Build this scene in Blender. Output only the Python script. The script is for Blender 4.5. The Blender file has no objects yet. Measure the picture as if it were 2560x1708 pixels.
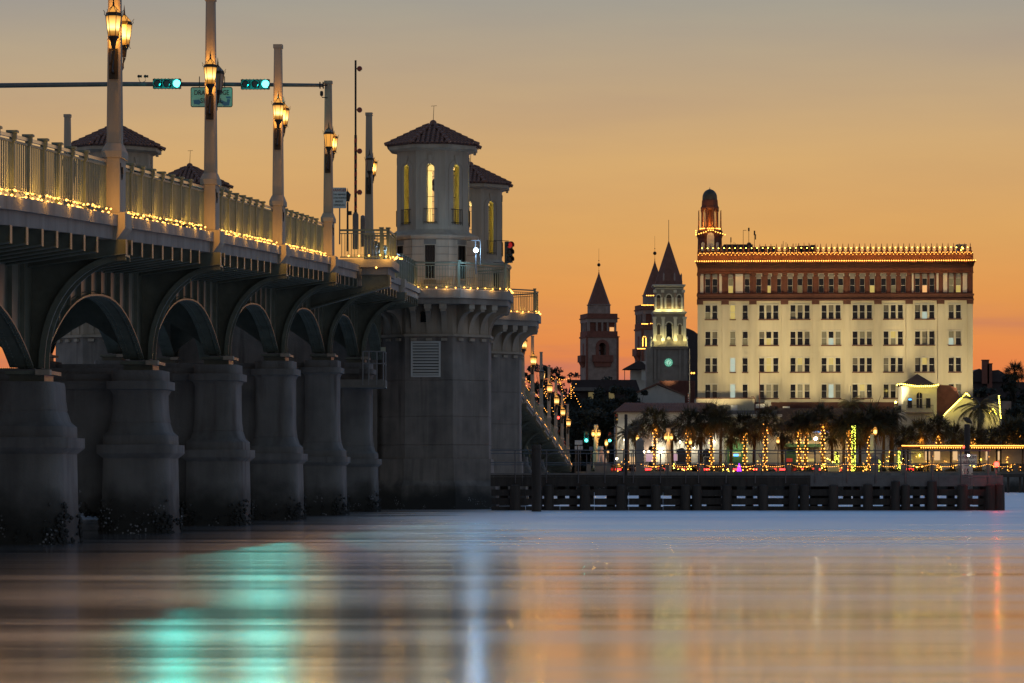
import bpy, math, random
from mathutils import Vector, Matrix, noise
random.seed(7)
R = math.radians
sc = bpy.context.scene
COL = sc.collection

# ------------------------------------------------------------------ camera
FPX = 8375.0          # focal length in pixels of the 2560 px wide photograph
CH = 1.58             # camera height over the water
HY = 1200.0           # horizon row
cam = bpy.data.cameras.new("camera")
cam.sensor_width = 36.0
cam.lens = FPX / 2560 * 36.0
cam.shift_y = (HY - 854) / 2560
cam.clip_start = 0.5
cam.clip_end = 9000
camo = bpy.data.objects.new("camera", cam)
COL.objects.link(camo)
camo.location = (0, 0, CH)
camo.rotation_euler = (R(90), 0, 0)
sc.camera = camo

# ------------------------------------------------------------------ render / view
sc.render.engine = 'CYCLES'
sc.view_settings.view_transform = 'Standard'
sc.view_settings.look = 'None'
sc.view_settings.gamma = 1
sc.view_settings.exposure = 0
sc.view_settings.use_curve_mapping = False
cy = sc.cycles
cy.use_denoising = True
try:
    cy.denoiser = 'OPENIMAGEDENOISE'
    cy.denoising_input_passes = 'RGB_ALBEDO_NORMAL'
except Exception:
    pass
cy.max_bounces = 5
cy.diffuse_bounces = 2
cy.glossy_bounces = 3
cy.transmission_bounces = 3
cy.transparent_max_bounces = 6
cy.sample_clamp_indirect = 3.0
cy.caustics_reflective = True
cy.caustics_refractive = False
cy.use_light_tree = True

def lin(c):
    out = []
    for v in c[:3]:
        v = v / 255.0
        out.append(v / 12.92 if v <= 0.04045 else ((v + 0.055) / 1.055) ** 2.4)
    return tuple(out) + (1.0,)

# ------------------------------------------------------------------ dusk sky
world = bpy.data.worlds.new("World")
sc.world = world
world.use_nodes = True
nt = world.node_tree
nt.nodes.clear()
def N(t, **kw):
    n = nt.nodes.new(t)
    for k, v in kw.items():
        setattr(n, k, v)
    return n
def mathn(op, a=None, b=None, clamp=False):
    n = N('ShaderNodeMath', operation=op)
    n.use_clamp = clamp
    for i, v in enumerate((a, b)):
        if v is None: continue
        if isinstance(v, (int, float)): n.inputs[i].default_value = v
        else: nt.links.new(v, n.inputs[i])
    return n.outputs[0]
tc = N('ShaderNodeTexCoord')
sep = N('ShaderNodeSeparateXYZ')
nt.links.new(tc.outputs['Generated'], sep.inputs[0])
elev = mathn('MULTIPLY', mathn('ARCSINE', sep.outputs[2]), 180 / math.pi)     # degrees
rampin = mathn('POWER', mathn('DIVIDE', mathn('MAXIMUM', elev, 0.0), 90.0, True), 0.5)
def ramp(stops):
    n = N('ShaderNodeValToRGB')
    els = n.color_ramp.elements
    while len(els) < len(stops): els.new(0.5)
    for e, (deg, c) in zip(els, stops):
        e.position = min(1.0, math.sqrt(deg / 90.0)); e.color = lin(c)
    nt.links.new(rampin, n.inputs[0])
    return n.outputs[0]
SKY_W = [(0.0, (186, 98, 92)), (0.7, (214, 110, 86)), (1.4, (230, 121, 74)), (2.1, (231, 136, 74)), (3.1, (229, 153, 80)), (4.2, (221, 165, 96)),
         (5.4, (210, 167, 112)), (6.8, (188, 163, 131)), (8.2, (161, 156, 146)), (11, (134, 155, 172)), (18, (106, 146, 190)),
         (32, (84, 124, 174)), (60, (70, 98, 134)), (90, (66, 86, 116))]
SKY_E = [(0.0, (124, 112, 104)), (3, (146, 130, 118)), (8, (146, 138, 130)), (16, (122, 132, 136)), (32, (92, 112, 128)), (60, (74, 94, 122)), (90, (66, 86, 116))]
cw = ramp(SKY_W); ce = ramp(SKY_E)
# afterglow faces the far shore (+Y) and fades round to the dim side of the sky
west = mathn('MULTIPLY_ADD', sep.outputs[1], 0.5)
west.node.inputs[2].default_value = 0.5
mr = N('ShaderNodeMapRange'); mr.interpolation_type = 'SMOOTHSTEP'
mr.inputs['From Min'].default_value = 0.25; mr.inputs['From Max'].default_value = 0.98
nt.links.new(west, mr.inputs['Value'])
mix = N('ShaderNodeMixRGB')
nt.links.new(mr.outputs[0], mix.inputs[0]); nt.links.new(ce, mix.inputs[1]); nt.links.new(cw, mix.inputs[2])
# thin low cloud bars
mp = N('ShaderNodeMapping'); mp.inputs['Scale'].default_value = (9, 9, 130)
mp.inputs['Location'].default_value = (0.3, 0, 1.1)
nt.links.new(tc.outputs['Generated'], mp.inputs[0])
nz = N('ShaderNodeTexNoise'); nz.inputs['Scale'].default_value = 1.0; nz.inputs['Detail'].default_value = 4
nt.links.new(mp.outputs[0], nz.inputs['Vector'])
cr = N('ShaderNodeMapRange'); cr.inputs['From Min'].default_value = 0.47; cr.inputs['From Max'].default_value = 0.70
nt.links.new(nz.outputs[0], cr.inputs['Value'])
lo = N('ShaderNodeMapRange'); lo.inputs['From Min'].default_value = 3.2; lo.inputs['From Max'].default_value = 1.6
lo.inputs['To Min'].default_value = 0.0; lo.inputs['To Max'].default_value = 0.8
nt.links.new(elev, lo.inputs['Value'])
cf = mathn('MULTIPLY', cr.outputs[0], lo.outputs[0], True)
mix2 = N('ShaderNodeMixRGB'); mix2.inputs[2].default_value = lin((158, 102, 112))
nt.links.new(cf, mix2.inputs[0]); nt.links.new(mix.outputs[0], mix2.inputs[1])
# faint high streaks
mp3 = N('ShaderNodeMapping'); mp3.inputs['Scale'].default_value = (5, 5, 34); mp3.inputs['Rotation'].default_value = (0, 0.05, 0)
nt.links.new(tc.outputs['Generated'], mp3.inputs[0])
nz3 = N('ShaderNodeTexNoise'); nz3.inputs['Scale'].default_value = 1.0; nz3.inputs['Detail'].default_value = 6; nz3.inputs['Roughness'].default_value = 0.55
nt.links.new(mp3.outputs[0], nz3.inputs['Vector'])
st = N('ShaderNodeMapRange'); st.inputs['From Min'].default_value = 0.3; st.inputs['From Max'].default_value = 0.7; st.inputs['To Min'].default_value = 0.93; st.inputs['To Max'].default_value = 1.07
nt.links.new(nz3.outputs[0], st.inputs['Value'])
cm = N('ShaderNodeCombineXYZ'); nt.links.new(st.outputs[0], cm.inputs[0]); nt.links.new(st.outputs[0], cm.inputs[1])
cm.inputs[2].default_value = 1.0
mul = N('ShaderNodeMixRGB', blend_type='MULTIPLY'); mul.inputs[0].default_value = 1.0
nt.links.new(mix2.outputs[0], mul.inputs[1]); nt.links.new(cm.outputs[0], mul.inputs[2])
bg = N('ShaderNodeBackground'); bg.inputs[1].default_value = 1.0
nt.links.new(mul.outputs[0], bg.inputs[0])
wo = N('ShaderNodeOutputWorld')
nt.links.new(bg.outputs[0], wo.inputs[0])

# ------------------------------------------------------------------ materials
def new_mat(name):
    m = bpy.data.materials.new(name); m.use_nodes = True
    return m, m.node_tree, m.node_tree.nodes['Principled BSDF']
def mat(name, col, rough=0.7, metal=0.0, var=0.0, scale=3.0, bump=0.0, bscale=40.0, spec=0.5, streak=False, col2=None):
    m, t, p = new_mat(name)
    p.inputs['Base Color'].default_value = tuple(col) + (1,)
    p.inputs['Roughness'].default_value = rough
    p.inputs['Metallic'].default_value = metal
    p.inputs['Specular IOR Level'].default_value = spec
    L = t.links
    if var or bump:
        co = t.nodes.new('ShaderNodeNewGeometry').outputs['Position']
    if var:
        mp = t.nodes.new('ShaderNodeMapping'); L.new(co, mp.inputs[0])
        if streak: mp.inputs['Scale'].default_value = (1, 1, 0.12)
        n = t.nodes.new('ShaderNodeTexNoise'); n.inputs['Scale'].default_value = scale; n.inputs['Detail'].default_value = 6
        n.inputs['Roughness'].default_value = 0.65
        L.new(mp.outputs[0], n.inputs['Vector'])
        r = t.nodes.new('ShaderNodeValToRGB')
        r.color_ramp.elements[0].position = 0.3; r.color_ramp.elements[1].position = 0.7
        a = [max(0, c * (1 - var)) for c in (col2 or col)]
        b = [min(1, c * (1 + var * 0.6)) for c in col]
        r.color_ramp.elements[0].color = tuple(a) + (1,); r.color_ramp.elements[1].color = tuple(b) + (1,)
        L.new(n.outputs[0], r.inputs[0]); L.new(r.outputs[0], p.inputs['Base Color'])
    if bump:
        n2 = t.nodes.new('ShaderNodeTexNoise'); n2.inputs['Scale'].default_value = bscale; n2.inputs['Detail'].default_value = 4
        L.new(co, n2.inputs['Vector'])
        b2 = t.nodes.new('ShaderNodeBump'); b2.inputs['Strength'].default_value = bump; b2.inputs['Distance'].default_value = 0.03
        L.new(n2.outputs[0], b2.inputs['Height']); L.new(b2.outputs[0], p.inputs['Normal'])
    return m
def emis(name, col, strength, sampling=False):
    m, t, p = new_mat(name)
    p.inputs['Base Color'].default_value = (0.05, 0.05, 0.05, 1)
    p.inputs['Emission Color'].default_value = tuple(col) + (1,)
    p.inputs['Emission Strength'].default_value = strength
    if not sampling: m.cycles.emission_sampling = 'NONE'
    return m

def pier_mat(name, col):
    """weathered concrete: damp growth up to the tide line and pale oyster shells at the foot"""
    m, t, p = new_mat(name)
    L = t.links; nn = t.nodes.new
    geo = nn('ShaderNodeNewGeometry'); co = geo.outputs['Position']
    s = nn('ShaderNodeSeparateXYZ'); L.new(co, s.inputs[0])
    n1 = nn('ShaderNodeTexNoise'); n1.inputs['Scale'].default_value = 0.9; n1.inputs['Detail'].default_value = 7; L.new(co, n1.inputs['Vector'])
    mp = nn('ShaderNodeMapping'); mp.inputs['Scale'].default_value = (1.6, 1.6, 0.15); L.new(co, mp.inputs[0])
    n2 = nn('ShaderNodeTexNoise'); n2.inputs['Scale'].default_value = 1.2; n2.inputs['Detail'].default_value = 6; L.new(mp.outputs[0], n2.inputs['Vector'])
    r = nn('ShaderNodeValToRGB'); r.color_ramp.elements[0].position = 0.33; r.color_ramp.elements[1].position = 0.66
    r.color_ramp.elements[0].color = (col[0] * .55, col[1] * .55, col[2] * .56, 1); r.color_ramp.elements[1].color = (col[0] * 1.2, col[1] * 1.2, col[2] * 1.2, 1)
    ad = nn('ShaderNodeMath'); ad.operation = 'ADD'; L.new(n1.outputs[0], ad.inputs[0]); L.new(n2.outputs[0], ad.inputs[1])
    hf = nn('ShaderNodeMath'); hf.operation = 'MULTIPLY'; hf.inputs[1].default_value = 0.5; L.new(ad.outputs[0], hf.inputs[0])
    L.new(hf.outputs[0], r.inputs[0])
    # tide band: height + noise
    k = nn('ShaderNodeMath'); k.operation = 'MULTIPLY_ADD'; k.inputs[1].default_value = 1.5
    L.new(n1.outputs[0], k.inputs[0]); L.new(s.outputs[2], k.inputs[2])
    tr = nn('ShaderNodeMapRange'); tr.inputs['From Min'].default_value = 1.2; tr.inputs['From Max'].default_value = 2.5; tr.interpolation_type = 'SMOOTHSTEP'
    L.new(k.outputs[0], tr.inputs['Value'])
    mx = nn('ShaderNodeMixRGB'); mx.inputs[1].default_value = (0.026, 0.025, 0.021, 1); L.new(tr.outputs[0], mx.inputs[0])
    rs = nn('ShaderNodeMapRange'); rs.inputs['From Min'].default_value = 0.56; rs.inputs['From Max'].default_value = 0.74; rs.inputs['To Max'].default_value = 0.75; L.new(n2.outputs[0], rs.inputs['Value'])
    ru = nn('ShaderNodeMixRGB'); ru.inputs[2].default_value = (0.060, 0.045, 0.036, 1); L.new(rs.outputs[0], ru.inputs[0]); L.new(r.outputs[0], ru.inputs[1]); L.new(ru.outputs[0], mx.inputs[2])
    v = nn('ShaderNodeTexVoronoi'); v.inputs['Scale'].default_value = 9; L.new(co, v.inputs['Vector'])
    n3 = nn('ShaderNodeTexNoise'); n3.inputs['Scale'].default_value = 1.1; L.new(co, n3.inputs['Vector'])
    m1 = nn('ShaderNodeMapRange'); m1.inputs['From Min'].default_value = 0.32; m1.inputs['From Max'].default_value = 0.22; L.new(v.outputs['Distance'], m1.inputs['Value'])
    m2 = nn('ShaderNodeMapRange'); m2.inputs['From Min'].default_value = 0.56; m2.inputs['From Max'].default_value = 0.66; L.new(n3.outputs[0], m2.inputs['Value'])
    m3 = nn('ShaderNodeMapRange'); m3.inputs['From Min'].default_value = 0.95; m3.inputs['From Max'].default_value = 0.6; L.new(s.outputs[2], m3.inputs['Value'])
    a = nn('ShaderNodeMath'); a.operation = 'MULTIPLY'; L.new(m1.outputs[0], a.inputs[0]); L.new(m2.outputs[0], a.inputs[1])
    b = nn('ShaderNodeMath'); b.operation = 'MULTIPLY'; L.new(a.outputs[0], b.inputs[0]); L.new(m3.outputs[0], b.inputs[1])
    mo = nn('ShaderNodeMixRGB'); mo.inputs[2].default_value = (0.34, 0.34, 0.36, 1); L.new(b.outputs[0], mo.inputs[0]); L.new(mx.outputs[0], mo.inputs[1])
    L.new(mo.outputs[0], p.inputs['Base Color'])
    bp = nn('ShaderNodeBump'); bp.inputs['Strength'].default_value = 0.35; bp.inputs['Distance'].default_value = 0.04
    n4 = nn('ShaderNodeTexNoise'); n4.inputs['Scale'].default_value = 14; n4.inputs['Detail'].default_value = 5; L.new(co, n4.inputs['Vector'])
    L.new(n4.outputs[0], bp.inputs['Height']); L.new(bp.outputs[0], p.inputs['Normal'])
    p.inputs['Roughness'].default_value = 0.8
    return m

M = {}
M['pier'] = pier_mat('pier_concrete', (0.195, 0.188, 0.178))
M['bastion'] = pier_mat('warm_lit_bastion_concrete', (0.25, 0.215, 0.185))  # pier concrete with the warm glow of the string lights put into its colour
M['stucco'] = mat('pale_stucco', (0.42, 0.345, 0.265), 0.8, var=0.28, scale=1.3, bump=0.25, bscale=12, streak=True)
M['stucco2'] = mat('joint_stucco', (0.20, 0.18, 0.155), 0.85, var=0.2, scale=2)
M['fascia'] = mat('fascia_concrete', (0.31, 0.275, 0.24), 0.8, var=0.35, scale=1.2, bump=0.25, bscale=14, streak=True)
M['steel'] = mat('dark_green_steel', (0.16, 0.175, 0.138), 0.36, 0.0, var=0.35, scale=1.5, bump=0.12, bscale=9, spec=0.5)
M['railmetal'] = mat('grey_green_railing_paint', (0.17, 0.20, 0.15), 0.5, 0.0, var=0.2, scale=3)
M['toprail'] = mat('aluminium_rail', (0.55, 0.56, 0.55), 0.25, 0.8)
M['black'] = mat('black_metal', (0.012, 0.012, 0.013), 0.4, 0.3)
M['iron'] = mat('bronze_lantern_iron', (0.035, 0.025, 0.015), 0.45, 0.4)
M['tile'] = mat('clay_roof_tile', (0.25, 0.125, 0.09), 0.75, var=0.45, scale=6)
M['wood'] = mat('wet_dark_timber', (0.055, 0.042, 0.034), 0.7, var=0.5, scale=4, bump=0.4, bscale=20, streak=True)
M['galv'] = mat('galvanised_steel', (0.16, 0.16, 0.17), 0.45, 0.6, var=0.2, scale=3)
M['whitemet'] = mat('white_painted_pipe', (0.24, 0.24, 0.24), 0.5)
M['cream'] = mat('cream_stucco', (0.60, 0.53, 0.385), 0.85, var=0.20, scale=0.5, bump=0.1, bscale=8, streak=True)
M['creamp'] = mat('cream_panel', (0.60, 0.56, 0.47), 0.85, var=0.08, scale=1.0)
M['brown'] = mat('terracotta_brown', (0.115, 0.040, 0.026), 0.75, var=0.3, scale=1.5)
M['sash'] = mat('white_window_sash', (0.62, 0.60, 0.56), 0.6)
M['glass'] = mat('dark_window_glass', (0.006, 0.007, 0.010), 0.08, spec=0.6)
M['belfry'] = mat('bell_tower_stucco', (0.30, 0.27, 0.24), 0.9, var=0.2, scale=0.8)
M['stone'] = mat('hazed_coquina', (0.37, 0.28, 0.25), 0.9, var=0.3, scale=0.8)  # lighter and warmer: haze over the distant college towers put into the colour
M['brick'] = mat('red_brick', (0.25, 0.095, 0.07), 0.85, var=0.3, scale=1.2)
M['slate'] = mat('dark_roof', (0.055, 0.04, 0.045), 0.7, var=0.3, scale=1)
M['spire'] = mat('clay_spire_tiles', (0.21, 0.09, 0.065), 0.75, var=0.3, scale=1.2)
M['white'] = mat('white_stucco', (0.62, 0.60, 0.56), 0.85, var=0.12, scale=0.8)
M['copper'] = mat('weathered_dome_metal', (0.06, 0.065, 0.055), 0.6, var=0.5, scale=1.5)
M['leaf'] = mat('palm_leaf', (0.11, 0.10, 0.05), 0.6, var=0.5, scale=1.2)
M['leaf2'] = mat('oak_foliage', (0.030, 0.034, 0.020), 0.7, var=0.5, scale=0.5)
M['skirt'] = mat('dry_palm_leaf', (0.17, 0.105, 0.055), 0.8, var=0.4, scale=1.5)
M['bark'] = mat('palm_bark', (0.085, 0.06, 0.042), 0.9, var=0.4, scale=3, bump=0.4, bscale=8)
M['grass'] = mat('waterfront_ground', (0.06, 0.055, 0.045), 0.9, var=0.3, scale=0.5)
M['asphalt'] = mat('asphalt', (0.05, 0.05, 0.052), 0.75, var=0.2, scale=1)
M['sidewalk'] = mat('pavement_concrete', (0.25, 0.24, 0.22), 0.85, var=0.2, scale=1)
M['signwhite'] = mat('sign_white', (0.62, 0.62, 0.60), 0.5)
M['signgrey'] = mat('sign_aged', (0.50, 0.50, 0.36), 0.5, var=0.15, scale=3)
M['signblue'] = mat('sign_peeling_blue', (0.10, 0.14, 0.22), 0.5)
M['ink'] = mat('sign_black', (0.01, 0.01, 0.01), 0.5)
M['redpaint'] = mat('red_paint', (0.35, 0.03, 0.02), 0.5)
M['orangered'] = mat('barrier_red_lamp', (0.28, 0.045, 0.02), 0.4)
M['green'] = mat('green_awning', (0.05, 0.13, 0.07), 0.8)
M['roomwall'] = mat('cream_room_paint', (0.62, 0.52, 0.34), 0.8)
M['yellowp'] = mat('yellow_room_paint', (0.55, 0.48, 0.10), 0.8)
M['signalbox'] = mat('signal_housing', (0.05, 0.06, 0.055), 0.5)
M['blind'] = mat('window_blind', (0.16, 0.145, 0.12), 0.7, var=0.3, scale=2)
M['carp'] = mat('car_paint_dark', (0.03, 0.03, 0.035), 0.25, 0.3)
M['carw'] = mat('car_paint_silver', (0.25, 0.25, 0.26), 0.25, 0.5)
M['rubber'] = mat('tyre_rubber', (0.012, 0.012, 0.012), 0.8)
M['pelican'] = mat('brown_pelican_feathers', (0.07, 0.06, 0.055), 0.8, var=0.3, scale=8)
M['e_bulb'] = emis('bulb_warm', (1.0, 0.40, 0.06), 5.5)
M['e_bulbn'] = emis('bulb_warm_near', (1.0, 0.44, 0.08), 6)
M['e_bulby'] = emis('bulb_yellow', (1.0, 0.75, 0.08), 18)
M['e_bulbg'] = emis('bulb_lime', (0.75, 0.85, 0.08), 8)
M['e_lamp'] = emis('lantern_glow', (1.0, 0.50, 0.10), 3.2)
M['e_core'] = emis('lantern_core', (1.0, 0.74, 0.30), 14)
M['e_lampdim'] = emis('lantern_glow_dim', (1.0, 0.42, 0.06), 0.9)
M['lampoff'] = mat('lantern_glass_unlit', (0.30, 0.24, 0.18), 0.3)
M['e_green'] = emis('signal_green', (0.10, 1.0, 0.88), 5)
M['e_red'] = emis('signal_red', (1.0, 0.03, 0.02), 12)
M['e_reddim'] = emis('signal_red_dim', (0.9, 0.03, 0.02), 0.35)
M['e_white'] = emis('floodlight_white', (0.60, 0.85, 1.0), 20)
M['e_warmwhite'] = emis('lamp_warm_white', (1.0, 0.85, 0.55), 30)
M['e_room'] = emis('lit_room', (0.90, 0.72, 0.34), 0.85, True)
M['e_win1'] = emis('lit_pane_yellow', (0.85, 0.62, 0.16), 0.62)
M['e_win2'] = emis('lit_pane_cool', (0.62, 0.75, 0.62), 0.62)
M['e_win3'] = emis('lit_pane_orange', (1.0, 0.50, 0.18), 0.9)
M['e_win4'] = emis('lit_pane_dim', (0.42, 0.32, 0.13), 0.30)
M['e_clock'] = emis('lit_clock_face', (0.45, 0.90, 0.65), 0.75)
M['e_clockring'] = emis('lit_clock_ring', (0.10, 0.50, 0.33), 0.6)
M['e_blue'] = emis('blue_neon', (0.10, 0.40, 1.0), 2.5)
M['e_purple'] = emis('purple_lights', (0.45, 0.04, 1.0), 3.0)
M['e_tail'] = emis('tail_lamp_or_glow_bar', (1.0, 0.03, 0.03), 6.0)
M['e_shop'] = emis('lit_shop_glass', (1.0, 0.62, 0.30), 0.8)
M['e_pink'] = emis('pink_shop_glass', (0.8, 0.45, 0.60), 0.55)

# ------------------------------------------------------------------ mesh builder
class MB:
    def __init__(s): s.v = []; s.f = []
    def add(s, vs, fs):
        o = len(s.v); s.v.extend([tuple(p) for p in vs]); s.f.extend([tuple(i + o for i in f) for f in fs]); return s
    def box(s, x0, x1, y0, y1, z0, z1):
        return s.add([(x0,y0,z0),(x1,y0,z0),(x1,y1,z0),(x0,y1,z0),(x0,y0,z1),(x1,y0,z1),(x1,y1,z1),(x0,y1,z1)],
                     [(0,3,2,1),(4,5,6,7),(0,1,5,4),(1,2,6,5),(2,3,7,6),(3,0,4,7)])
    def hexa(s, bot, top):
        n = len(bot)
        return s.add(list(bot) + list(top), [tuple(range(n - 1, -1, -1)), tuple(range(n, 2 * n))] + [(i, (i + 1) % n, n + (i + 1) % n, n + i) for i in range(n)])
    def prism(s, pts, axis, a, b):
        """polygon extruded along an axis; pts are the two other coordinates in xyz order"""
        def mk(p, c):
            return (c, p[0], p[1]) if axis == 'x' else (p[0], c, p[1]) if axis == 'y' else (p[0], p[1], c)
        return s.hexa([mk(p, a) for p in pts], [mk(p, b) for p in pts])
    def rings(s, rings, cap=True):
        n = len(rings[0]); o = len(s.v)
        for r in rings: s.v.extend([tuple(p) for p in r])
        for k in range(len(rings) - 1):
            for i in range(n):
                j = (i + 1) % n
                s.f.append((o + k * n + i, o + k * n + j, o + (k + 1) * n + j, o + (k + 1) * n + i))
        if cap:
            s.f.append(tuple(o + i for i in range(n - 1, -1, -1)))
            s.f.append(tuple(o + (len(rings) - 1) * n + i for i in range(n)))
        return s
    def lathe(s, prof, n=16, c=(0, 0, 0), rot=0.0, cap=True):
        return s.rings([[(c[0] + r * math.cos(rot + 2 * math.pi * i / n), c[1] + r * math.sin(rot + 2 * math.pi * i / n), c[2] + z) for i in range(n)] for r, z in prof], cap)
    def oct(s, prof, c=(0, 0, 0), cap=True):
        """octagon whose flats face the axes; radii given as apothems"""
        k = 1 / math.cos(math.pi / 8)
        return s.lathe([(r * k, z) for r, z in prof], 8, c, math.pi / 8, cap)
    def cyl(s, p0, p1, r0, r1=None, n=8):
        if r1 is None: r1 = r0
        p0 = Vector(p0); p1 = Vector(p1); d = (p1 - p0)
        if d.length < 1e-6: return s
        d.normalize()
        a = d.orthogonal().normalized(); b = d.cross(a)
        return s.rings([[p + a * (r * math.cos(2 * math.pi * i / n)) + b * (r * math.sin(2 * math.pi * i / n)) for i in range(n)] for p, r in ((p0, r0), (p1, r1))])
    def tube(s, pts, r, n=6):
        pts = [Vector(p) for p in pts]; rs = []
        for i, p in enumerate(pts):
            d = (pts[min(i + 1, len(pts) - 1)] - pts[max(i - 1, 0)]).normalized()
            a = d.cross(Vector((0.13, 0.21, 0.97)));
            if a.length < 0.05: a = d.cross(Vector((1, 0, 0)))
            a.normalize(); b = d.cross(a)
            rr = r[i] if isinstance(r, (list, tuple)) else r
            rs.append([p + a * (rr * math.cos(2 * math.pi * k / n)) + b * (rr * math.sin(2 * math.pi * k / n)) for k in range(n)])
        return s.rings(rs)
    def octa(s, c, r):
        x, y, z = c
        return s.add([(x+r,y,z),(x-r,y,z),(x,y+r,z),(x,y-r,z),(x,y,z+r),(x,y,z-r)], [(0,2,4),(2,1,4),(1,3,4),(3,0,4),(2,0,5),(1,2,5),(3,1,5),(0,3,5)])
    def ball(s, c, r, n=10, m=7, sz=1.0):
        prof = [(max(1e-4, r * math.sin(math.pi * k / m)), -r * sz * math.cos(math.pi * k / m)) for k in range(m + 1)]
        return s.lathe(prof, n, c)
    def build(s, name, m, parent=None, smooth=False, kind=None, label=None):
        me = bpy.data.meshes.new(name)
        me.from_pydata(s.v, [], s.f)
        me.materials.append(M[m] if isinstance(m, str) else m)
        if smooth:
            me.polygons.foreach_set('use_smooth', [True] * len(me.polygons))
            me.set_sharp_from_angle(angle=R(38))
        me.update()
        return link(name, me, parent, kind, label)

def link(name, data, parent=None, kind=None, label=None):
    o = bpy.data.objects.new(name, data); COL.objects.link(o)
    if parent is not None: o.parent = parent
    if kind: o['kind'] = kind
    if label: o['label'] = label
    return o
def thing(name, label, cat, loc=(0, 0, 0), rz=0.0, group=None):
    o = bpy.data.objects.new(name, None); COL.objects.link(o)
    o.empty_display_size = 0.5
    o.location = loc; o.rotation_euler = (0, 0, rz)
    o['label'] = label; o['category'] = cat
    if group: o['group'] = group
    return o
def kids(o): return [c for c in list(COL.objects) if c.parent == o] if False else list(o.children)
def dup(root, label, loc=None, rz=None, group=None, sc_=None):
    def cp(o, par):
        c = o.copy(); COL.objects.link(c); c.parent = par
        for ch in o.children: cp(ch, c)
        return c
    src = list(root.children)
    r = root.copy(); COL.objects.link(r)
    for ch in src: cp(ch, r)
    if loc is not None: r.location = loc
    if rz is not None: r.rotation_euler = (0, 0, rz)
    if sc_ is not None: r.scale = sc_ if isinstance(sc_, tuple) else (sc_,) * 3
    r['label'] = label
    if group: r['group'] = group
    return r
def single(name, mb, m, label, cat, loc=(0, 0, 0), rz=0, group=None, smooth=False, kind=None):
    o = mb.build(name, m, None, smooth, kind)
    o.location = loc; o.rotation_euler = (0, 0, rz); o['label'] = label; o['category'] = cat
    if group: o['group'] = group
    return o
def text(body, size, m, parent, loc, rot=(R(90), 0, 0), align='CENTER', name='lettering', sx=1.0):
    c = bpy.data.curves.new(name, 'FONT'); c.body = body; c.size = size; c.align_x = align; c.align_y = 'CENTER'
    c.extrude = 0.004; c.resolution_u = 3
    c.materials.append(M[m])
    tmp = bpy.data.objects.new('tmp', c); me = bpy.data.meshes.new_from_object(tmp); bpy.data.objects.remove(tmp)
    o = link(name, me, parent); o.location = loc; o.rotation_euler = rot; o.scale = (sx, 1, 1)
    return o
def lamp(kind, loc, col, power, size=0.1, parent=None, name='lamp_light'):
    l = bpy.data.lights.new(name, kind); l.color = col; l.energy = power
    if kind in ('POINT', 'SPOT'): l.shadow_soft_size = size
    o = bpy.data.objects.new(name, l); COL.objects.link(o); o.location = loc
    if parent is not None: o.parent = parent
    return o
# photograph pixel (2560 px wide) at a distance -> metres
def mpp(Y): return Y / FPX
def PX(px, Y): return (px - 1280) * Y / FPX
def PZ(py, Y): return CH + (HY - py) * Y / FPX

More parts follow.
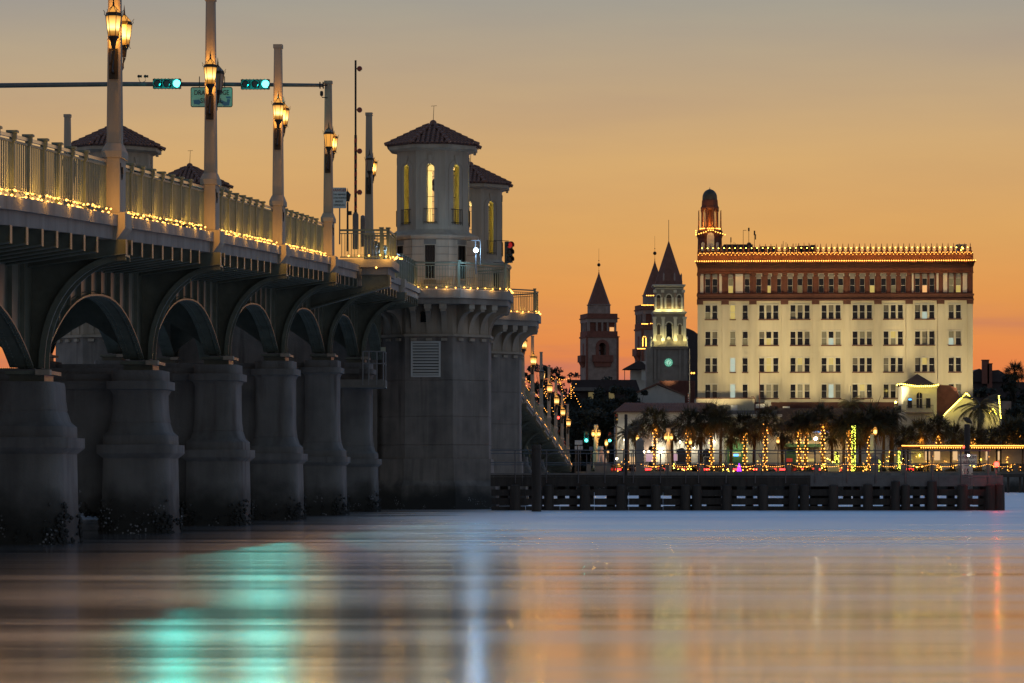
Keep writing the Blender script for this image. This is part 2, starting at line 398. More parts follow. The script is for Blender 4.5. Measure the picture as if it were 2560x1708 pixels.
# ------------------------------------------------------------------ setting: water, land
def water_material():
    m, t, p = new_mat('river_water')
    L = t.links; nn = t.nodes.new
    p.inputs['Base Color'].default_value = (0.006, 0.010, 0.014, 1)
    co = nn('ShaderNodeNewGeometry').outputs['Position']
    mp = nn('ShaderNodeMapping'); mp.inputs['Scale'].default_value = (0.014, 0.23, 1); mp.inputs['Rotation'].default_value = (0.0, 0.0, 0.06); mp.inputs['Location'].default_value = (3.37, 1.71, 0.6); L.new(co, mp.inputs[0])
    n = nn('ShaderNodeTexNoise'); n.inputs['Scale'].default_value = 1.0; n.inputs['Detail'].default_value = 8; n.inputs['Roughness'].default_value = 0.62; n.inputs['Lacunarity'].default_value = 2.23
    L.new(mp.outputs[0], n.inputs['Vector'])
    r = nn('ShaderNodeMapRange'); r.inputs['From Min'].default_value = 0.35; r.inputs['From Max'].default_value = 0.65
    r.inputs['To Min'].default_value = 0.68; r.inputs['To Max'].default_value = 1.30
    L.new(n.outputs[0], r.inputs['Value'])
    # calm water under the near bank, wind-ruffled out in the channel
    sp = nn('ShaderNodeSeparateXYZ'); L.new(co, sp.inputs[0])
    zn = nn('ShaderNodeMapRange'); zn.inputs['From Min'].default_value = 42; zn.inputs['From Max'].default_value = 155; zn.interpolation_type = 'SMOOTHSTEP'
    L.new(sp.outputs[1], zn.inputs['Value'])
    # sheltered water beside the piers
    zx = nn('ShaderNodeMapRange'); zx.inputs['From Min'].default_value = -10; zx.inputs['From Max'].default_value = 3; zx.interpolation_type = 'SMOOTHSTEP'
    zx.inputs['To Min'].default_value = 0.03; L.new(sp.outputs[0], zx.inputs['Value'])
    zm = nn('ShaderNodeMath'); zm.operation = 'MULTIPLY'; L.new(zn.outputs[0], zm.inputs[0]); L.new(zx.outputs[0], zm.inputs[1])
    zz = nn('ShaderNodeMapRange'); zz.inputs['To Min'].default_value = WR0; zz.inputs['To Max'].default_value = WR1; L.new(zm.outputs[0], zz.inputs['Value'])
    ad = nn('ShaderNodeMath'); ad.operation = 'MULTIPLY'; L.new(zz.outputs[0], ad.inputs[0]); L.new(r.outputs[0], ad.inputs[1])
    gl = nn('ShaderNodeBsdfAnisotropic'); gl.distribution = 'MULTI_GGX'; gl.inputs['Color'].default_value = (0.87, 0.89, 0.93, 1)
    L.new(ad.outputs[0], gl.inputs['Roughness'])
    p.inputs['Roughness'].default_value = 0.3
    fr = nn('ShaderNodeMixShader'); fr.inputs[0].default_value = 0.93
    L.new(p.outputs[0], fr.inputs[1]); L.new(gl.outputs[0], fr.inputs[2])
    L.new(fr.outputs[0], t.nodes['Material Output'].inputs['Surface'])
    mp2 = nn('ShaderNodeMapping'); mp2.inputs['Scale'].default_value = (0.12, 0.9, 1); L.new(co, mp2.inputs[0])
    n2 = nn('ShaderNodeTexNoise'); n2.inputs['Scale'].default_value = 1.0; n2.inputs['Detail'].default_value = 3; L.new(mp2.outputs[0], n2.inputs['Vector'])
    b = nn('ShaderNodeBump'); b.inputs['Strength'].default_value = 0.25; b.inputs['Distance'].default_value = 0.015
    L.new(n2.outputs[0], b.inputs['Height']); L.new(b.outputs[0], p.inputs['Normal'])
    return m
WR0, WR1 = 0.155, 0.46
M['water'] = water_material()
GZ = 2.25      # level of the town ground
SHORE = 428.0
b = MB(); b.add([(-900, -120, 0), (900, -120, 0), (900, SHORE + 30, 0), (-900, SHORE + 30, 0)], [(0, 1, 2, 3)])
water = b.build('water', 'water', kind='structure')
b = MB(); b.box(-900, 900, SHORE, 6000, -2, GZ)
b.build('ground', 'grass', kind='structure')
b = MB(); b.box(-900, 900, SHORE - 0.7, SHORE - 0.004, -2, GZ + 0.18)
b.build('seawall_quay', 'pier', kind='structure')
b = MB(); b.add([(-200, SHORE + 14, GZ + 0.008), (300, SHORE + 14, GZ + 0.008), (300, SHORE + 24, GZ + 0.008), (-200, SHORE + 24, GZ + 0.008)], [(0, 1, 2, 3)])
b.build('road', 'asphalt', kind='structure')
b = MB(); b.box(-200, 300, SHORE + 3, SHORE + 13.8, GZ, GZ + 0.12)
b.build('pavement', 'sidewalk', kind='structure')
# ================================================================== THE BRIDGE
A = math.atan(420 / FPX)              # bridge runs 2.9 degrees right of the view axis
SA, CA = math.sin(A), math.cos(A)
def BW(x, s, z=0.0):                  # bridge frame (x across, s along) -> world
    return (s * SA + x * CA, s * CA - x * SA, z)
ZT = [(20, 6.6), (48, 7.55), (68, 8.78), (82.5, 9.5), (99.5, 10.33), (116.3, 11.08), (133, 11.8), (150.5, 12.45), (166.5, 12.9), (182, 13.2), (206, 13.25), (238, 12.6),
      (278, 11.15), (298, 10.35), (318, 9.6), (338, 8.83), (358, 8.02), (378, 7.2), (398, 6.3), (418, 5.35), (440, 4.6), (470, 4.1)]
def zr(s):
    """height of the balustrade's top rail along the bridge"""
    k = 0
    while k < len(ZT) - 2 and ZT[k + 1][0] < s: k += 1
    p1, p2 = ZT[k], ZT[k + 1]
    p0 = ZT[max(k - 1, 0)]; p3 = ZT[min(k + 2, len(ZT) - 1)]
    h = p2[0] - p1[0]; t = (s - p1[0]) / h
    m1 = (p2[1] - p0[1]) / max(1, p2[0] - p0[0]) * h; m2 = (p3[1] - p1[1]) / max(1, p3[0] - p1[0]) * h
    return (2*t**3 - 3*t*t + 1) * p1[1] + (t**3 - 2*t*t + t) * m1 + (-2*t**3 + 3*t*t) * p2[1] + (t**3 - t*t) * m2
XE, XF = -14.0, -27.7                 # column lines of the near and far edge
XG, XH = -16.1, -25.6                 # near and far girder
BASE = {}
def bthing(name, label, cat, x, s, z, group=None):
    o = thing(name, label, cat, BW(x, s, z), -A, group); BASE[o.name] = Vector((x, s, z)); return o
def part(b, name, m, root, smooth=False, kind=None, label=None, parent=None):
    """b holds absolute bridge coordinates; shift to the root's base"""
    q = BASE[root.name]
    b.v = [(v[0] - q.x, v[1] - q.y, v[2] - q.z) for v in b.v]
    return b.build(name, m, parent or root, smooth, kind, label)
def sb(b, x0, x1, s0, s1, d0, d1, n=1, e0=None):
    """box following the grade; d are offsets from the rail height"""
    for k in range(n):
        a = s0 + (s1 - s0) * k / n; c = s0 + (s1 - s0) * (k + 1) / n
        za, zc = zr(a), zr(c)
        b.hexa([(x0, a, za + d0), (x1, a, za + d0), (x1, c, zc + d0), (x0, c, zc + d0)], [(x0, a, za + d1), (x1, a, za + d1), (x1, c, zc + d1), (x0, c, zc + d1)])
    return b

def arch_profile(s0, s1, zf0, zf1, rise, n=24):
    out = []
    for k in range(n + 1):
        u = -math.cos(math.pi * k / n)
        s = (s0 + s1) / 2 + u * (s1 - s0) / 2
        t = (u + 1) / 2
        out.append((s, zf0 * (1 - t) + zf1 * t + rise * (1 - abs(u) ** 2.4)))
    return out

def girder(root, xg, side, s0, s1, f0, f1, near=True):
    """arched plate girder: web, curved flange, stiffeners"""
    pr = arch_profile(s0 + .55, s1 - .55, f0, f1, (zr((s0 + s1) / 2) - 3.3) - (f0 + f1) / 2)
    b = MB()
    top = lambda s: zr(s) - 2.0
    pts = [(s0, f0)] + pr + [(s1, f1)]
    for (a, za), (c, zc) in zip(pts[:-1], pts[1:]):
        b.hexa([(xg - .02, a, za), (xg + .02, a, za), (xg + .02, c, zc), (xg - .02, c, zc)], [(xg - .02, a, top(a)), (xg + .02, a, top(a)), (xg + .02, c, top(c)), (xg - .02, c, top(c))])
    part(b, 'girder_web', 'steel', root)
    b = MB()
    xo, xi = (xg + side * .17, xg - side * .42)
    xa, xb_ = min(xo, xi), max(xo, xi)
    for (a, za), (c, zc) in zip(pr[:-1], pr[1:]):
        d = Vector((c - a, zc - za)).normalized(); nx, nz = -d.y * .05, d.x * .05
        b.hexa([(xa, a, za), (xb_, a, za), (xb_, c, zc), (xa, c, zc)], [(xa, a + nx, za + nz), (xb_, a + nx, za + nz), (xb_, c + nx, zc + nz), (xa, c + nx, zc + nz)])
    part(b, 'arch_flange', 'steel', root)
    if near:
        n = 11; L = s1 - s0
        for k in range(1, n):
            s = s0 + L * k / n
            z0 = max(f0, f1)
            for (a, za), (c, zc) in zip(pr[:-1], pr[1:]):
                if a <= s <= c: z0 = za + (zc - za) * (s - a) / (c - a)
            bb = MB(); bb.box(xg + .022, xg + .15, s - .012, s + .012, z0 + .05, top(s) - .01)
            bb.box(xg + .022, xg + .034, s - .11, s - .012, z0 + .06, top(s) - .01)
            part(bb, 'stiffener', 'steel', root)
        # rivet rows on the soffit and on the web above the flange
        rv = MB()
        for (a, za), (c, zc) in zip(pr[:-1], pr[1:]):
            L_ = math.hypot(c - a, zc - za); m_ = max(1, int(L_ / .16))
            for q in range(m_):
                t = (q + .5) / m_; s = a + (c - a) * t; z = za + (zc - za) * t
                for xx in (xg + .13, xg + .05, xg - .25, xg - .36):
                    rv.octa((xx, s, z - .005), .028)
                rv.octa((xg + .025, s, z + .12), .022)
        part(rv, 'rivets', 'steel', root, kind='stuff')

def bracket(root, s, f, xg=XG, side=1, xend=-13.68):
    """curved cantilever bracket at a pier, from the foot out to the deck edge"""
    pts = []
    top = zr(s) - 2.34
    xf = xg + side * .25
    for k in range(15):
        a = math.pi / 2 * k / 14
        pts.append((xend - (xend - xf) * math.cos(a) if False else xf + (xend - xf) * (1 - math.cos(a)), f + (top - f) * math.sin(a) ** .93))
    b = MB()
    for (xa, za), (xc, zc) in zip(pts[:-1], pts[1:]):
        if abs(xc - xa) < 1e-4: continue
        b.hexa([(xa, s - .025, za), (xc, s - .025, zc), (xc, s + .025, zc), (xa, s + .025, za)], [(xa, s - .025, top + .32), (xc, s - .025, top + .32), (xc, s + .025, top + .32), (xa, s + .025, top + .32)])
    b.hexa([(xg, s - .025, f), (xf, s - .025, f), (xf, s + .025, f), (xg, s + .025, f)], [(xg, s - .025, top + .32), (xf, s - .025, top + .32), (xf, s + .025, top + .32), (xg, s + .025, top + .32)])
    part(b, 'bracket_web', 'steel', root)
    b = MB()
    for (xa, za), (xc, zc) in zip(pts[:-1], pts[1:]):
        d = Vector((xc - xa, zc - za)).normalized(); nx, nz = d.y * .05, -d.x * .05
        b.hexa([(xa, s - .33, za), (xa, s + .33, za), (xc, s + .33, zc), (xc, s - .33, zc)], [(xa + nx, s - .33, za + nz), (xa + nx, s + .33, za + nz), (xc + nx, s + .33, zc + nz), (xc + nx, s - .33, zc + nz)])
        for e in (-.33, .29):
            b.hexa([(xa + nx, s + e, za + nz), (xa + nx, s + e + .04, za + nz), (xc + nx, s + e + .04, zc + nz), (xc + nx, s + e, zc + nz)], [(xa + nx * 3, s + e, za + nz * 3), (xa + nx * 3, s + e + .04, za + nz * 3), (xc + nx * 3, s + e + .04, zc + nz * 3), (xc + nx * 3, s + e, zc + nz * 3)])
    part(b, 'bracket_flange', 'steel', root)

OFF = [3.5, 5.23, 6.95, 8.67, 10.38, 12.1, 13.82]
def span(i, s0, s1, label, near=True, foot=5.15):
    L = s1 - s0
    r = bthing('bridge_span', label, 'bridge span', XE, s0, zr(s0) - 2, 'arched steel spans of the bridge')
    sb(MB(), -27.9, -13.95, s0, s1, -1.97, -1.64, 4)
    part(sb(MB(), -28.0, -13.95, s0, s1, -1.96, -1.64, 4), 'deck_slab', 'fascia', r)
    part(sb(MB(), -14.6, -13.84, s0 + .5, s1 - .5, -1.64, -1.36, 4), 'cornice', 'fascia', r)
    part(sb(MB(), -28.1, -27.2, s0, s1, -1.638, -1.36, 4), 'far_cornice', 'fascia', r)
    # edge pieces of the pier pilaster
    b = MB(); z = zr(s0)
    b.hexa([(-14.3, s0 - .498, z - 2.0), (-13.88, s0 - .498, z - 2.0), (-13.88, s0 + .498, z - 2.0), (-14.3, s0 + .498, z - 2.0)],
           [(-14.3, s0 - .498, z - 1.7), (-13.66, s0 - .498, z - 1.7), (-13.66, s0 + .498, z - 1.7), (-14.3, s0 + .498, z - 1.7)])
    b.box(-14.3, -13.66, s0 - .498, s0 + .498, z - 1.699, z - 1.32)
    part(b, 'pilaster_base', 'stucco', r)
    k = 0
    for o in [v * L / 17.0 for v in OFF] + [-.42, .42]:
        s = s0 + o; z = zr(s); b = MB()
        pl = abs(o) < 1; xe = -13.66 if pl else -13.9
        b.hexa([(-16.07, s - .02, z - 2.62), (xe, s - .02, z - 2.30), (xe, s + .02, z - 2.30), (-16.07, s + .02, z - 2.62)], [(-16.07, s - .02, z - 1.962), (xe, s - .02, z - 1.962), (xe, s + .02, z - 1.962), (-16.07, s + .02, z - 1.962)])
        b.hexa([(-16.07, s - .11, z - 2.65), (xe, s - .11, z - 2.33), (xe, s + .11, z - 2.33), (-16.07, s + .11, z - 2.65)], [(-16.07, s - .11, z - 2.62), (xe, s - .11, z - 2.30), (xe, s + .11, z - 2.30), (-16.07, s + .11, z - 2.62)])
        b.box(xe, xe + .02, s - .11, s + .11, z - 2.34, z - 1.965)
        b.box(-25.58, -16.13, s - .02, s + .02, z - 2.62, z - 1.962)
        b.box(-25.58, -16.13, s - .11, s + .11, z - 2.65, z - 2.621)
        part(b, 'floor_beam', 'steel', r)
    f0, f1 = zr(s0) - foot, zr(s1) - foot
    girder(r, XG, 1, s0, s1, f0, f1, True)
    girder(r, XH, -1, s0, s1, f0, f1, False)
    bracket(r, s0, f0)
    # transverse arched frame between the two girders over the pier
    pr = []
    for k in range(17):
        u = -1 + 2 * k / 16; pr.append(((XG + XH) / 2 + u * 4.6, f0 + (zr(s0) - 3.4 - f0) * (1 - abs(u) ** 2.6)))
    b = MB(); tp = zr(s0) - 2.66
    for (xa, za), (xc, zc) in zip(pr[:-1], pr[1:]):
        b.hexa([(xa, s0 - .06, za), (xc, s0 - .06, zc), (xc, s0 + .06, zc), (xa, s0 + .06, za)], [(xa, s0 - .06, tp), (xc, s0 - .06, tp), (xc, s0 + .06, tp), (xa, s0 + .06, tp)])
    part(b, 'cross_frame', 'steel', r)
    return r

def rrect(a, b_, r, n=5):
    pts = []
    for cx, cy_, a0 in ((a - r, b_ - r, 0), (-a + r, b_ - r, 90), (-a + r, -b_ + r, 180), (a - r, -b_ + r, 270)):
        for k in range(n + 1):
            t = R(a0 + 90 * k / n); pts.append((cx + r * math.cos(t), cy_ + r * math.sin(t)))
    return pts
def pier(s, cap, label, band=True):
    r = bthing('bridge_pier', label, 'bridge pier', XG, s, 0, 'concrete piers in the water')
    prof = [(1.10, -1.5), (1.06, 0), (1.03, .25), (.99, 2.22), (1.15, 2.36), (1.16, 2.38), (1.16, 2.62), (1.0, 2.63), (.99, 2.9), (.86, 3.02), (.79, 3.25), (.775, 3.27), (.775, 3.29), (.785, 3.31), (.75, 3.55), (.735, 3.9)]
    if band: prof += [(.73, cap - .72), (.80, cap - .58), (.90, cap - .56), (.90, cap - .32), (.76, cap - .31), (.755, cap)]
    else: prof += [(.71, cap)]
    for cx, nm in ((XG, 'pier_shaft'), (XH, 'pier_shaft')):
        b = MB()
        b.rings([[(cx + x, s + y, z) for x, y in rrect(a, a * 1.25 + .1, a * .45)] for a, z in prof])
        part(b, nm, 'pier', r, smooth=True)
        b = MB(); b.box(cx - .5, cx + .62, s - .75, s + .75, cap + .18, cap + .27); b.box(cx - .42, cx + .45, s - .6, s + .6, cap + .001, cap + .179)
        part(b, 'bearing_plate', 'steel', r)
        b = MB(); b.box(cx + .30, cx + .66, s - 1.0, s - .752, cap + .16, cap + .29)
        part(b, 'bearing_block', 'stucco', r)
    b = MB()
    x0, x1 = XH + .6, XG - .6
    b.box(x0, x1, s - .5, s + .5, .62, cap - .55); b.box(x0, x1, s - .6, s + .6, cap - .549, cap - .3); b.box(x0, x1, s - .5, s + .5, cap - .299, cap - .1)
    b.box(x0, x1, s - .56, s + .56, 2.42, 2.6)
    part(b, 'pier_wall', 'pier', r)
    # oyster clumps round the foot
    rnd = random.Random(int(s * 10)); b = MB()
    for cx in (XG, XH):
        pl = rrect(1.07, 1.42, .48, 8)
        for k in range(420):
            j = rnd.random() * len(pl); x, y = pl[int(j) % len(pl)]; x2, y2 = pl[(int(j) + 1) % len(pl)]; t = j % 1
            z = abs(rnd.gauss(0, .38)) - .05
            b.octa((cx + x + (x2 - x) * t, s + y + (y2 - y) * t, z), rnd.uniform(.03, .085))
    for k in range(260):
        b.octa((rnd.uniform(x0, x1), s + rnd.choice((-.5, .5)), .62 + rnd.gauss(0, .1)), rnd.uniform(.04, .11))
    part(b, 'oysters', 'pier', r, kind='stuff')
    return r

def lantern(parent, c, state, name='lantern', s=1.0):
    """hexagonal tapered lantern; c in the parent's local frame"""
    x, y, z = c; b = MB(); n = 6
    def ring(r, zz, k): return (x + r * s * math.cos(2 * math.pi * k / n), y + r * s * math.sin(2 * math.pi * k / n), z + zz * s)
    for k in range(n):
        b.cyl(ring(.205, .26, k), ring(.135, -.26, k), .011 * s, n=4)
        b.cyl(ring(.195, .33, k), ring(.02, .53, k), .010 * s, n=4)
        b.tube([ring(.205, .27, k), ring(.24, .31, k), ring(.225, .36, k), ring(.26, .41, k)], .009 * s, 4)
        b.tube([ring(.13, -.27, k), ring(.14, -.33, k), ring(.17, -.37, k)], .008 * s, 4)
    for (r0, z0, z1) in ((.215, .25, .285), (.205, .285, .345), (.145, -.29, -.26)):
        b.lathe([(r0 * s, z0 * s), (r0 * s * .96, z1 * s)], n, (x, y, z))
    b.cyl((x, y, z + .5 * s), (x, y, z + .78 * s), .035 * s, .004 * s, 6)
    b.lathe([(.14 * s, -.29 * s), (.07 * s, -.42 * s), (.05 * s, -.6 * s)], 8, (x, y, z))
    o = b.build(name, 'iron', parent)
    g = MB(); g.lathe([(.13 * s, -.255 * s), (.195 * s, .25 * s)], n, (x, y, z)); g.build('lantern_glass', {'lit': 'e_lamp', 'dim': 'e_lampdim', 'off': 'lampoff'}[state], o)
    g = MB(); g.lathe([(.19 * s, .346 * s), (.02 * s, .52 * s)], n, (x, y, z)); g.build('lantern_roof', {'lit': 'e_lampdim', 'dim': 'lampoff', 'off': 'lampoff'}[state], o)
    if state == 'lit':
        bl = MB(); bl.ball((x, y - .0, z + .0), .1 * s, 8, 5)
    return o
# lit glass: brightest where the bulb sits
def lantern_mat():
    m, t, p = new_mat('lantern_lit_glass'); L = t.links; nn = t.nodes.new
    tcn = nn('ShaderNodeTexCoord'); s = nn('ShaderNodeSeparateXYZ'); L.new(tcn.outputs['Generated'], s.inputs[0])
    r = nn('ShaderNodeValToRGB'); e = r.color_ramp.elements
    e[0].position = 0.0; e[0].color = (.45, .14, .01, 1); e[1].position = 1; e[1].color = (.75, .34, .05, 1)
    a = e.new(.2); a.color = (.8, .38, .06, 1); a = e.new(.42); a.color = (4.5, 2.6, .8, 1); a = e.new(.66); a.color = (2.6, 1.25, .30, 1)
    L.new(s.outputs[2], r.inputs[0]); L.new(r.outputs[0], p.inputs['Emission Color']); p.inputs['Emission Strength'].default_value = 0.8
    p.inputs['Base Color'].default_value = (.05, .04, .03, 1)
    return m
M['e_lamp'] = lantern_mat()

def lamp_column(x, s, label, st=('lit', 'lit'), flip=False, name='lamp_column', lights=True):
    z = zr(s)
    r = bthing(name, label, 'lamp column', x, s, z - 1.32, 'tall lamp columns along the bridge')
    BX, BS, BZ = x, s, z
    def rg(a, b_, c, zz): return [(BX + px_, BS + py_, BZ + zz) for px_, py_ in ((a - c, -b_), (a, -b_ + c), (a, b_ - c), (a - c, b_), (-a + c, b_), (-a, b_ - c), (-a, -b_ + c), (-a + c, -b_))]
    b = MB(); b.rings([rg(.2, .45, .01, -1.31), rg(.2, .45, .01, .04)]); part(b, 'pedestal', 'stucco', r)
    b = MB(); b.rings([rg(.255, .5, .02, .041), rg(.255, .5, .02, .20), rg(.25, .48, .03, .22), rg(.19, .26, .04, .41)]); part(b, 'pedestal_cap', 'stucco', r)
    b = MB(); b.rings([rg(.185, .2, .05, .411), rg(.135, .145, .04, 5.55)]); part(b, 'column_shaft', 'stucco', r)
    b = MB(); b.rings([rg(.16, .17, .03, 5.551), rg(.16, .17, .03, 5.68)]); part(b, 'column_cap', 'stucco', r)
    lz = 3.23 - (z - BZ)
    for k, sg in enumerate((-1, 1)):
        # wall bracket, then the lantern out along the bridge
        b = MB(); b.box(BX - .11, BX + .11, BS + sg * .19, BS + sg * .25, BZ + 2.0, BZ + 2.75)
        b.tube([(BX, BS + sg * .24, BZ + 2.15), (BX, BS + sg * .55, BZ + 2.2), (BX + .06, BS + sg * .76, BZ + 2.4), (BX + .1, BS + sg * .8, BZ + 2.64)], .045, 6)
        b.tube([(BX, BS + sg * .24, BZ + 2.65), (BX, BS + sg * .55, BZ + 2.62), (BX, BS + sg * .7, BZ + 2.3)], .03, 5)
        part(b, 'lantern_bracket', 'iron', r)
        q = BASE[r.name]
        lantern(r, (.1, sg * .8, BZ + 3.23 - q.z), st[k], s=.95 if s < 200 else 1.35)
        if st[k] != 'off' and lights: lamp('POINT', (.06, sg * .5, BZ + 3.3 - q.z), (1, .42, .05), 75 if st[k] == 'lit' else 12, .08, r)
    b = MB(); b.box(BX + .2, BX + .235, BS - .2, BS - .08, BZ - .35, BZ - .18); b.tube([(BX + .215, BS - .44, BZ - .1), (BX + .22, BS - .25, BZ - .5), (BX + .22, BS - .14, BZ - .36)], .012, 4)
    part(b, 'junction_box', 'black', r)
    return r

def railing(s0, s1, label, x=-14.15, n=None, lights=True):
    L = s1 - s0
    r = bthing('bridge_railing', label, 'railing', x, s0, zr(s0) - 1.35, 'green metal railings between the lamp columns')
    a, c = s0 + .46, s1 - .46
    part(sb(MB(), x - .035, x + .035, a, c, -.07, 0, 4), 'top_rail', 'toprail', r)
    part(sb(MB(), x - .025, x + .025, a, c, -.17, -.12, 4), 'second_rail', 'railmetal', r)
    part(sb(MB(), x - .03, x + .03, a, c, -1.22, -1.17, 4), 'bottom_rail', 'railmetal', r)
    for o in [v * L / 17.0 - .3 for v in OFF]:
        s = s0 + o; z = zr(s); b = MB()
        b.box(x - .05, x + .05, s - .05, s + .05, z - 1.5, z - .2)
        b.hexa([(x - .05, s - .05, z - .2), (x + .05, s - .05, z - .2), (x + .05, s + .05, z - .2), (x - .05, s + .05, z - .2)], [(x - .05, s - .05, z - .1), (x + .10, s - .05, z - .1), (x + .10, s + .05, z - .1), (x - .05, s + .05, z - .1)])
        b.box(x - .05, x + .10, s - .05, s + .05, z - .1, z + .03); b.box(x - .11, x + .13, s - .1, s + .1, z + .03, z + .08)
        part(b, 'railing_post', 'railmetal', r)
    b = MB(); s = a + .08
    while s < c:
        z = zr(s); b.box(x - .013, x + .013, s - .03, s + .03, z - 1.17, z - .17); s += .235 if s0 < 160 else .3
    part(b, 'pickets', 'railmetal', r, kind='stuff')
    return r

def light_string(s0, s1, label, x=-13.98, near=True, dz=-1.29):
    r = bthing('string_lights', label, 'string lights', x, s0, zr(s0) - 1.3, 'warm string lights along the bridge edge')
    rnd = random.Random(int(s0)); b = MB(); w = []; s = s0 + .7; k = 0
    while s < s1 - .7:
        z = zr(s) + dz + (.06 if k % 2 else -.05) + rnd.uniform(-.025, .025)
        xx = x + rnd.uniform(-.04, .06)
        b.octa((xx, s, z), .034 if near else .06); w.append((xx, s, z + .03)); s += rnd.uniform(.2, .42) if near else 1.3; k += 1
    part(b, 'bulbs', 'e_bulbn' if near else 'e_bulb', r, kind='stuff')
    part(MB().tube(w, .008, 3), 'wire', 'black', r)
    m_ = 6 if near else 2
    for k in range(m_):
        s = s0 + (s1 - s0) * (k + .5) / m_
        q = BASE[r.name]
        lamp('POINT', (x + .16 - q.x, s - q.y, zr(s) + dz + .05 - q.z), (1.0, .47, .07), 30 if near else 12, .06, r)
    return r

PS = [48.5, 65.5, 82.5, 99.5, 116.3, 133.0, 150.5, 166.5, 179.5]
ordn = ['beside the left edge of the photo', 'nearest the left edge', 'second from the left', 'third from the left', 'fourth from the left', 'fifth from the left', 'sixth from the left']
SPL = ['nearest steel arch span, mostly cut off by the left edge', 'dark green arch span at the left edge, in front of the orange sky gap', 'widest fully visible dark green arch span, white pier seen through it',
       'third dark green arch span, between the first two signal heads above', 'fourth dark green arch span, black under its arch', 'narrow dark green arch span under the fourth lamp column', 'dark green span under the platform with the barrier gate',
       'last short dark span before the tower pier, steel walkway below']
for i in range(len(PS) - 1):
    span(i, PS[i], PS[i + 1], SPL[i])
PPL = ['round-ended concrete pier outside the left edge', 'concrete pier just outside the left edge', 'broadest dark concrete pier, at the left edge, plain top without a band', 'second concrete pier with banded cap and pale oyster patch at its foot',
       'third concrete pier, between the two broadest gaps of the arches', 'fourth concrete pier, under the second signal head', 'fifth concrete pier, slim, under the last tall arch', 'last concrete pier, half hidden against the tower pier']
CAPO = {0: 5.45, 1: 5.45, 2: 5.45, 3: 5.54, 4: 5.56, 5: 5.6, 6: 5.82, 7: 6.15}
for i in range(8):
    pier(PS[i], zr(PS[i]) - 5.5, PPL[i], band=i != 2)
CL = ['lamp column outside the left edge', 'lamp column just outside the left edge', 'tallest lamp column on the left with two bright orange lanterns, top cut off', 'second lamp column, in front of the drawbridge sign, one lantern lit',
      'third lamp column with two lit lanterns, tinted cyan above by the signal', 'fourth lamp column, where the signal arm ends', 'fifth lamp column on the gate platform, front lantern unlit']
ST = [('lit', 'lit'), ('lit', 'lit'), ('lit', 'lit'), ('lit', 'off'), ('lit', 'lit'), ('dim', 'lit'), ('off', 'lit')]
for i in range(7):
    lamp_column(XE, PS[i], CL[i], ST[i])
    if i == 6: lamp_column(XF, PS[i], 'slim column behind the left tiled roof, on the far side of the bridge', ('off', 'off'))
for i in range(5):
    railing(PS[i], PS[i + 1], ['green railing outside the left edge', 'green railing section at the left edge of the photo', 'green railing section between the first and second lamp columns',
                              'green railing section between the second and third lamp columns', 'short green railing section between the third and fourth lamp columns'][i])
    light_string(PS[i], PS[i + 1], ['string of warm bulbs outside the left edge', 'string of warm bulbs under the leftmost railing section', 'string of warm bulbs between the first and second lamp columns',
                                   'string of warm bulbs between the second and third lamp columns', 'string of warm bulbs between the third and fourth lamp columns'][i])
railing(PS[6] - .2, PS[7], 'railing just behind the fifth lamp column')
railing(PS[7], PS[8] + 1, 'railing behind the barrier gate, leading to the tower')
for i in range(2, 5):
    r = railing(PS[i], PS[i + 1], 'far side railing of the bridge, beyond the roadway, span %s' % ['under the left tower roof', 'behind the second signal head', 'next to the far slim column'][i - 2], x=-27.85)
b = MB()

# ---------------------------------------------------------------- platform with the gate
r = bthing('gate_platform', 'concrete gate platform jutting out at the fifth lamp column', 'platform', -13, 145, 10)
b = MB(); b.box(-16, -12.42, 144.3, 148.2, 10.78, 11.12); part(b, 'platform_cornice', 'fascia', r)
b = MB(); b.box(-16, -12.62, 144.5, 148, 10.46, 10.779); part(b, 'platform_slab', 'fascia', r)
b = MB(); b.box(-14.1, -13.75, 144.25, 144.49, 10.2, 10.7); b.box(-14.1, -13.75, 144.25, 144.7, 9.95, 10.46); part(b, 'corbel_block', 'fascia', r)
b = MB(); b.prism([(-16.08, 9.0), (-12.6, 9.98), (-12.5, 10.45), (-16.08, 10.45)], 'y', 144.6, 144.66); part(b, 'bracket_web', 'steel', r)
b = MB(); b.prism([(-16.4, 8.86), (-12.55, 9.93), (-12.55, 9.98), (-16.4, 8.91)], 'y', 144.35, 144.9); b.box(-12.6, -12.52, 144.4, 144.9, 9.985, 10.45); part(b, 'bracket_flange', 'steel', r)
b = MB()
for k in range(26): b.octa((-16.2 + k * .14, 144.59, 9.06 + k * .14 * .278), .03); b.octa((-16.0 + k * .13, 144.59, 10.36), .028)
part(b, 'rivets', 'steel', r, kind='stuff')
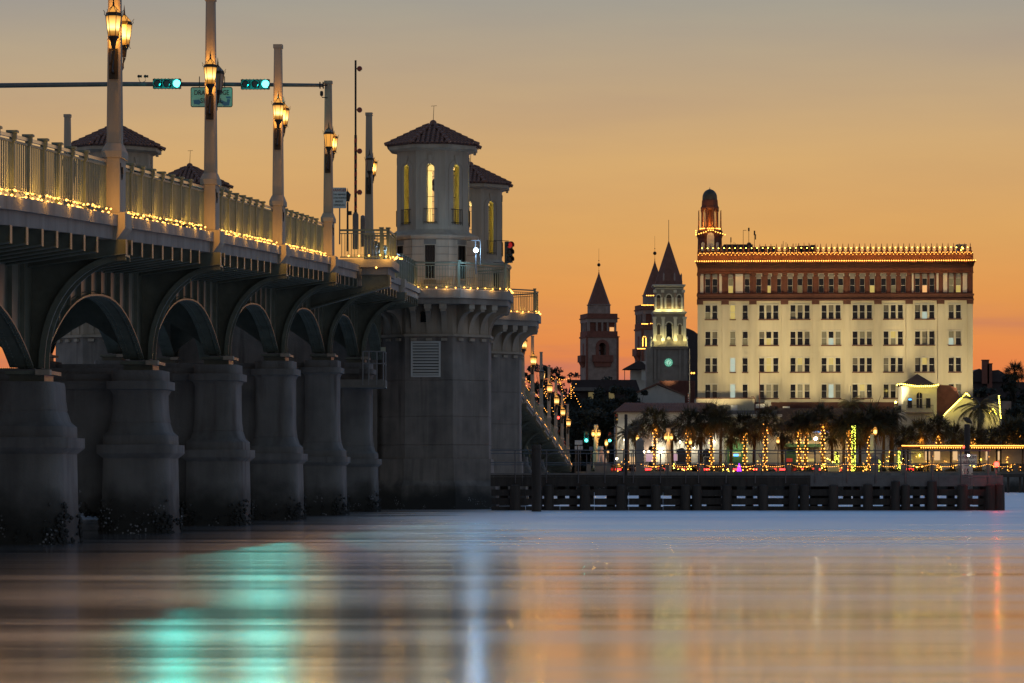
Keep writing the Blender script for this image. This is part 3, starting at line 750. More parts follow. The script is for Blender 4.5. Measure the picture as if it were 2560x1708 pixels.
def flat_rail(name, label, pts, zt, zb, posts, sp=.12, x0=0, group=None, mat_='railmetal', root=None):
    r = root or bthing(name, label, 'railing', pts[0][0], pts[0][1], zb, group)
    for p, q in zip(pts[:-1], pts[1:]):
        P_, Q_ = Vector((p[0], p[1], 0)), Vector((q[0], q[1], 0)); d = (Q_ - P_); L = d.length; d.normalize(); nrm = Vector((-d.y, d.x, 0))
        def bar(z0, z1, w):
            return MB().hexa([tuple(P_ - nrm * w + Vector((0, 0, z0))), tuple(Q_ - nrm * w + Vector((0, 0, z0))), tuple(Q_ + nrm * w + Vector((0, 0, z0))), tuple(P_ + nrm * w + Vector((0, 0, z0)))],
                             [tuple(P_ - nrm * w + Vector((0, 0, z1))), tuple(Q_ - nrm * w + Vector((0, 0, z1))), tuple(Q_ + nrm * w + Vector((0, 0, z1))), tuple(P_ + nrm * w + Vector((0, 0, z1)))])
        part(bar(zt - .08, zt, .04), 'top_rail', mat_, r); part(bar(zt - .2, zt - .16, .02), 'second_rail', mat_, r); part(bar(zb + .08, zb + .13, .025), 'bottom_rail', mat_, r)
        b = MB(); k = sp / 2
        while k < L:
            c = P_ + d * k; b.box(c.x - .014, c.x + .014, c.y - .014, c.y + .014, zb + .13, zt - .16); k += sp
        part(b, 'pickets', mat_, r, kind='stuff')
    for c in posts:
        b = MB(); b.box(c[0] - .07, c[0] + .07, c[1] - .07, c[1] + .07, zb, zt + .02); b.box(c[0] - .10, c[0] + .10, c[1] - .10, c[1] + .10, zt + .021, zt + .08)
        part(b, 'railing_post', mat_, r)
    return r
flat_rail('platform_railing', 'railing round the gate platform, in front of the fifth lamp column', [(-14.7, 144.5), (-12.62, 144.5), (-12.62, 147.9), (-14, 147.9)], 12.43, 11.12, [(-12.9, 144.5), (-12.62, 144.6), (-12.62, 147.9)], .14)
def bulbs_along(name, label, pts, sp, rad, m, root_rad=.008, wire=True, jitter=.0, group=None, lights=0, power=5, col=(1, .5, .08), world=False, cat='string lights', off=(0, 0, 0)):
    pts = [Vector(p) for p in pts]
    base = pts[0]
    r = thing(name, label, cat, base if world else BW(*base), 0 if world else -A, group)
    rnd = random.Random(hash(label) % 1000 if False else len(label)); b = MB(); w = []
    tot = 0
    acc = []
    for p, q in zip(pts[:-1], pts[1:]):
        L = (q - p).length; n = max(1, round(L / sp))
        for k in range(n):
            c = p + (q - p) * ((k + .5) / n) - base + Vector((rnd.uniform(-1, 1), rnd.uniform(-1, 1), rnd.uniform(-1, 1))) * jitter
            b.octa(c, rad); acc.append(c)
    b.build('bulbs', m, r, kind='stuff')
    if wire and len(acc) > 1: MB().tube([c + Vector((0, 0, rad * .8)) for c in acc], root_rad, 3).build('wire', 'black', r)
    for k in range(lights):
        c = acc[int((k + .5) * len(acc) / lights)]
        lamp('POINT', tuple(c + Vector(off)), col, power, .05, r)
    return r
bulbs_along('string_lights', 'two short rows of warm bulbs on the gate platform edge', [(-14.6, 144.1, 11.22), (-13.6, 144.1, 11.3), (-12.4, 144.15, 11.2), (-12.36, 148, 11.35)], .42, .045, 'e_bulbn', jitter=.08, lights=5, power=14, off=(0, -.12, .05), group='warm string lights along the bridge edge')
single('bulb', MB().octa((0, 0, 0), .05), 'e_bulbn', 'single warm bulb under the gate platform corner', 'light bulb', BW(-13.1, 144.2, 10.75))

# ---------------------------------------------------------------- tower piers
def arch_panel(b, w, z0, z1, ow, oz0, oz1, depth, P, rev=None, n=8):
    """wall panel of width w with an arched opening; P maps (u, outward, z)"""
    r = ow / 2; zs = oz1 - r
    def quad(pts): b.add([P(*p) for p in pts], [(0, 1, 2, 3)])
    quad([(-w / 2, 0, z0), (-r, 0, z0), (-r, 0, z1), (-w / 2, 0, z1)])
    quad([(r, 0, z0), (w / 2, 0, z0), (w / 2, 0, z1), (r, 0, z1)])
    quad([(-r, 0, z0), (r, 0, z0), (r, 0, oz0), (-r, 0, oz0)])
    arc = [(-r * math.cos(math.pi * k / n), zs + r * math.sin(math.pi * k / n)) for k in range(n + 1)]
    for (ua, za), (ub, zb_) in zip(arc[:-1], arc[1:]): quad([(ua, 0, za), (ub, 0, zb_), (ub, 0, z1), (ua, 0, z1)])
    rb = rev or b
    outl = [(-r, oz0), (-r, zs)] + arc[1:-1] + [(r, zs), (r, oz0), (-r, oz0)]
    for (ua, za), (ub, zb_) in zip(outl[:-1], outl[1:]):
        rb.add([P(ua, 0, za), P(ub, 0, zb_), P(ub, -depth, zb_), P(ua, -depth, za)], [(0, 1, 2, 3)])
    return [(-r, oz0)] + arc + [(r, oz0)]

def oface(k, ap):
    """frame of octagon face k: local point (u across, n outward, z)"""
    t = -math.pi / 2 + k * math.pi / 4
    nx, ny = math.cos(t), math.sin(t); ux, uy = -ny, nx
    return lambda u, n, z: (nx * (ap + n) + ux * u, ny * (ap + n) + uy * u, z)

def tile_roof(root, ap, z0, z1, top=.22, name='tile_roof'):
    b = MB(); b.oct([(ap - .05, z0 - .02), (top, z1 - .03)]); b.build('roof_deck', 'tile', root)
    b = MB(); sl = math.hypot(ap - top, z1 - z0)
    k8 = math.tan(math.pi / 8)
    for k in range(8):
        P = oface(k, 0)
        W = ap * k8
        nc = max(3, int(2 * W / .24)); 
        for c in range(nc):
            u = -W + (c + .5) * 2 * W / nc
            rmin = abs(u) / k8
            ns = int((ap - max(rmin, top)) / (ap - top) * sl / .33)
            for j in range(ns):
                a0 = ap + .04 - (ap - top) * (j * .33 / sl); a1 = a0 - (ap - top) * (.36 / sl)
                zz0 = z0 + (z1 - z0) * (j * .33 / sl); zz1 = zz0 + (z1 - z0) * (.36 / sl)
                vs = []
                for (aa, zz, rr) in ((a0, zz0 + .045, .088), (a1, zz1 + .01, .07)):
                    for q in range(5):
                        t = math.pi * q / 4
                        vs.append(P(u + rr * math.cos(t), aa, zz + rr * math.sin(t)))
                b.add(vs, [(q, q + 1, q + 6, q + 5) for q in range(4)] + [(4, 3, 2, 1, 0)])
        # hip
        t = -math.pi / 2 + k * math.pi / 4 + math.pi / 8; kk = 1 / math.cos(math.pi / 8)
        ns = int(sl / .36)
        for j in range(ns):
            f0 = j / ns; f1 = (j + 1.08) / ns
            r0 = (ap + .06) * kk + (top - ap - .06) * kk * f0; r1 = (ap + .06) * kk + (top - ap - .06) * kk * min(1, f1)
            b.cyl((r0 * math.cos(t), r0 * math.sin(t), z0 + .07 + (z1 - z0) * f0), (r1 * math.cos(t), r1 * math.sin(t), z0 + .04 + (z1 - z0) * min(1, f1)), .105, .085, 6)
    b.build('roof_tiles', 'tile', root, smooth=True, kind='stuff')
    b = MB(); b.ball((0, 0, z1 + .1), .2, 12, 8); b.lathe([(.2, z1 - .1), (.17, z1 + .1)], 12); b.build('finial', 'tile', root, smooth=True)

def tower(name, X, Y, label, full=True):
    """octagonal bridge tower on its own bastion; built about its axis, z = 0 at the water"""
    r = thing(name, label, 'bridge tower', (X, Y, 0), -A, 'octagonal towers of the drawbridge')
    MB().oct([(3.6, -1.5), (3.48, 1.25), (3.26, 1.55), (3.24, 2.7), (3.12, 2.72), (3.11, 3.42), (3.085, 3.44), (3.085, 3.47), (3.11, 3.49), (3.105, 4.95), (3.08, 4.97), (3.08, 5.0), (3.105, 5.02), (3.10, 6.9), (3.075, 6.92), (3.075, 6.95), (3.10, 6.97), (3.10, 9.2), (3.10, 9.26)]).build('bastion', 'bastion', r)
    MB().oct([(3.12, 9.261), (3.22, 9.29), (3.22, 9.42), (3.06, 9.44), (3.04, 10.99)]).build('bastion_neck', 'stucco', r)
    # corbels under the balcony
    prof = [(3.03, 9.43)]
    for k in range(9):
        a = math.pi / 2 * k / 8; prof.append((4.0 - .9 * math.cos(a), 9.44 + 1.15 * math.sin(a)))
    prof += [(4.1, 10.6), (4.1, 10.99), (3.03, 10.99)]
    proto = None
    for k in range(8):
        for u in (-.82, 0, .82):
            P = oface(k, 0)
            if proto is None:
                b = MB(); o_ = []
                b.hexa([( -.14, -p[0], p[1]) for p in prof], [(.14, -p[0], p[1]) for p in prof])
                b.box(-.19, .19, -4.14, -3.6, 10.72, 10.985)
                b.box(-.16, .16, -3.26, -3.12, 9.05, 9.2)
                me = MB.build(b, 'corbel', 'stucco', r); proto = me.data
                o = me
            else:
                o = link('corbel', proto, r)
            t = k * math.pi / 4
            o.rotation_euler = (0, 0, t); o.location = (math.cos(t) * u, math.sin(t) * u, 0)
    MB().oct([(4.16, 10.99), (4.16, 11.30)]).build('balcony_slab', 'fascia', r)
    MB().oct([(4.3, 11.301), (4.3, 11.74), (4.22, 11.78)]).build('balcony_cornice', 'fascia', r)
    # louvred vent on the front face
    if full:
        P = oface(0, 3.1); b = MB()
        for (u0, u1, z0, z1) in ((-.97, -.87, 7.1, 9.03), (.53, .63, 7.1, 9.03), (-.87, .53, 7.1, 7.2), (-.87, .53, 8.93, 9.03)):
            b.hexa([P(u0, .0, z0), P(u1, .0, z0), P(u1, .09, z0), P(u0, .09, z0)], [P(u0, .0, z1), P(u1, .0, z1), P(u1, .09, z1), P(u0, .09, z1)])
        v = b.build('vent_frame', 'sash', r)
        b = MB(); b.add([P(-.87, .01, 7.2), P(.53, .01, 7.2), P(.53, .01, 8.93), P(-.87, .01, 8.93)], [(0, 1, 2, 3)]); b.build('vent_back', 'black', v)
        for j in range(11):
            z = 7.22 + j * .157
            b = MB(); b.hexa([P(-.87, .075, z), P(.53, .075, z), P(.53, .085, z + .01), P(-.87, .085, z + .01)], [P(-.87, .015, z + .1), P(.53, .015, z + .1), P(.53, .02, z + .115), P(-.87, .02, z + .115)])
            b.build('vent_slat', 'sash', v)
        b = MB(); b.add([P(-.45, .012, 10.05), P(-.12, .012, 10.05), P(-.12, .012, 10.6), P(-.45, .012, 10.6)], [(0, 1, 2, 3)]); b.build('small_window', 'glass', r)
    # rusticated base storey
    k8 = math.tan(math.pi / 8); ap = 2.38; w = 2 * ap * k8
    for k in range(8):
        P = oface(k, ap - .05); b = MB(); wi = 2 * (ap - .05) * k8
        def slab(bb, u0, u1, n0, n1, z0, z1, P=P):
            return bb.hexa([P(u0, n0, z0), P(u1, n0, z0), P(u1, n1, z0), P(u0, n1, z0)], [P(u0, n0, z1), P(u1, n0, z1), P(u1, n1, z1), P(u0, n1, z1)])
        b.add([P(-wi / 2, 0, 11.74), P(-.27, 0, 11.74), P(-.27, 0, 14.6), P(-wi / 2, 0, 14.6), P(.27, 0, 11.74), P(wi / 2, 0, 11.74), P(wi / 2, 0, 14.6), P(.27, 0, 14.6), P(-.27, 0, 14.27), P(.27, 0, 14.27), P(-.27, 0, 12.44), P(.27, 0, 12.44)],
              [(0, 1, 2, 3), (4, 5, 6, 7), (8, 9, 7, 2), (1, 4, 11, 10)])
        b.build('base_wall', 'stucco2', r)
        g = MB(); g.add([P(-.27, -.12, 12.4), P(.27, -.12, 12.4), P(.27, -.12, 14.3), P(-.27, -.12, 14.3)], [(0, 1, 2, 3)])
        for u in (-.27, .27): g.add([P(u, 0, 12.4), P(u, -.12, 12.4), P(u, -.12, 14.3), P(u, 0, 14.3)], [(0, 1, 2, 3)])
        g = g.build('grille_window', 'glass', r)
        if full and k in (0, 1, 7, 2):
            gb = MB()
            for q in range(5): slab(gb, -.24 + q * .12 - .01, -.24 + q * .12 + .01, -.03, -.01, 12.45, 14.26)
            for z in (12.5, 13.2, 13.4, 14.2): slab(gb, -.27, .27, -.028, -.012, z, z + .03)
            gb.build('grille_bars', 'iron', g)
            for c in range(7):
                z0 = 11.76 + c * .402; z1 = z0 + .375
                if z1 > 14.58: z1 = 14.58
                if z0 > 14.2 or z1 < 12.44 or True:
                    if z1 <= 12.46 or z0 >= 14.25:
                        slab(MB(), 0, 0, 0, 0, 0, 0)
                        for u0, u1 in ((-w / 2 + .02, -.02), (.0, w / 2 - .02)): slab(MB(), u0, u1, .001, .05, z0, z1).build('stone_block', 'stucco', r)
                    else:
                        for u0, u1 in ((-w / 2 + .02, -.33), (.33, w / 2 - .02)): slab(MB(), u0, u1, .001, .05, z0, z1).build('stone_block', 'stucco', r)
            fr = MB()
            for u0, u1 in ((-.32, -.272), (.272, .32)): slab(fr, u0, u1, .001, .06, 12.46, 14.25)
            slab(fr, -.32, .32, .001, .06, 14.251, 14.30); slab(fr, -.36, .36, .001, .08, 12.38, 12.455)
            fr.build('window_surround', 'stucco', r)
    MB().oct([(2.3, 14.58), (2.42, 14.601), (2.5, 14.72), (2.5, 14.8), (2.3, 14.86), (2.08, 15.0), (1.95, 15.12)]).build('string_course', 'stucco', r)
    # shaft with tall arched windows
    ap = 1.92; w = 2 * ap * k8
    for k in range(8):
        P = oface(k, ap); b = MB(); rev = MB()
        outl = arch_panel(b, w, 15.0, 19.42, .40, 15.47, 18.68, .34, P, rev)
        b.build('shaft_wall', 'stucco', r)
        if full:
            wo_ = rev.build('window', 'yellowp', r)
            fr = MB(); arch_panel(fr, w * (ap - .34) / ap, 15.02, 19.42, .34, 15.50, 18.64, 0, oface(k, ap - .342)); fr.build('room_wall', 'roomwall', r)
            fr = MB(); [fr.add([P(-.2, -.30, z_), P(.2, -.30, z_), P(.2, -.30, z_ + .03), P(-.2, -.30, z_ + .03)], [(0, 1, 2, 3)]) for z_ in (15.5, 16.9, 18.3)]; fr.build('window_bar', 'iron', wo_)
        else:
            wn = MB(); wn.add([P(u, -.34, z) for u, z in outl], [tuple(range(len(outl)))])
            wo_ = wn.build('window', 'glass', r); rev.build('window_reveal', 'stucco', wo_)
        b = MB()
        def slab(bb, u0, u1, n0, n1, z0, z1, P=P):
            return bb.hexa([P(u0, n0, z0), P(u1, n0, z0), P(u1, n1, z0), P(u0, n1, z0)], [P(u0, n0, z1), P(u1, n0, z1), P(u1, n1, z1), P(u0, n1, z1)])
        for j in range(10):
            a0, a1 = math.pi * j / 10, math.pi * (j + 1) / 10
            q = lambda rr, a, n: P(-rr * math.cos(a), n, 18.35 + rr * math.sin(a))
            b.hexa([q(.44, a0, .001), q(.44, a1, .001), q(.44, a1, .03), q(.44, a0, .03)], [q(.56, a0, .001), q(.56, a1, .001), q(.56, a1, .03), q(.56, a0, .03)])
        for sg in (-1, 1): slab(b, sg * .5 - .06, sg * .5 + .06, .001, .03, 15.35, 18.349)
        b.hexa([P(-.09, .001, 18.75), P(.09, .001, 18.75), P(.09, .07, 18.75), P(-.09, .07, 18.75)], [P(-.15, .001, 19.15), P(.15, .001, 19.15), P(.15, .07, 19.15), P(-.15, .07, 19.15)])
        b.build('window_surround', 'stucco', r)
        if full:
            b = MB()
            for z in (15.5, 16.22): slab(b, -.36, .36, .06, .085, z, z + .03)
            for q in range(7): slab(b, -.36 + q * .118, -.36 + q * .118 + .014, .06, .085, 15.4, 16.22)
            for u in (-.36, .36): slab(b, u - .01, u + .01, 0.0, .085, 15.5, 15.53); slab(b, u - .01, u + .01, 0, .085, 16.22, 16.25)
            b.build('window_rail', 'iron', r)
    if full:
        MB().oct([(1.57, 15.01), (1.57, 15.04)]).build('room_floor', 'roomwall', r); MB().oct([(1.57, 19.3), (1.57, 19.34)]).build('room_ceiling', 'roomwall', r)
        MB().ball((0, 0, 18.9), .12, 8, 6).build('ceiling_lamp', 'e_warmwhite', r); lamp('POINT', (0, 0, 18.2), (1, .82, .42), 125, .15, r); lamp('POINT', (0, 0, 16.2), (1, .82, .42), 90, .15, r)
    MB().oct([(1.93, 19.4), (2.02, 19.44), (2.32, 19.5), (2.36, 19.52), (2.36, 19.70), (2.0, 19.71)]).build('eaves_cornice', 'stucco', r)
    MB().box(2.2, 2.34, -.07, .07, 19.3, 19.5).build('eaves_bracket', 'stucco', r)
    tile_roof(r, 2.5, 19.74, 20.95)
    b = MB(); b.cyl((0, 0, 21.1), (.04, 0, 22.0), .018, .012, 5); b.cyl((-.12, 0, 22.0), (.2, 0, 22.02), .014, .014, 4); b.build('lightning_rod', 'iron', r)
    # deck-level floor of the tower
    return r
T1 = (PX(1083, 183), 183.0); T2 = (PX(1176, 207), 207.0)
tower('bridge_tower', *T1, 'large octagonal tower right of the lamp columns, tall lit slit windows')
tower('bridge_tower', *T2, 'octagonal tower half hidden behind the large one, same tiled roof')
def towerlocal(T, x, y): return (T[0] + x * CA + y * SA, T[1] - x * SA + y * CA)
for T, lb in ((T1, 'octagonal tower whose tiled roof rises behind the tallest lamp column'), (T2, 'farthest tower, only its small roof tip shows above the left railing')):
    dxp = -17.45
    xx, yy = T[0] + dxp * CA, T[1] - dxp * SA
    o = thing('bridge_tower', lb, 'bridge tower', (xx, yy, 0), -A, 'octagonal towers of the drawbridge')
    bpy.data.objects.remove(o)
    tower('bridge_tower', xx, yy, lb, full=False)
for T, lb in ((T1, 'pier wall joining the two nearer towers under the deck'), (T2, 'pier wall joining the two farther towers under the deck')):
    r = thing('tower_pier_wall', lb, 'pier wall', (T[0], T[1], 0), -A)
    MB().box(-14.2, -3.2, -1.6, 3.2, -1.5, 6.2).build('wall', 'bastion', r)
    MB().box(-16.4, -3.15, 1.0, 3.2, 6.201, 11.3).build('upper_wall', 'bastion', r)
    MB().box(-3.6, -2.9, -1.9, -1.0, -1.5, 10.9).build('corner_pilaster', 'bastion', r)
# balcony railings and their lights
def oct_pts(ap, ks):
    k = ap / math.cos(math.pi / 8); out = []
    for j in ks:
        t = -math.pi / 2 - math.pi / 8 + j * math.pi / 4; out.append((k * math.cos(t), k * math.sin(t)))
    return out
for T, lb, lb2 in ((T1, 'grey railing round the balcony of the large tower', 'warm bulbs along the balcony edge of the large tower'), (T2, 'railing of the second tower balcony, against the orange sky', 'warm bulbs on the balcony edge of the second tower')):
    r = thing('balcony_railing', lb, 'railing', (T[0], T[1], 11.78), -A, 'tower balcony railings'); BASE[r.name] = Vector((0, 0, 11.78))
    pts = oct_pts(4.05, (-1, 0, 1, 2, 3, 4))
    flat_rail('', '', pts, 13.22, 11.78, pts, .15, root=r)
    q = oct_pts(4.28, (-1, 0, 1, 2, 3))
    g = bulbs_along('string_lights', lb2, [(x, y, 11.86) for x, y in q], .52, .045, 'e_bulbn', jitter=.04, lights=10, power=13, off=(0, -.12, .06), group='warm string lights along the bridge edge')
    x, y = towerlocal(T, q[0][0], q[0][1]); g.location = (x, y, 11.86)

# drawbridge leaf between the towers and the far approach
r = bthing('bascule_span', 'drawbridge leaf deck between the two pairs of towers', 'bridge span', XE, 185, 11)
part(sb(MB(), -27.6, -14.2, 184.5, 205, -1.9, -1.5, 4), 'deck_slab', 'fascia', r)
part(sb(MB(), -14.6, -14.5, 184.5, 205, -3.4, -1.91, 4), 'edge_girder', 'steel', r)
FS = [218, 238, 258, 278, 298, 318, 338, 358, 378, 398, 418, 432]
fl = ['closest to the second tower', 'hidden behind the tower pier', 'partly hidden by the tower pier', 'appearing right of the tower pier', 'first full arch right of the tower pier', 'second arch right of the tower pier', 'above the lone mooring pile', 'right of the lone mooring pile', 'low near the shore', 'lowest before the shore', 'at the shore end']
for i in range(len(FS) - 1):
    span(i, FS[i], FS[i + 1], 'far approach span %s' % fl[i], foot=min(5.15, max(3.0, zr(FS[i + 1]) - 1.0)))
    if zr(FS[i]) - 5.5 > .8: pier(FS[i], max(2.9, zr(FS[i]) - 5.5), 'far approach pier under the span %s' % fl[i])
    railing(FS[i], FS[i + 1], 'far railing section on the span %s' % fl[i])
    light_string(FS[i], FS[i + 1], 'distant string of bulbs on the span %s' % fl[i], near=False, x=-13.95)
FC = ['hidden behind the second tower', 'hidden beside the second tower', 'hidden behind the tower balcony', 'first column right of the tower pier, half hidden', 'first full distant column with a lit lantern', 'distant column with a bright starry lantern and dark top', 'distant column with an unlit lantern and dark top',
      'distant column tapering, bright lantern halfway', 'distant column with lantern beside a red signal', 'distant column right of the red signal', 'last distant column before the green signal']
for i, s in enumerate(FS[:-1]):
    lamp_column(XE, s, 'distant lamp column: ' + FC[i] if i > 2 else 'distant lamp column ' + FC[i], ('off', 'lit') if i == 6 else ('lit', 'lit'))
    if i > 3: lamp_column(XF, s, 'far-side distant lamp column opposite the span %s' % fl[i], ('lit', 'lit'))
# ================================================================== SIGNALS, SIGNS AND GATE ON THE BRIDGE
SY = 133.2                                   # distance of the signal arm
g = mpp(SY)
arm = thing('signal_mast', 'long grey mast arm across the sky carrying the two green signals', 'signal mast', (PX(-160, SY), SY, 10.4))
b0 = Vector(arm.location)
def L3(px, py, dy=0, base=None, Y=SY): 
    base = b0 if base is None else base
    return (PX(px, Y) - base.x, Y + dy - base.y, PZ(py, Y) - base.z)
MB().cyl((0, 0, 0), (0, 0, 8.2), .17, .12, 12).build('mast_pole', 'galv', arm, True)
MB().tube([L3(-160, 216), L3(0, 214), L3(300, 210.5), L3(560, 211), L3(806, 213.5)], [.10, .098, .09, .08, .07], 10).build('mast_arm', 'galv', arm, True)
b = MB()
for px in (800, 808): b.box(*(L3(px, 0)[0] - .02, L3(px, 0)[0] + .02), -.16, .16, L3(0, 221)[2], L3(0, 206)[2])
b.box(L3(800, 0)[0], L3(818, 0)[0], -.03, .03, L3(0, 215)[2], L3(0, 212)[2]); b.build('clamp', 'black', arm)
def h_signal(px0, px1, py0, py1, name_label, lit='e_green'):
    Y = SY - .35
    r = thing('traffic_signal', name_label, 'traffic signal', (PX((px0 + px1) / 2, Y), Y, PZ((py0 + py1) / 2, Y)), 0, 'horizontal signal heads on the mast arm')
    w = (px1 - px0) * mpp(Y); h = (py1 - py0) * mpp(Y)
    b = MB(); b.box(-w / 2, w / 2, .0, .2, -h / 2, h / 2)
    for k in range(8):
        x = -w / 2 + w * (k + .5) / 8
        b.box(x - .015, x + .015, .02, .18, h / 2, h / 2 + .02); b.box(x - .015, x + .015, .02, .18, -h / 2 - .02, -h / 2)
    b.build('housing', 'signalbox', r)
    for k in range(3):
        cx = (-w / 3) + k * w / 3 + (0.03 if k == 2 else 0)
        b = MB(); n = 14; rr = h * .40
        ring = lambda r_, y: [(cx + r_ * math.cos(2 * math.pi * q / n), y, r_ * math.sin(2 * math.pi * q / n)) for q in range(n)]
        vz = MB(); 
        for q in range(n):
            t0, t1 = 2 * math.pi * q / n, 2 * math.pi * (q + 1) / n
            if math.sin((t0 + t1) / 2) < -.75: continue
            p = lambda t, rad, y: (cx + rad * math.cos(t), y, rad * math.sin(t))
            vz.hexa([p(t0, rr, 0), p(t1, rr, 0), p(t1, rr + .012, 0), p(t0, rr + .012, 0)], [p(t0, rr, -.2), p(t1, rr, -.2), p(t1, rr + .012, -.2), p(t0, rr + .012, -.2)])
        vz.build('visor', 'signalbox', r)
        b.rings([ring(rr * .97, -.003), ring(rr * .8, -.03)]); b.build('lens', lit if k == 2 else 'glass', r)
    l = lamp('SPOT', (w / 3 + .03, -.24, 0), (.0, 1.0, .85), 1500, .13, r); l.data.spot_size = R(150); l.data.spot_blend = .7; l.rotation_euler = (R(-78), 0, 0)
    for dx in (-.3, .1): lamp('POINT', (dx, -.55, .0), (.0, 1.0, .9), 10, .05, r)  # extra cyan lamps without a fixture, added to tint the housing
    return r
h_signal(382, 452, 197, 221, 'left green signal head on the mast arm')
h_signal(602, 674, 198.5, 222.5, 'right green signal head, between the second and third lamp columns')
b = MB()
r = thing('arm_detector', 'pair of small round detectors standing on the mast arm', 'detector', (PX(353, SY), SY, PZ(208, SY)))
for px in (347, 363):
    x = (px - 353) * g
    b.ball((x, 0, 17 * g), .062, 10, 6); b.cyl((x + .06, 0, 17 * g), (x + .12, 0, 17 * g), .05, .05, 8); b.tube([(x, 0, 12 * g), (x + .02, 0, 6 * g), (0, 0, 0)], .012, 4)
b.build('detector_heads', 'black', r, True)
# drawbridge sign
Y = SY - .25
r = thing('hanging_sign', 'pale green DRAWBRIDGE SIGNAL sign with peeling blue patches under the mast arm', 'sign', (PX(529, Y), Y, PZ(243, Y)))
w, h = 105 * mpp(Y) / 2, 50.5 * mpp(Y) / 2
def rr_plate(w, h, rad, y0, y1):
    pts = []
    for cx, cz, a0 in ((w - rad, h - rad, 0), (-w + rad, h - rad, 90), (-w + rad, -h + rad, 180), (w - rad, -h + rad, 270)):
        for k in range(5): t = R(a0 + 22.5 * k); pts.append((cx + rad * math.cos(t), cz + rad * math.sin(t)))
    return MB().prism(pts, 'y', y0, y1)
rr_plate(w, h, .08, 0, .03).build('sign_border', 'ink', r); rr_plate(w - .03, h - .03, .06, -.006, -.001).build('sign_plate', 'signgrey', r)
text('DRAWBRIDGE', .27, 'ink', r, (0, -.012, .17), sx=.80); text('SIGNAL', .27, 'ink', r, (0, -.012, -.15))
b = MB()
for pts in ([(-.72, -.12), (-.5, -.1), (-.4, -.2), (-.5, -.3), (-.7, -.27)], [(.25, -.13), (.4, -.12), (.6, -.2), (.62, -.08), (.74, -.09), (.7, -.33), (.5, -.35)], [(.55, .02), (.75, .03), (.77, -.06), (.6, -.05)]):
    b.add([(x, -.008, z) for x, z in pts], [tuple(range(len(pts)))])
b.build('peeling_patch', 'signblue', r)
b = MB(); b.box(-.5, -.47, .0, .05, h, h + .42); b.box(.5, .53, 0, .05, h, h + .42); b.build('sign_hanger', 'black', r)
# lit ledge seen under the first arch
Y = 196.0; q = mpp(Y)
r = thing('pier_ledge', 'pale ledge with a fine row of bulbs in the orange gap, far left edge', 'ledge', (PX(10, Y), Y, PZ(950, Y)))
MB().box(-90 * q, 46 * q, 0, .5, -6, 24 * q).build('ledge_wall', 'stucco', r)
b = MB(); [b.octa((px_ * q, -.1, 28 * q), .045) for px_ in range(-88, 42, 5)]; b.build('bulbs', 'e_bulb', r, kind='stuff')
# camera on the fourth column
Y = 132.8
r = thing('security_camera', 'small drum camera on an arm beside the fourth lamp column top', 'camera', (PX(804, Y), Y, PZ(236, Y)))
b = MB(); b.lathe([(.05, -.06), (.065, -.04), (.065, .1), (.04, .13)], 10); b.tube([(0, 0, -.06), (.02, 0, -.12), (.24, 0, -.14)], .02, 5); b.build('camera_body', 'black', r, True)
# danger sign
Y = 139.5
r = thing('warning_sign', 'white DANGER sign on a post, partly behind the fourth lamp column', 'sign', (PX(849, Y), Y, PZ(575, Y)))
q = mpp(Y)
MB().cyl((0, .04, -.6), (0, .04, 105 * q), .03, .03, 6).build('sign_post', 'galv', r)
rr_plate(.30, .43, .04, 0, .02).build('sign_plate', 'signwhite', r).location = (-.02, 0, 80 * q)
for t, z, s_ in (('DANGER', .32, .17), ('STAY BEHIND', .14, .095), ('GATES DURING', 0.0, .09), ('BRIDGE', -.15, .10), ('OPENINGS', -.30, .10)):
    text(t, s_, 'redpaint' if t == 'DANGER' else 'ink', r, (-.02, -.008, 80 * q + z), sx=.95)
# small post lantern
Y = 146.5; q = mpp(Y)
r = thing('gate_lantern_post', 'thin dark post with a small lantern behind the danger sign', 'lamp post', (PX(869, Y), Y, PZ(600, Y)))
b = MB(); b.cyl((0, 0, -.5), (0, 0, 95 * q), .05, .04, 8); b.box(0.02, .18, -.05, .05, 62 * q, 72 * q); b.build('post', 'black', r)
b = MB(); b.lathe([(.08, 96 * q), (.14, 112 * q), (.15, 113 * q), (.02, 122 * q), (.005, 130 * q)], 8); b.build('lamp_head', 'iron', r)
# raised barrier gate
Y = 148.0; q = mpp(Y)
r = thing('barrier_gate', 'raised drawbridge barrier arm with four round red lamps, tallest thin pole', 'barrier gate', (PX(889, Y), Y, PZ(600, Y)))
b = MB(); b.box(-7 * q, 7 * q, -.2, .2, -.4, 64 * q); b.box(-5 * q, 5 * q, -.15, .15, 64 * q, 68 * q); b.build('gate_housing', 'galv', r)
MB().box(-3.2 * q, 3.2 * q, -.05, .05, 66 * q, 262 * q).build('lower_arm', 'black', r)
MB().box(-2.4 * q, 2.4 * q, -.04, .04, 262 * q, 449 * q).build('upper_arm', 'black', r)
b = MB()
for k in range(9):
    z0 = (72 + k * 21) * q; b.hexa([(-3.4 * q, -.06, z0), (3.4 * q, -.06, z0 + .1), (3.4 * q, .06, z0 + .1), (-3.4 * q, .06, z0)], [(-3.4 * q, -.06, z0 + .18), (3.4 * q, -.06, z0 + .28), (3.4 * q, .06, z0 + .28), (-3.4 * q, .06, z0 + .18)])
b.build('arm_stripes', 'redpaint', r)
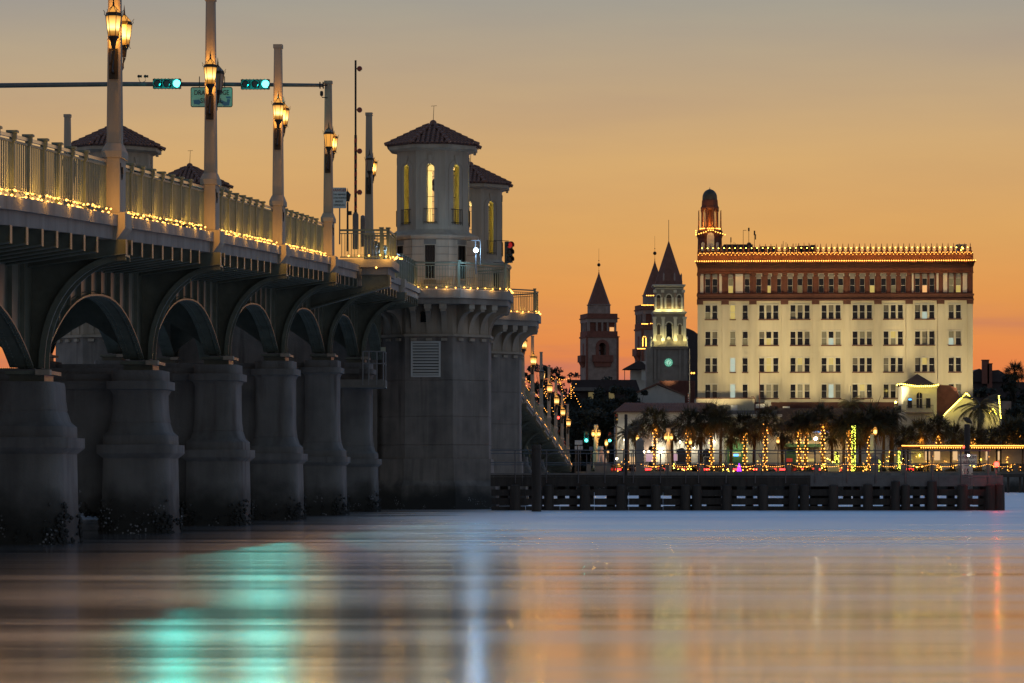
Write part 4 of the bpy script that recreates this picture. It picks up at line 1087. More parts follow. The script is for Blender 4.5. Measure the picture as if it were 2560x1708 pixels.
for py in (172, 275, 378, 481):
    z = (600 - py) * q; b = MB(); n = 14
    b.rings([[(10 * q + rr * math.cos(2 * math.pi * k / n), yy, z + rr * math.sin(2 * math.pi * k / n)) for k in range(n)] for rr, yy in ((.10, -.09), (.118, -.03), (.118, .05), (.08, .1))])
    o = b.build('arm_lamp', 'orangered', r, True)
    MB().box(2 * q, 5 * q, -.02, .02, z - .02, z + .02).build('lamp_bracket', 'black', o)
r = thing('control_box', 'small grey box beside the barrier housing on the gate platform', 'control box', (PX(907, 149), 149, PZ(600, 149)))
b = MB(); b.box(-.1, .1, -.1, .1, -.3, .95); b.lathe([(.1, .95), (.1, 1.05), (.03, 1.1)], 8); b.build('box', 'galv', r)
# cool floodlights
def starlamp(px, py, Y, label, power, post=60, col=(.7, .9, 1.0), m='e_white', rad=.07, name='floodlight', dy=-.3):
    r = thing(name, label, 'lamp', (PX(px, Y), Y, PZ(py + post, Y)))
    h = post * mpp(Y)
    MB().cyl((0, .05, 0), (0, .05, h + .1), .035, .03, 6).build('post', 'galv', r)
    b = MB(); (b.box(-rad * 1.1, rad * 1.1, -.02, .1, h - rad * 1.1, h + rad * 1.1) if rad < .12 else b.lathe([(rad * .5, h - rad * 1.5), (rad * .4, h - rad)], 8)); b.build('lamp_housing', 'black', r)
    MB().ball((0, -.06, h), rad, 8, 6).build('bulb', m, r)
    if power: lamp('POINT', (0, dy, h), col, power, .1, r)
    return r
starlamp(982, 627, 161, 'cool white floodlight at the railing corner left of the large tower', 60, 30, (.45, .72, 1))
starlamp(1190, 626, 178.3, 'brightest cool white floodlight in front of the towers', 150, 60, (.40, .68, 1), rad=.12)
Y = 178.4; b = MB(); b.box(-.0, .03, 0, .03, 0, 1.35); b.box(.26, .29, 0, .03, 0, 1.3); b.box(-.2, .29, 0, .03, 1.33, 1.38)
single('lamp_frame', b, 'galv', 'thin pale frame standing beside the brightest white floodlight', 'frame', (PX(1188, Y), Y, PZ(665, Y)))
def v_signal(px0, px1, py0, py1, Y, label, lit=0, lm='e_red', face=0.0, arms=None):
    r = thing('traffic_signal', label, 'traffic signal', (PX((px0 + px1) / 2, Y), Y, PZ(py1, Y)), face)
    q = mpp(Y); w = (px1 - px0) * q * .72; h = (py1 - py0) * q
    MB().box(-w / 2, w / 2, 0, .25, 0, h).build('housing', 'signalbox', r)
    for k in range(3):
        z = h - h * (k + .5) / 3; rr = min(h / 6.6, w / 2 * .92); n = 12; vz = MB()
        for j in range(n):
            t0, t1 = 2 * math.pi * j / n, 2 * math.pi * (j + 1) / n
            if math.sin((t0 + t1) / 2) < -.6: continue
            p = lambda t, rad, y: (rad * math.cos(t), y, z + rad * math.sin(t))
            vz.hexa([p(t0, rr, 0), p(t1, rr, 0), p(t1, rr + .02, 0), p(t0, rr + .02, 0)], [p(t0, rr, -.22), p(t1, rr, -.22), p(t1, rr + .02, -.22), p(t0, rr + .02, -.22)])
        vz.build('visor', 'black', r)
        MB().rings([[(a * math.cos(2 * math.pi * j / n), y, z + a * math.sin(2 * math.pi * j / n)) for j in range(n)] for a, y in ((rr * .95, -.003), (rr * .75, -.03))]).build('lens', lm if k == lit else 'orangered' if k == 0 else 'glass', r)
    return r
r = v_signal(1262, 1286, 604, 657, 181, 'red traffic signal hanging right of the two towers', 0, 'e_reddim', R(25))
b = MB(); b.box(-.9, 0, .1, .14, 1.17, 1.2); b.box(-.9, 0, .1, .14, -.03, 0.0); b.build('signal_arm', 'black', r)
# walkway with white pipe rails at the last pier
def pipe_rail(root, pts, zt, zm, zb, posts, rad, m):
    for z, nm in ((zt, 'handrail'), (zm, 'mid_rail')):
        MB().tube([(p[0], p[1], z) for p in pts], rad, 6).build(nm, m, root)
    for p in posts: MB().cyl((p[0], p[1], zb), (p[0], p[1], zt), rad, rad, 6).build('rail_post', m, root)
Y = 165.0; q = mpp(Y)
r = thing('inspection_walkway', 'white pipe-railed walkway in the dark gap left of the tower pier', 'walkway', (PX(905, Y), Y, PZ(957, Y)))
MB().box(-62 * q, 58 * q, -.02, 2.6, -12 * q, 8 * q).build('walkway_deck', 'stucco2', r)
pipe_rail(r, [(2 * q, 0), (55 * q, 0), (56 * q, 2.2)], 78 * q, 48 * q, -6 * q, [(2 * q, 0), (17 * q, 0), (37 * q, 0), (53 * q, 0), (58 * q, .6)], .03, 'whitemet')
MB().box(44 * q, 56 * q, 1.5, 1.55, 80 * q, 92 * q).build('notice_plate', 'signgrey', r)

# ================================================================== FENDER DOCK
FY = 174.5
q = mpp(FY)
def FX(px): return PX(px, FY)
def FZ(py): return PZ(py, FY)
dock = thing('fender_dock', 'dark timber fender dock with pipe railing, running right from the tower pier', 'dock', (FX(1870), FY, 0))
fx0 = dock.location.x
def X_(px): return FX(px) - fx0
MB().box(X_(1226), X_(1510), -.0, 1.6, FZ(1187), FZ(1183)).build('deck_board', 'galv', dock)
dk = [1226]
while dk[-1] < 2500: dk.append(dk[-1] + 80)
dk[-1] = 2508
for a, c in zip(dk[:-1], dk[1:]):
    off = 4 if a > 1500 else 0
    MB().box(X_(a) + .006, X_(c) - .006, -.05, 1.7, FZ(1192 + off * .3), FZ(1187.5 + off * .3)).build('deck_board', 'galv' if a > 2000 else 'wood', dock)
    MB().box(X_(a) + .004, X_(c) - .004, .0, .28, FZ(1216), FZ(1192.6 + off * .3)).build('deck_beam', 'galv' if a > 2000 else 'wood', dock)
rnd = random.Random(3)
piles = [(1288, 26), (1372, 24), (1462, 26), (1552, 24), (1639, 24), (1713, 24), (1741, 24), (1816, 24), (1907, 24), (1983, 24), (2009, 24), (2082, 24), (2168, 24), (2237, 22), (2262, 22), (2328, 25), (2404, 27), (2474, 26), (2497, 24)]
for i, (px, w) in enumerate(piles):
    b = MB(); x = X_(px); rr = w * q / 2
    top = FZ(rnd.choice((1212, 1204, 1214)) if px > 1980 else 1214)
    b.lathe([(rr * 1.02, -1.5), (rr * 1.05, .3), (rr, 1.0), (rr * .95, top), (rr * .5, top + .05)], 10, (x, -.36, 0))
    b.build('pile', 'wood', dock, True)
    if px < 2420: b = MB(); b.lathe([(rr * .9, -1.5), (rr * .85, FZ(1216))], 8, (x + 1.2 + .1 * (i % 3), 1.45, 0)); b.build('pile', 'wood', dock, True)
for k in range(15):
    a = 1228 + k * 86; c = min(a + 86, 2505)
    for (p0, p1, y) in ((1224, 1240, .02), (1246, 1262, .05), (1266, 1277, .0)):
        dz = rnd.uniform(-.02, .02)
        MB().box(X_(a) + .01, X_(c) - .01, y, y + .25, FZ(p1) + dz, FZ(p0) + dz).build('wale', 'wood', dock)
for k in range(18):
    px = 1250 + k * 72; MB().box(X_(px), X_(px + 20), 1.2, 1.45, FZ(1262), FZ(1216)).build('cross_post', 'wood', dock)
posts = [1288, 1366, 1446, 1512, 1559, 1583, 1651, 1714, 1746, 1815, 1888, 1964, 2037, 2117, 2189, 2263, 2330, 2402, 2470]
MB().tube([(X_(1226), .0, FZ(1125.5)), (X_(2476), 0, FZ(1127))], .028, 6).build('handrail', 'galv', dock)
MB().tube([(X_(1226), .0, FZ(1157)), (X_(2476), 0, FZ(1159))], .024, 6).build('mid_rail', 'galv', dock)
MB().tube([(X_(1226), 1.5, FZ(1133)), (X_(2300), 1.5, FZ(1134))], .022, 6).build('rear_handrail', 'galv', dock)
MB().tube([(X_(1226), 1.5, FZ(1162)), (X_(2300), 1.5, FZ(1163))], .02, 6).build('rear_mid_rail', 'galv', dock)
for i, px in enumerate(posts):
    MB().cyl((X_(px), -.06, FZ(1208)), (X_(px), 0, FZ(1126)), .034, .034, 6).build('rail_post', 'galv', dock)
    if i % 2 == 0 and px < 2300: MB().cyl((X_(px + 22), 1.5, FZ(1188)), (X_(px + 22), 1.5, FZ(1134)), .024, .024, 6).build('rail_post', 'galv', dock)
def mooring(px, top, w, Y, label, base=1278):
    q = mpp(Y); b = MB(); rr = w * q / 2; zt = PZ(top, Y)
    b.lathe([(rr * 1.1, -1.5), (rr * 1.05, .4), (rr, zt - .05), (rr * .9, zt)], 12); b.lathe([(rr * 1.12, zt - .25), (rr * 1.12, zt - .2)], 12)
    return single('mooring_pile', b, 'wood', label, 'mooring pile', (PX(px, Y), Y, 0), smooth=True)
mooring(1341, 1112, 23, 168, 'lone tall timber pile standing in front of the dock, left end')
mooring(1565, 1036, 7.5, 182, 'slim tall pole behind the dock, in front of the white restaurant')
mooring(2418, 1061, 14, 180, 'tall black pile with a pelican on top, near the right end of the dock')
# pelican
Y = 180.0; q = mpp(Y)
r = thing('pelican', 'brown pelican resting on the tall black pile', 'bird', (PX(2418, Y), Y, PZ(1060, Y)))
b = MB()
b.rings([[(c[0] + ra * math.cos(2 * math.pi * k / 10) * .75, ra * math.sin(2 * math.pi * k / 10), c[1] + ra * .8 * math.cos(2 * math.pi * k / 10)) for k in range(10)] for c, ra in (((.26, .02), .02), ((.18, .08), .08), ((.05, .18), .13), ((-.06, .25), .12), ((-.12, .32), .07))])
b.tube([(-.12, 0, .28), (-.19, 0, .33), (-.22, 0, .29), (-.2, 0, .24)], [.06, .04, .035, .045], 8)
b.build('body', 'pelican', r, True)
b = MB(); b.tube([(-.2, 0, .25), (-.3, 0, .2), (-.4, 0, .14)], [.035, .022, .006], 6); b.build('bill', 'stucco', r, True)
b = MB(); b.tube([(-.02, .03, .1), (-.02, .03, 0)], .012, 4); b.tube([(.04, -.03, .1), (.04, -.03, 0)], .012, 4); b.build('legs', 'black', r)
# clearance sign and lights
Y = 176.5; q = mpp(Y)
r = thing('clearance_sign', 'white MINIMUM CLEARANCE 15 board standing at the right end of the dock', 'sign', (PX(2418, Y), Y, .6))
z = lambda py: PZ(py, Y) - .6
MB().box(-22 * q, 24 * q, 0, .05, z(1164), z(1136)).build('sign_plate', 'signwhite', r)
MB().box(-13 * q, 14 * q, .01, .05, z(1187), z(1165)).build('sign_plate', 'signwhite', r)
MB().box(3 * q, 14 * q, .06, .12, z(1262), z(1188)).build('sign_post', 'signwhite', r)
text('MINIMUM', 10.2 * q, 'ink', r, (0, -.01, z(1144))); text('CLEARANCE', 10.2 * q, 'ink', r, (0, -.01, z(1156))); text('15', 18 * q, 'ink', r, (-2 * q, -.01, z(1179)), sx=.85)
b = MB(); b.box(10 * q, 14 * q, -.012, -.002, z(1184.5), z(1183)); b.box(3 * q, 14 * q, -.012 + .065, -.002 + .06, z(1212), z(1211)); b.box(3 * q, 14 * q, -.012 + .065, -.002 + .06, z(1236), z(1235)); b.build('gauge_mark', 'ink', r)
starlamp(2421, 1139, 175.9, 'white lamp shining over the clearance sign', 5, 20, (1, .9, .6), 'e_warmwhite', .06)
r = starlamp(2409, 1118, 175.5, 'upright red marker light left of the black pile', 4, 12, (1, .05, .02), 'e_red', .05)
r = starlamp(2491, 1161, 173.8, 'bright orange-red navigation light on the dock end', 30, 24, (1, .07, .02), 'e_red', .14)
Y = 176.3
r = thing('speed_sign', 'small white IDLE SPEED MINIMUM WAKE sign under the dock deck', 'sign', (PX(2289, Y), Y, PZ(1210, Y)))
q = mpp(Y); MB().box(-17 * q, 17 * q, 0, .03, -6 * q, 13 * q).build('sign_plate', 'signwhite', r)
text('IDLE SPEED', 7 * q, 'ink', r, (0, -.01, 5 * q)); text('MINIMUM WAKE', 6.5 * q, 'ink', r, (0, -.01, -2.5 * q), sx=.85)
b = MB(); b.tube([(-1 * q, -.02, 8 * q), (0, -.02, 3 * q), (3 * q, -.02, -2 * q)], .02, 4); b.build('red_arrow', 'redpaint', r)
# ================================================================== THE TOWN
def wx(b, px0, px1, py0, py1, Y, dep, base):
    """box whose front face at distance Y covers these photograph pixels; relative to a base point"""
    return b.box(PX(px0, Y) - base[0], PX(px1, Y) - base[0], Y - base[1], Y + dep - base[1], PZ(py1, Y) - base[2], PZ(py0, Y) - base[2])
class PB:
    """a building placed by its front plane"""
    def __init__(s, name, label, cat, px, Y, rz=0.0, group=None, z=None):
        s.Y = Y; s.base = (PX(px, Y), Y, GZ if z is None else z); s.root = thing(name, label, cat, s.base, rz, group); s.px0 = px
    def x(s, px): return PX(px, s.Y) - s.base[0]
    def z(s, py): return PZ(py, s.Y) - s.base[2]
    def bx(s, px0, px1, py0, py1, y0=0.0, y1=1.0, b=None):
        b = b or MB(); return b.box(s.x(px0), s.x(px1), y0, y1, s.z(py1), s.z(py0))
    def P(s, name, b, m, parent=None, **k): return b.build(name, m, parent or s.root, **k)
    def lit(s, px, py, y=-1.0): return (s.x(px), y, s.z(py))
def arch_pts(cx, z0, z1, r, n=8):
    zs = z1 - r
    return [(cx - r, z0)] + [(cx - r * math.cos(math.pi * k / n), zs + r * math.sin(math.pi * k / n)) for k in range(n + 1)] + [(cx + r, z0)]
def flat(pts, y): return MB().add([(x, y, z) for x, z in pts], [tuple(range(len(pts)))])

# ---------------------------------------------------------------- the big office block
t = PB('office_building', 'big cream seven-row office building with brown crown and rows of bulbs', 'building', 1740, 478, R(-3.1))
q = mpp(478)
c4 = [1769.4, 1786.8, 1831.7, 1862.6, 1904, 1921.5, 1939, 1981.9, 1999.5, 2017, 2059.3, 2076.7, 2094, 2136.4, 2154, 2171.8, 2213.3, 2231, 2248.7, 2291.4, 2309, 2326.7, 2374.7, 2392.4]
rows = [(763, 798.5), (829, 863.5), (895, 930.5), (961, 995.5)]
D = 12.0
t.P('wall', t.bx(1744.2, 2427.8, 660, 1187, .8, D), 'creamp')
b = MB(); edges = [753] + [v for r_ in rows for v in r_] + [1006]
for k in range(0, len(edges), 2): t.bx(1744, 2428, edges[k], edges[k + 1], 0, .79, b)
for (y0, y1) in rows:
    xs = [1744] + [v for c in c4 for v in (c - 6.6, c + 6.6)] + [2428]
    for k in range(0, len(xs), 2): t.bx(xs[k], xs[k + 1], y0, y1, 0.001, .79, b)
t.P('cream_wall', b, 'cream')
t.P('base_band', t.bx(1744, 2428, 1006, 1187, -.02, .79), 'brown')
lit = {(0, 2): (1, 1), (0, 20): (0, 2), (0, 0): (0, 4), (1, 5): (0, 1), (1, 2): (4, 4), (1, 3): (0, 4), (1, 11): (0, 2), (1, 17): (1, 4), (1, 22): (4, 2), (1, 14): (4, 0), (1, 10): (4, 4), (1, 12): (4, 4), (2, 2): (2, 2), (2, 5): (1, 1), (2, 8): (1, 4), (2, 11): (1, 4), (2, 20): (1, 0),
       (3, 2): (2, 2), (3, 5): (4, 4), (3, 8): (4, 4), (3, 11): (2, 2), (3, 14): (1, 4), (4, 2): (4, 1), (4, 5): (0, 1), (4, 12): (0, 4), (4, 15): (0, 1), (4, 17): (0, 4), (4, 20): (0, 3), (4, 22): (4, 4), (4, 23): (4, 1), (4, 8): (0, 4)}
PM = {5: 'blind', 0: 'glass', 1: 'e_win1', 2: 'e_win2', 3: 'e_win3', 4: 'e_win4'}
proto = {}
def add_window(cx, y0, y1, w, st, yin=.35):
    key = (round(y1 - y0, 1), w)
    hw, h = w * q / 2, (y1 - y0) * q
    if key not in proto:
        f = MB(); e = .04
        f.box(-hw, -hw + e, 0, .08, 0, h); f.box(hw - e, hw, 0, .08, 0, h); f.box(-hw + e, hw - e, 0, .08, h - e, h); f.box(-hw + e, hw - e, 0, .08, 0, e); f.box(-hw + e, hw - e, -.01, .08, h * .49, h * .49 + e * 1.3)
        fm = f.build('window', 'sash', t.root); g1 = flat([(-hw + e, h * .49), (hw - e, h * .49), (hw - e, h - e), (-hw + e, h - e)], .05); g0 = flat([(-hw + e, e), (hw - e, e), (hw - e, h * .49), (-hw + e, h * .49)], .05)
        proto[key] = (fm.data, {}, (g0, g1)); o = fm
    else: o = link('window', proto[key][0], t.root)
    o.location = (t.x(cx), yin, t.z(y1))
    for j in (0, 1):
        m = PM[st[1 - j]]
        d = proto[key][1]
        if (j, m) not in d: p = proto[key][2][j].build('pane', m, o); d[(j, m)] = p.data
        else: p = link('pane', d[(j, m)], o)
    return o
for ri, (y0, y1) in enumerate(rows):
    for ci, c in enumerate(c4): add_window(c, y0, y1, 13.2, lit.get((ri, ci), ((5 if (ci * 7 + ri * 5) % 11 < 3 else 0), (5 if (ci * 5 + ri * 3) % 17 == 1 else 0))))
groups = [(0, 1), (2, 2), (3, 3)] + [(4 + 3 * k, 6 + 3 * k) for k in range(6)] + [(22, 23)]
for ri, (y0, y1) in enumerate(rows):
    for a, c in groups:
        t.P('window_sill', t.bx(c4[a] - 8, c4[c] + 8, y1, y1 + 2.6, -.18, 0), 'brown')
        t.P('window_lintel', t.bx(c4[a] - 7.5, c4[c] + 7.5, y0 - 2.2, y0, -.1, 0), 'creamp')
for px in (1750, 1812.6, 1882, 1960.5, 2038, 2116, 2192.6, 2270, 2348, 2421):
    w = 7.2 if px not in (1750, 2421) else 6
    t.P('pilaster', t.bx(px - w, px + w, 762, 1005, -.22, 0), 'cream')
    t.P('pilaster_capital', t.bx(px - w - 2, px + w + 2, 753.1, 762, -.4, 0), 'brown')
# belt courses, frieze and cornice
for nm, a, c, pr in (('belt_course', 736.5, 741, -.6), ('belt_course', 741, 749, -.25), ('belt_course', 749, 753, -.5), ('frieze', 668, 682, -.15), ('frieze', 682, 684.5, -.35), ('cornice', 662, 668, -.45), ('cornice', 658.5, 662, -.85), ('cornice', 655.5, 658.5, -1.35), ('parapet', 636, 655.4, -.2)):
    t.P(nm, t.bx(1744 + pr * 4, 2428 - pr * 4, a, c, pr, .79 if nm != 'parapet' else .3), 'brown')
b = MB()
for k in range(228): px = 1741 + k * 3.03; t.bx(px, px + 1.4, 662, 665.5, -.8, -.45, b)
t.P('dentils', b, 'brown', kind='stuff')
c5 = [1720 + v / 3.563 for v in (176, 240, 380, 526, 629, 715, 805, 908, 995, 1083, 1184, 1272, 1356)] + [2050 + v / 3.563 for v in (284, 371, 459, 560, 646, 733, 858, 923, 987, 1157, 1220)]
b = MB(); xs = [1744] + [v for c in c5 for v in (c - 6.3, c + 6.3)] + [2428]
for k in range(0, len(xs), 2): t.bx(xs[k], xs[k + 1], 684.5, 736.5, 0, .79, b)
t.bx(1744, 2428, 733, 736.5, -.002, .79, b)
t.P('arcade_wall', b, 'brown')
for ci, c in enumerate(c5):
    add_window(c, 697, 733, 12.6, lit.get((4, ci), (0, 0)), .3)
    m = MB(); m.prism([(x, z) for x, z in arch_pts(t.x(c), t.z(697), t.z(685), 6.2 * q)], 'y', .1, .3); t.P('arch_panel', m, 'belfry')
    if 4 <= ci <= 18: 
        m = t.bx(c - 8.4, c - 6.4, 685, 692, -.12, 0); t.bx(c + 6.4, c + 8.4, 685, 692, -.12, 0, m); t.bx(c - 8.4, c + 8.4, 683, 685.5, -.15, 0, m); t.P('arch_hood', m, 'creamp')
for a, c in ((1749, 1758.5), (1815 + 1.5, 1817.5), (1838.5, 1857), (1816, 1818.5), (1750, 1751), (2277, 2281), (2338, 2343), (2354.5, 2364.5), (2403, 2413.5), (1797 + 1, 1798 + 7)):
    if c - a > 2.6: t.P('cream_panel', t.bx(a, c, 685.5, 733, -.08, 0), 'creamp')
for px in (1808, 1885, 1915, 1939, 1962.5, 1989, 2013, 2038, 2064, 2089, 2115, 2142, 2167, 2193, 2219, 2243, 2269, 2348, 2421, 1747):
    b = MB(); t.bx(px - 3.4, px + 3.4, 690, 733, -.18, 0, b); t.bx(px - 5, px + 5, 684.6, 690, -.3, 0, b); t.bx(px - 4.6, px + 4.6, 733, 736.4, -.3, 0, b); t.P('brown_pilaster', b, 'brown')
# finials with bulbs on top
b = MB(); b.box(-.28, .28, -.28, .28, 0, .35); b.lathe([(.22, .35), (.12, .6), (.2, .75), (.06, .95), (.05, 1.3), (.01, 1.5)], 6)
f0 = t.P('finial', b, 'brown'); first = True; k = 0; px = 1748
small = None
while px < 2426:
    o = f0 if first else link('finial', f0.data, t.root); first = False
    o.location = (t.x(px), 0, t.z(636)); px += 13.75
b = MB(); rnd = random.Random(5); px = 1746; k = 0
while px < 2428:
    b.octa((t.x(px), -.45, t.z(636 + (-2.2 if k % 3 else 2) + rnd.uniform(-.8, .8))), .06); px += 3.05; k += 1
t2 = thing('string_lights', 'upper zigzag row of warm bulbs along the parapet of the office building', 'string lights', t.base, R(-3.1), 'bulbs outlining the office building')
b.build('bulbs', 'e_bulb', t2, kind='stuff')
b = MB(); px = 1738
while px < 2434: b.octa((t.x(px), -1.5, t.z(655)), .095); px += 5.6
t3 = thing('string_lights', 'lower straight row of warm bulbs along the cornice of the office building', 'string lights', t.base, R(-3.1), 'bulbs outlining the office building')
b.build('bulbs', 'e_bulb', t3, kind='stuff')
for k in range(16): lamp('POINT', (t.x(1744 + 684 * (k + .5) / 16), -1.9, t.z(650)), (1, .42, .06), 130, .3, t3)
b = MB(); px = 1755
while px < 2428: b.octa((t.x(px), 0, t.z(621)), .07); px += 13.75
t4 = thing('string_lights', 'single bulbs on the finial tips of the office building', 'string lights', t.base, R(-3.1), 'bulbs outlining the office building')
b.build('bulbs', 'e_bulby', t4, kind='stuff')
# flood lighting from the roofs in front
def spot(name_label, px, py, Y, target, power, col, cone=70, size=.4, blend=.6):
    loc = Vector((PX(px, Y), Y, PZ(py, Y)))
    r = thing('floodlight', name_label, 'lamp', tuple(loc))
    b = MB(); b.box(-.2, .2, -.15, .1, -.2, .2); b.build('lamp_housing', 'black', r)
    l = lamp('SPOT', (0, .15, .05), col, power, size, r); l.data.spot_size = R(cone); l.data.spot_blend = blend
    d = Vector(target) - loc; l.rotation_euler = d.to_track_quat('-Z', 'Y').to_euler()
    return r
for k, px in enumerate((1800, 1940, 2080, 2220, 2370)):
    spot('small roof floodlight aimed at the cream facade, %s' % ('behind the first low roof', 'second of the row', 'middle of the row', 'fourth of the row', 'behind the gable of the white house')[k], px if k < 4 else 2446, 1020 if k < 4 else 988, 457 if k < 4 else 461, (PX(px if k < 4 else 2370, 478), 478, PZ(838, 478)), 8000, (1.0, .80, .42), 56, blend=.35)
# rooftop plant and aerials
rt = PB('rooftop_plant', 'grey plant room and tanks behind the parapet bulbs, left half of the roof', 'plant room', 1810, 482, z=PZ(640, 482))
b = MB(); rt.bx(1810, 1882, 611, 640, 0, 5, b); rt.bx(1882, 1897, 617, 640, 1, 5, b); rt.P('plant_room', b, 'slate')
rt.P('round_tank', MB().ball((rt.x(1874.5), 1.5, rt.z(610)), 6 * q, 10, 6), 'slate', smooth=True)
for a, c in ((1901, 1918), (1922, 1938)): rt.P('chiller', rt.bx(a, c, 616, 640, 0, 2), 'slate')
rnd = random.Random(11)
b = MB()
for px, top in ((1827, 593), (1858, 576), (1872, 569), (1886, 578), (1835, 606), (1839, 608), (1958, 603), (1965, 606), (1983, 609), (1990, 609), (1997, 608), (2010, 607), (2022, 607), (2038, 610), (2043, 612)):
    b.cyl((rt.x(px), 0, rt.z(640)), (rt.x(px), 0, rt.z(top)), .05, .04, 4)
rt.P('aerials', b, 'black', kind='stuff')
b = MB(); rt.bx(1884.5, 1888, 577, 588, -.1, .2, b); rt.bx(1887.5, 1890, 586, 599, -.1, .2, b); rt.bx(1826, 1828.5, 594, 606, -.1, .1, b); rt.bx(1870, 1874, 570, 578, -.1, .1, b); rt.bx(1858, 1866, 575.5, 576.5, -.05, .05, b); rt.P('antenna_panel', b, 'black', kind='stuff')
b = MB()
for k in range(12):
    px = 1970 + k * 6; rt.bx(px, px + rnd.uniform(2, 5), 616 + rnd.uniform(-2, 4), 640, 0, .6, b)
rt.bx(1968, 2044, 622, 624, 0, .3, b); rt.bx(1995, 2022, 614, 632, .5, 2, b); rt.bx(2028, 2038, 612, 640, .4, 2, b); rt.bx(1940, 1968, 628, 629, 0, .1, b)
rt.P('pipework', b, 'slate', kind='stuff')
ch = PB('roof_chimney', 'square grey chimney block at the right end of the bulb-lined roof', 'chimney', 2404, 480, z=PZ(640, 480))
ch.P('chimney_block', ch.bx(2393.5, 2415.5, 613.5, 640, 0, 1.4), 'stone'); ch.P('chimney_cap', ch.bx(2392, 2417, 611, 613.5, -.1, 1.5), 'stone')
b = MB(); b.octa((ch.x(2407), -.1, ch.z(621)), .1); b.octa((ch.x(2402), -.1, ch.z(626)), .08); ch.P('bulbs', b, 'e_bulby', kind='stuff')
# cupola
cu = PB('cupola', 'ornate brown cupola with a grey dome, lit orange inside, on the roof corner', 'cupola', 1776, 480.5, z=PZ(636, 480.5))
zz = cu.z; rot = math.pi / 8
def ol(b, prof): return b.lathe(prof, 8, (0, 1.5, 0), rot)
cu.P('lower_stage', ol(MB(), [(33 * q, zz(636)), (32 * q, zz(596)), (34 * q, zz(590)), (37 * q, zz(586)), (35 * q, zz(582)), (33 * q, zz(576)), (27 * q, zz(573))]), 'brown')
for dx, w in ((-19, 4), (0, 9), (17, 3)):
    m = MB().prism(arch_pts(dx * q, zz(628), zz(582 if w > 5 else 606), w * q), 'y', -.55 if w > 5 else -.42, 0); cu.P('arched_panel', m, 'creamp')
for k in range(8):
    a = rot + k * math.pi / 4; cx, cy_ = 20 * q * math.cos(a), 1.5 + 20 * q * math.sin(a)
    b = MB(); b.lathe([(3.6 * q, zz(573)), (2.8 * q, zz(569)), (2.6 * q, zz(530)), (4 * q, zz(526)), (4.2 * q, zz(522))], 8, (cx, cy_, 0)); cu.P('column', b, 'brown')
    b = MB(); b.lathe([(1.6 * q, zz(576)), (1.1 * q, zz(560)), (.6 * q, zz(524))], 6, (cx * 1.5, 1.5 + (cy_ - 1.5) * 1.5, 0)); cu.P('pinnacle', b, 'brown')
cu.P('upper_ring', ol(MB(), [(23 * q, zz(522)), (24.5 * q, zz(520)), (24 * q, zz(516)), (22 * q, zz(514)), (21 * q, zz(500)), (19.5 * q, zz(497))]), 'brown')
cu.P('inner_core', MB().lathe([(7 * q, zz(573)), (7 * q, zz(522))], 8, (0, 2.2, 0)), 'brown')
cu.P('dome', MB().lathe([(19 * q, zz(500))] + [(18.6 * q * math.cos(math.pi / 2 * k / 8), zz(492) + 21 * q * math.sin(math.pi / 2 * k / 8)) for k in range(8)] + [(.8 * q, zz(470)), (.5 * q, zz(466))], 16, (0, 1.5, 0)), 'copper', smooth=True)
lamp('POINT', (-.3, .9, zz(560)), (1, .40, .05), 260, .2, cu.root); lamp('POINT', (-1.0, -1.2, zz(535)), (1, .42, .08), 90, .2, cu.root); lamp('POINT', (-.5, -2.0, zz(580)), (1, .42, .06), 50, .2, cu.root); lamp('POINT', (-.9, -.5, zz(560)), (1, .42, .06), 60, .2, cu.root)
b = MB()
for k in range(20):
    a = math.pi + math.pi * k / 19; b.octa((27 * q * math.cos(a), 1.5 + 27 * q * math.sin(a), zz(571)), .10)
for k in range(13):
    u = -1 + k / 6; b.octa((u * 36 * q, -.9, zz(577 + 11 * abs(u) if abs(u) > .25 else 577)), .10)
for k in range(3): b.octa((-37 * q, -.6, zz(578 + 5 * k)), .1)
t5 = thing('string_lights', 'bulbs ringing the middle of the cupola', 'string lights', cu.base, 0, 'bulbs outlining the office building'); b.build('bulbs', 'e_bulb', t5, kind='stuff')

# ---------------------------------------------------------------- cathedral bell tower
c = PB('bell_tower', 'floodlit white bell tower with dark spire and a small green clock', 'bell tower', 1674, 560)
q = mpp(560); X, Z = c.x, c.z
c.P('clock_stage', c.bx(1632, 1719, 866, 1100, 0, 5.6), 'belfry'); c.P('side_turret', c.bx(1616, 1632, 868, 1100, -.3, 4), 'belfry')
for px in (1637, 1648, 1700, 1712): c.P('pilaster', c.bx(px - 3, px + 3, 872, 950, -.18, 0), 'belfry')
b = MB(); c.bx(1633, 1718, 911, 913, -.1, 0, b); c.bx(1630, 1722, 866, 869, -.5, 5.8, b); c.bx(1632, 1720, 870, 873, -.3, 5.7, b); c.P('moulding', b, 'belfry')
c.P('pediment', MB().prism([(X(1640), Z(868)), (X(1706), Z(868)), (X(1673), Z(851))], 'y', -.35, .6), 'belfry')
c.P('pediment_base', c.bx(1634, 1716, 853, 867, .3, 5.4), 'belfry')
fc = c.P('clock_face', MB().rings([[(X(1671.5) + rr * q * math.cos(2 * math.pi * k / 24), y, Z(906.5) + rr * q * math.sin(2 * math.pi * k / 24)) for k in range(24)] for rr, y in ((10.3, -.02), (10.3, -.12))]), 'e_clockring')
MB().rings([[(X(1671.5) + rr * q * math.cos(2 * math.pi * k / 24), y, Z(906.5) + rr * q * math.sin(2 * math.pi * k / 24)) for k in range(24)] for rr, y in ((5.6, -.125), (5.6, -.135))]).build('clock_centre', 'e_clock', fc)
b = MB()
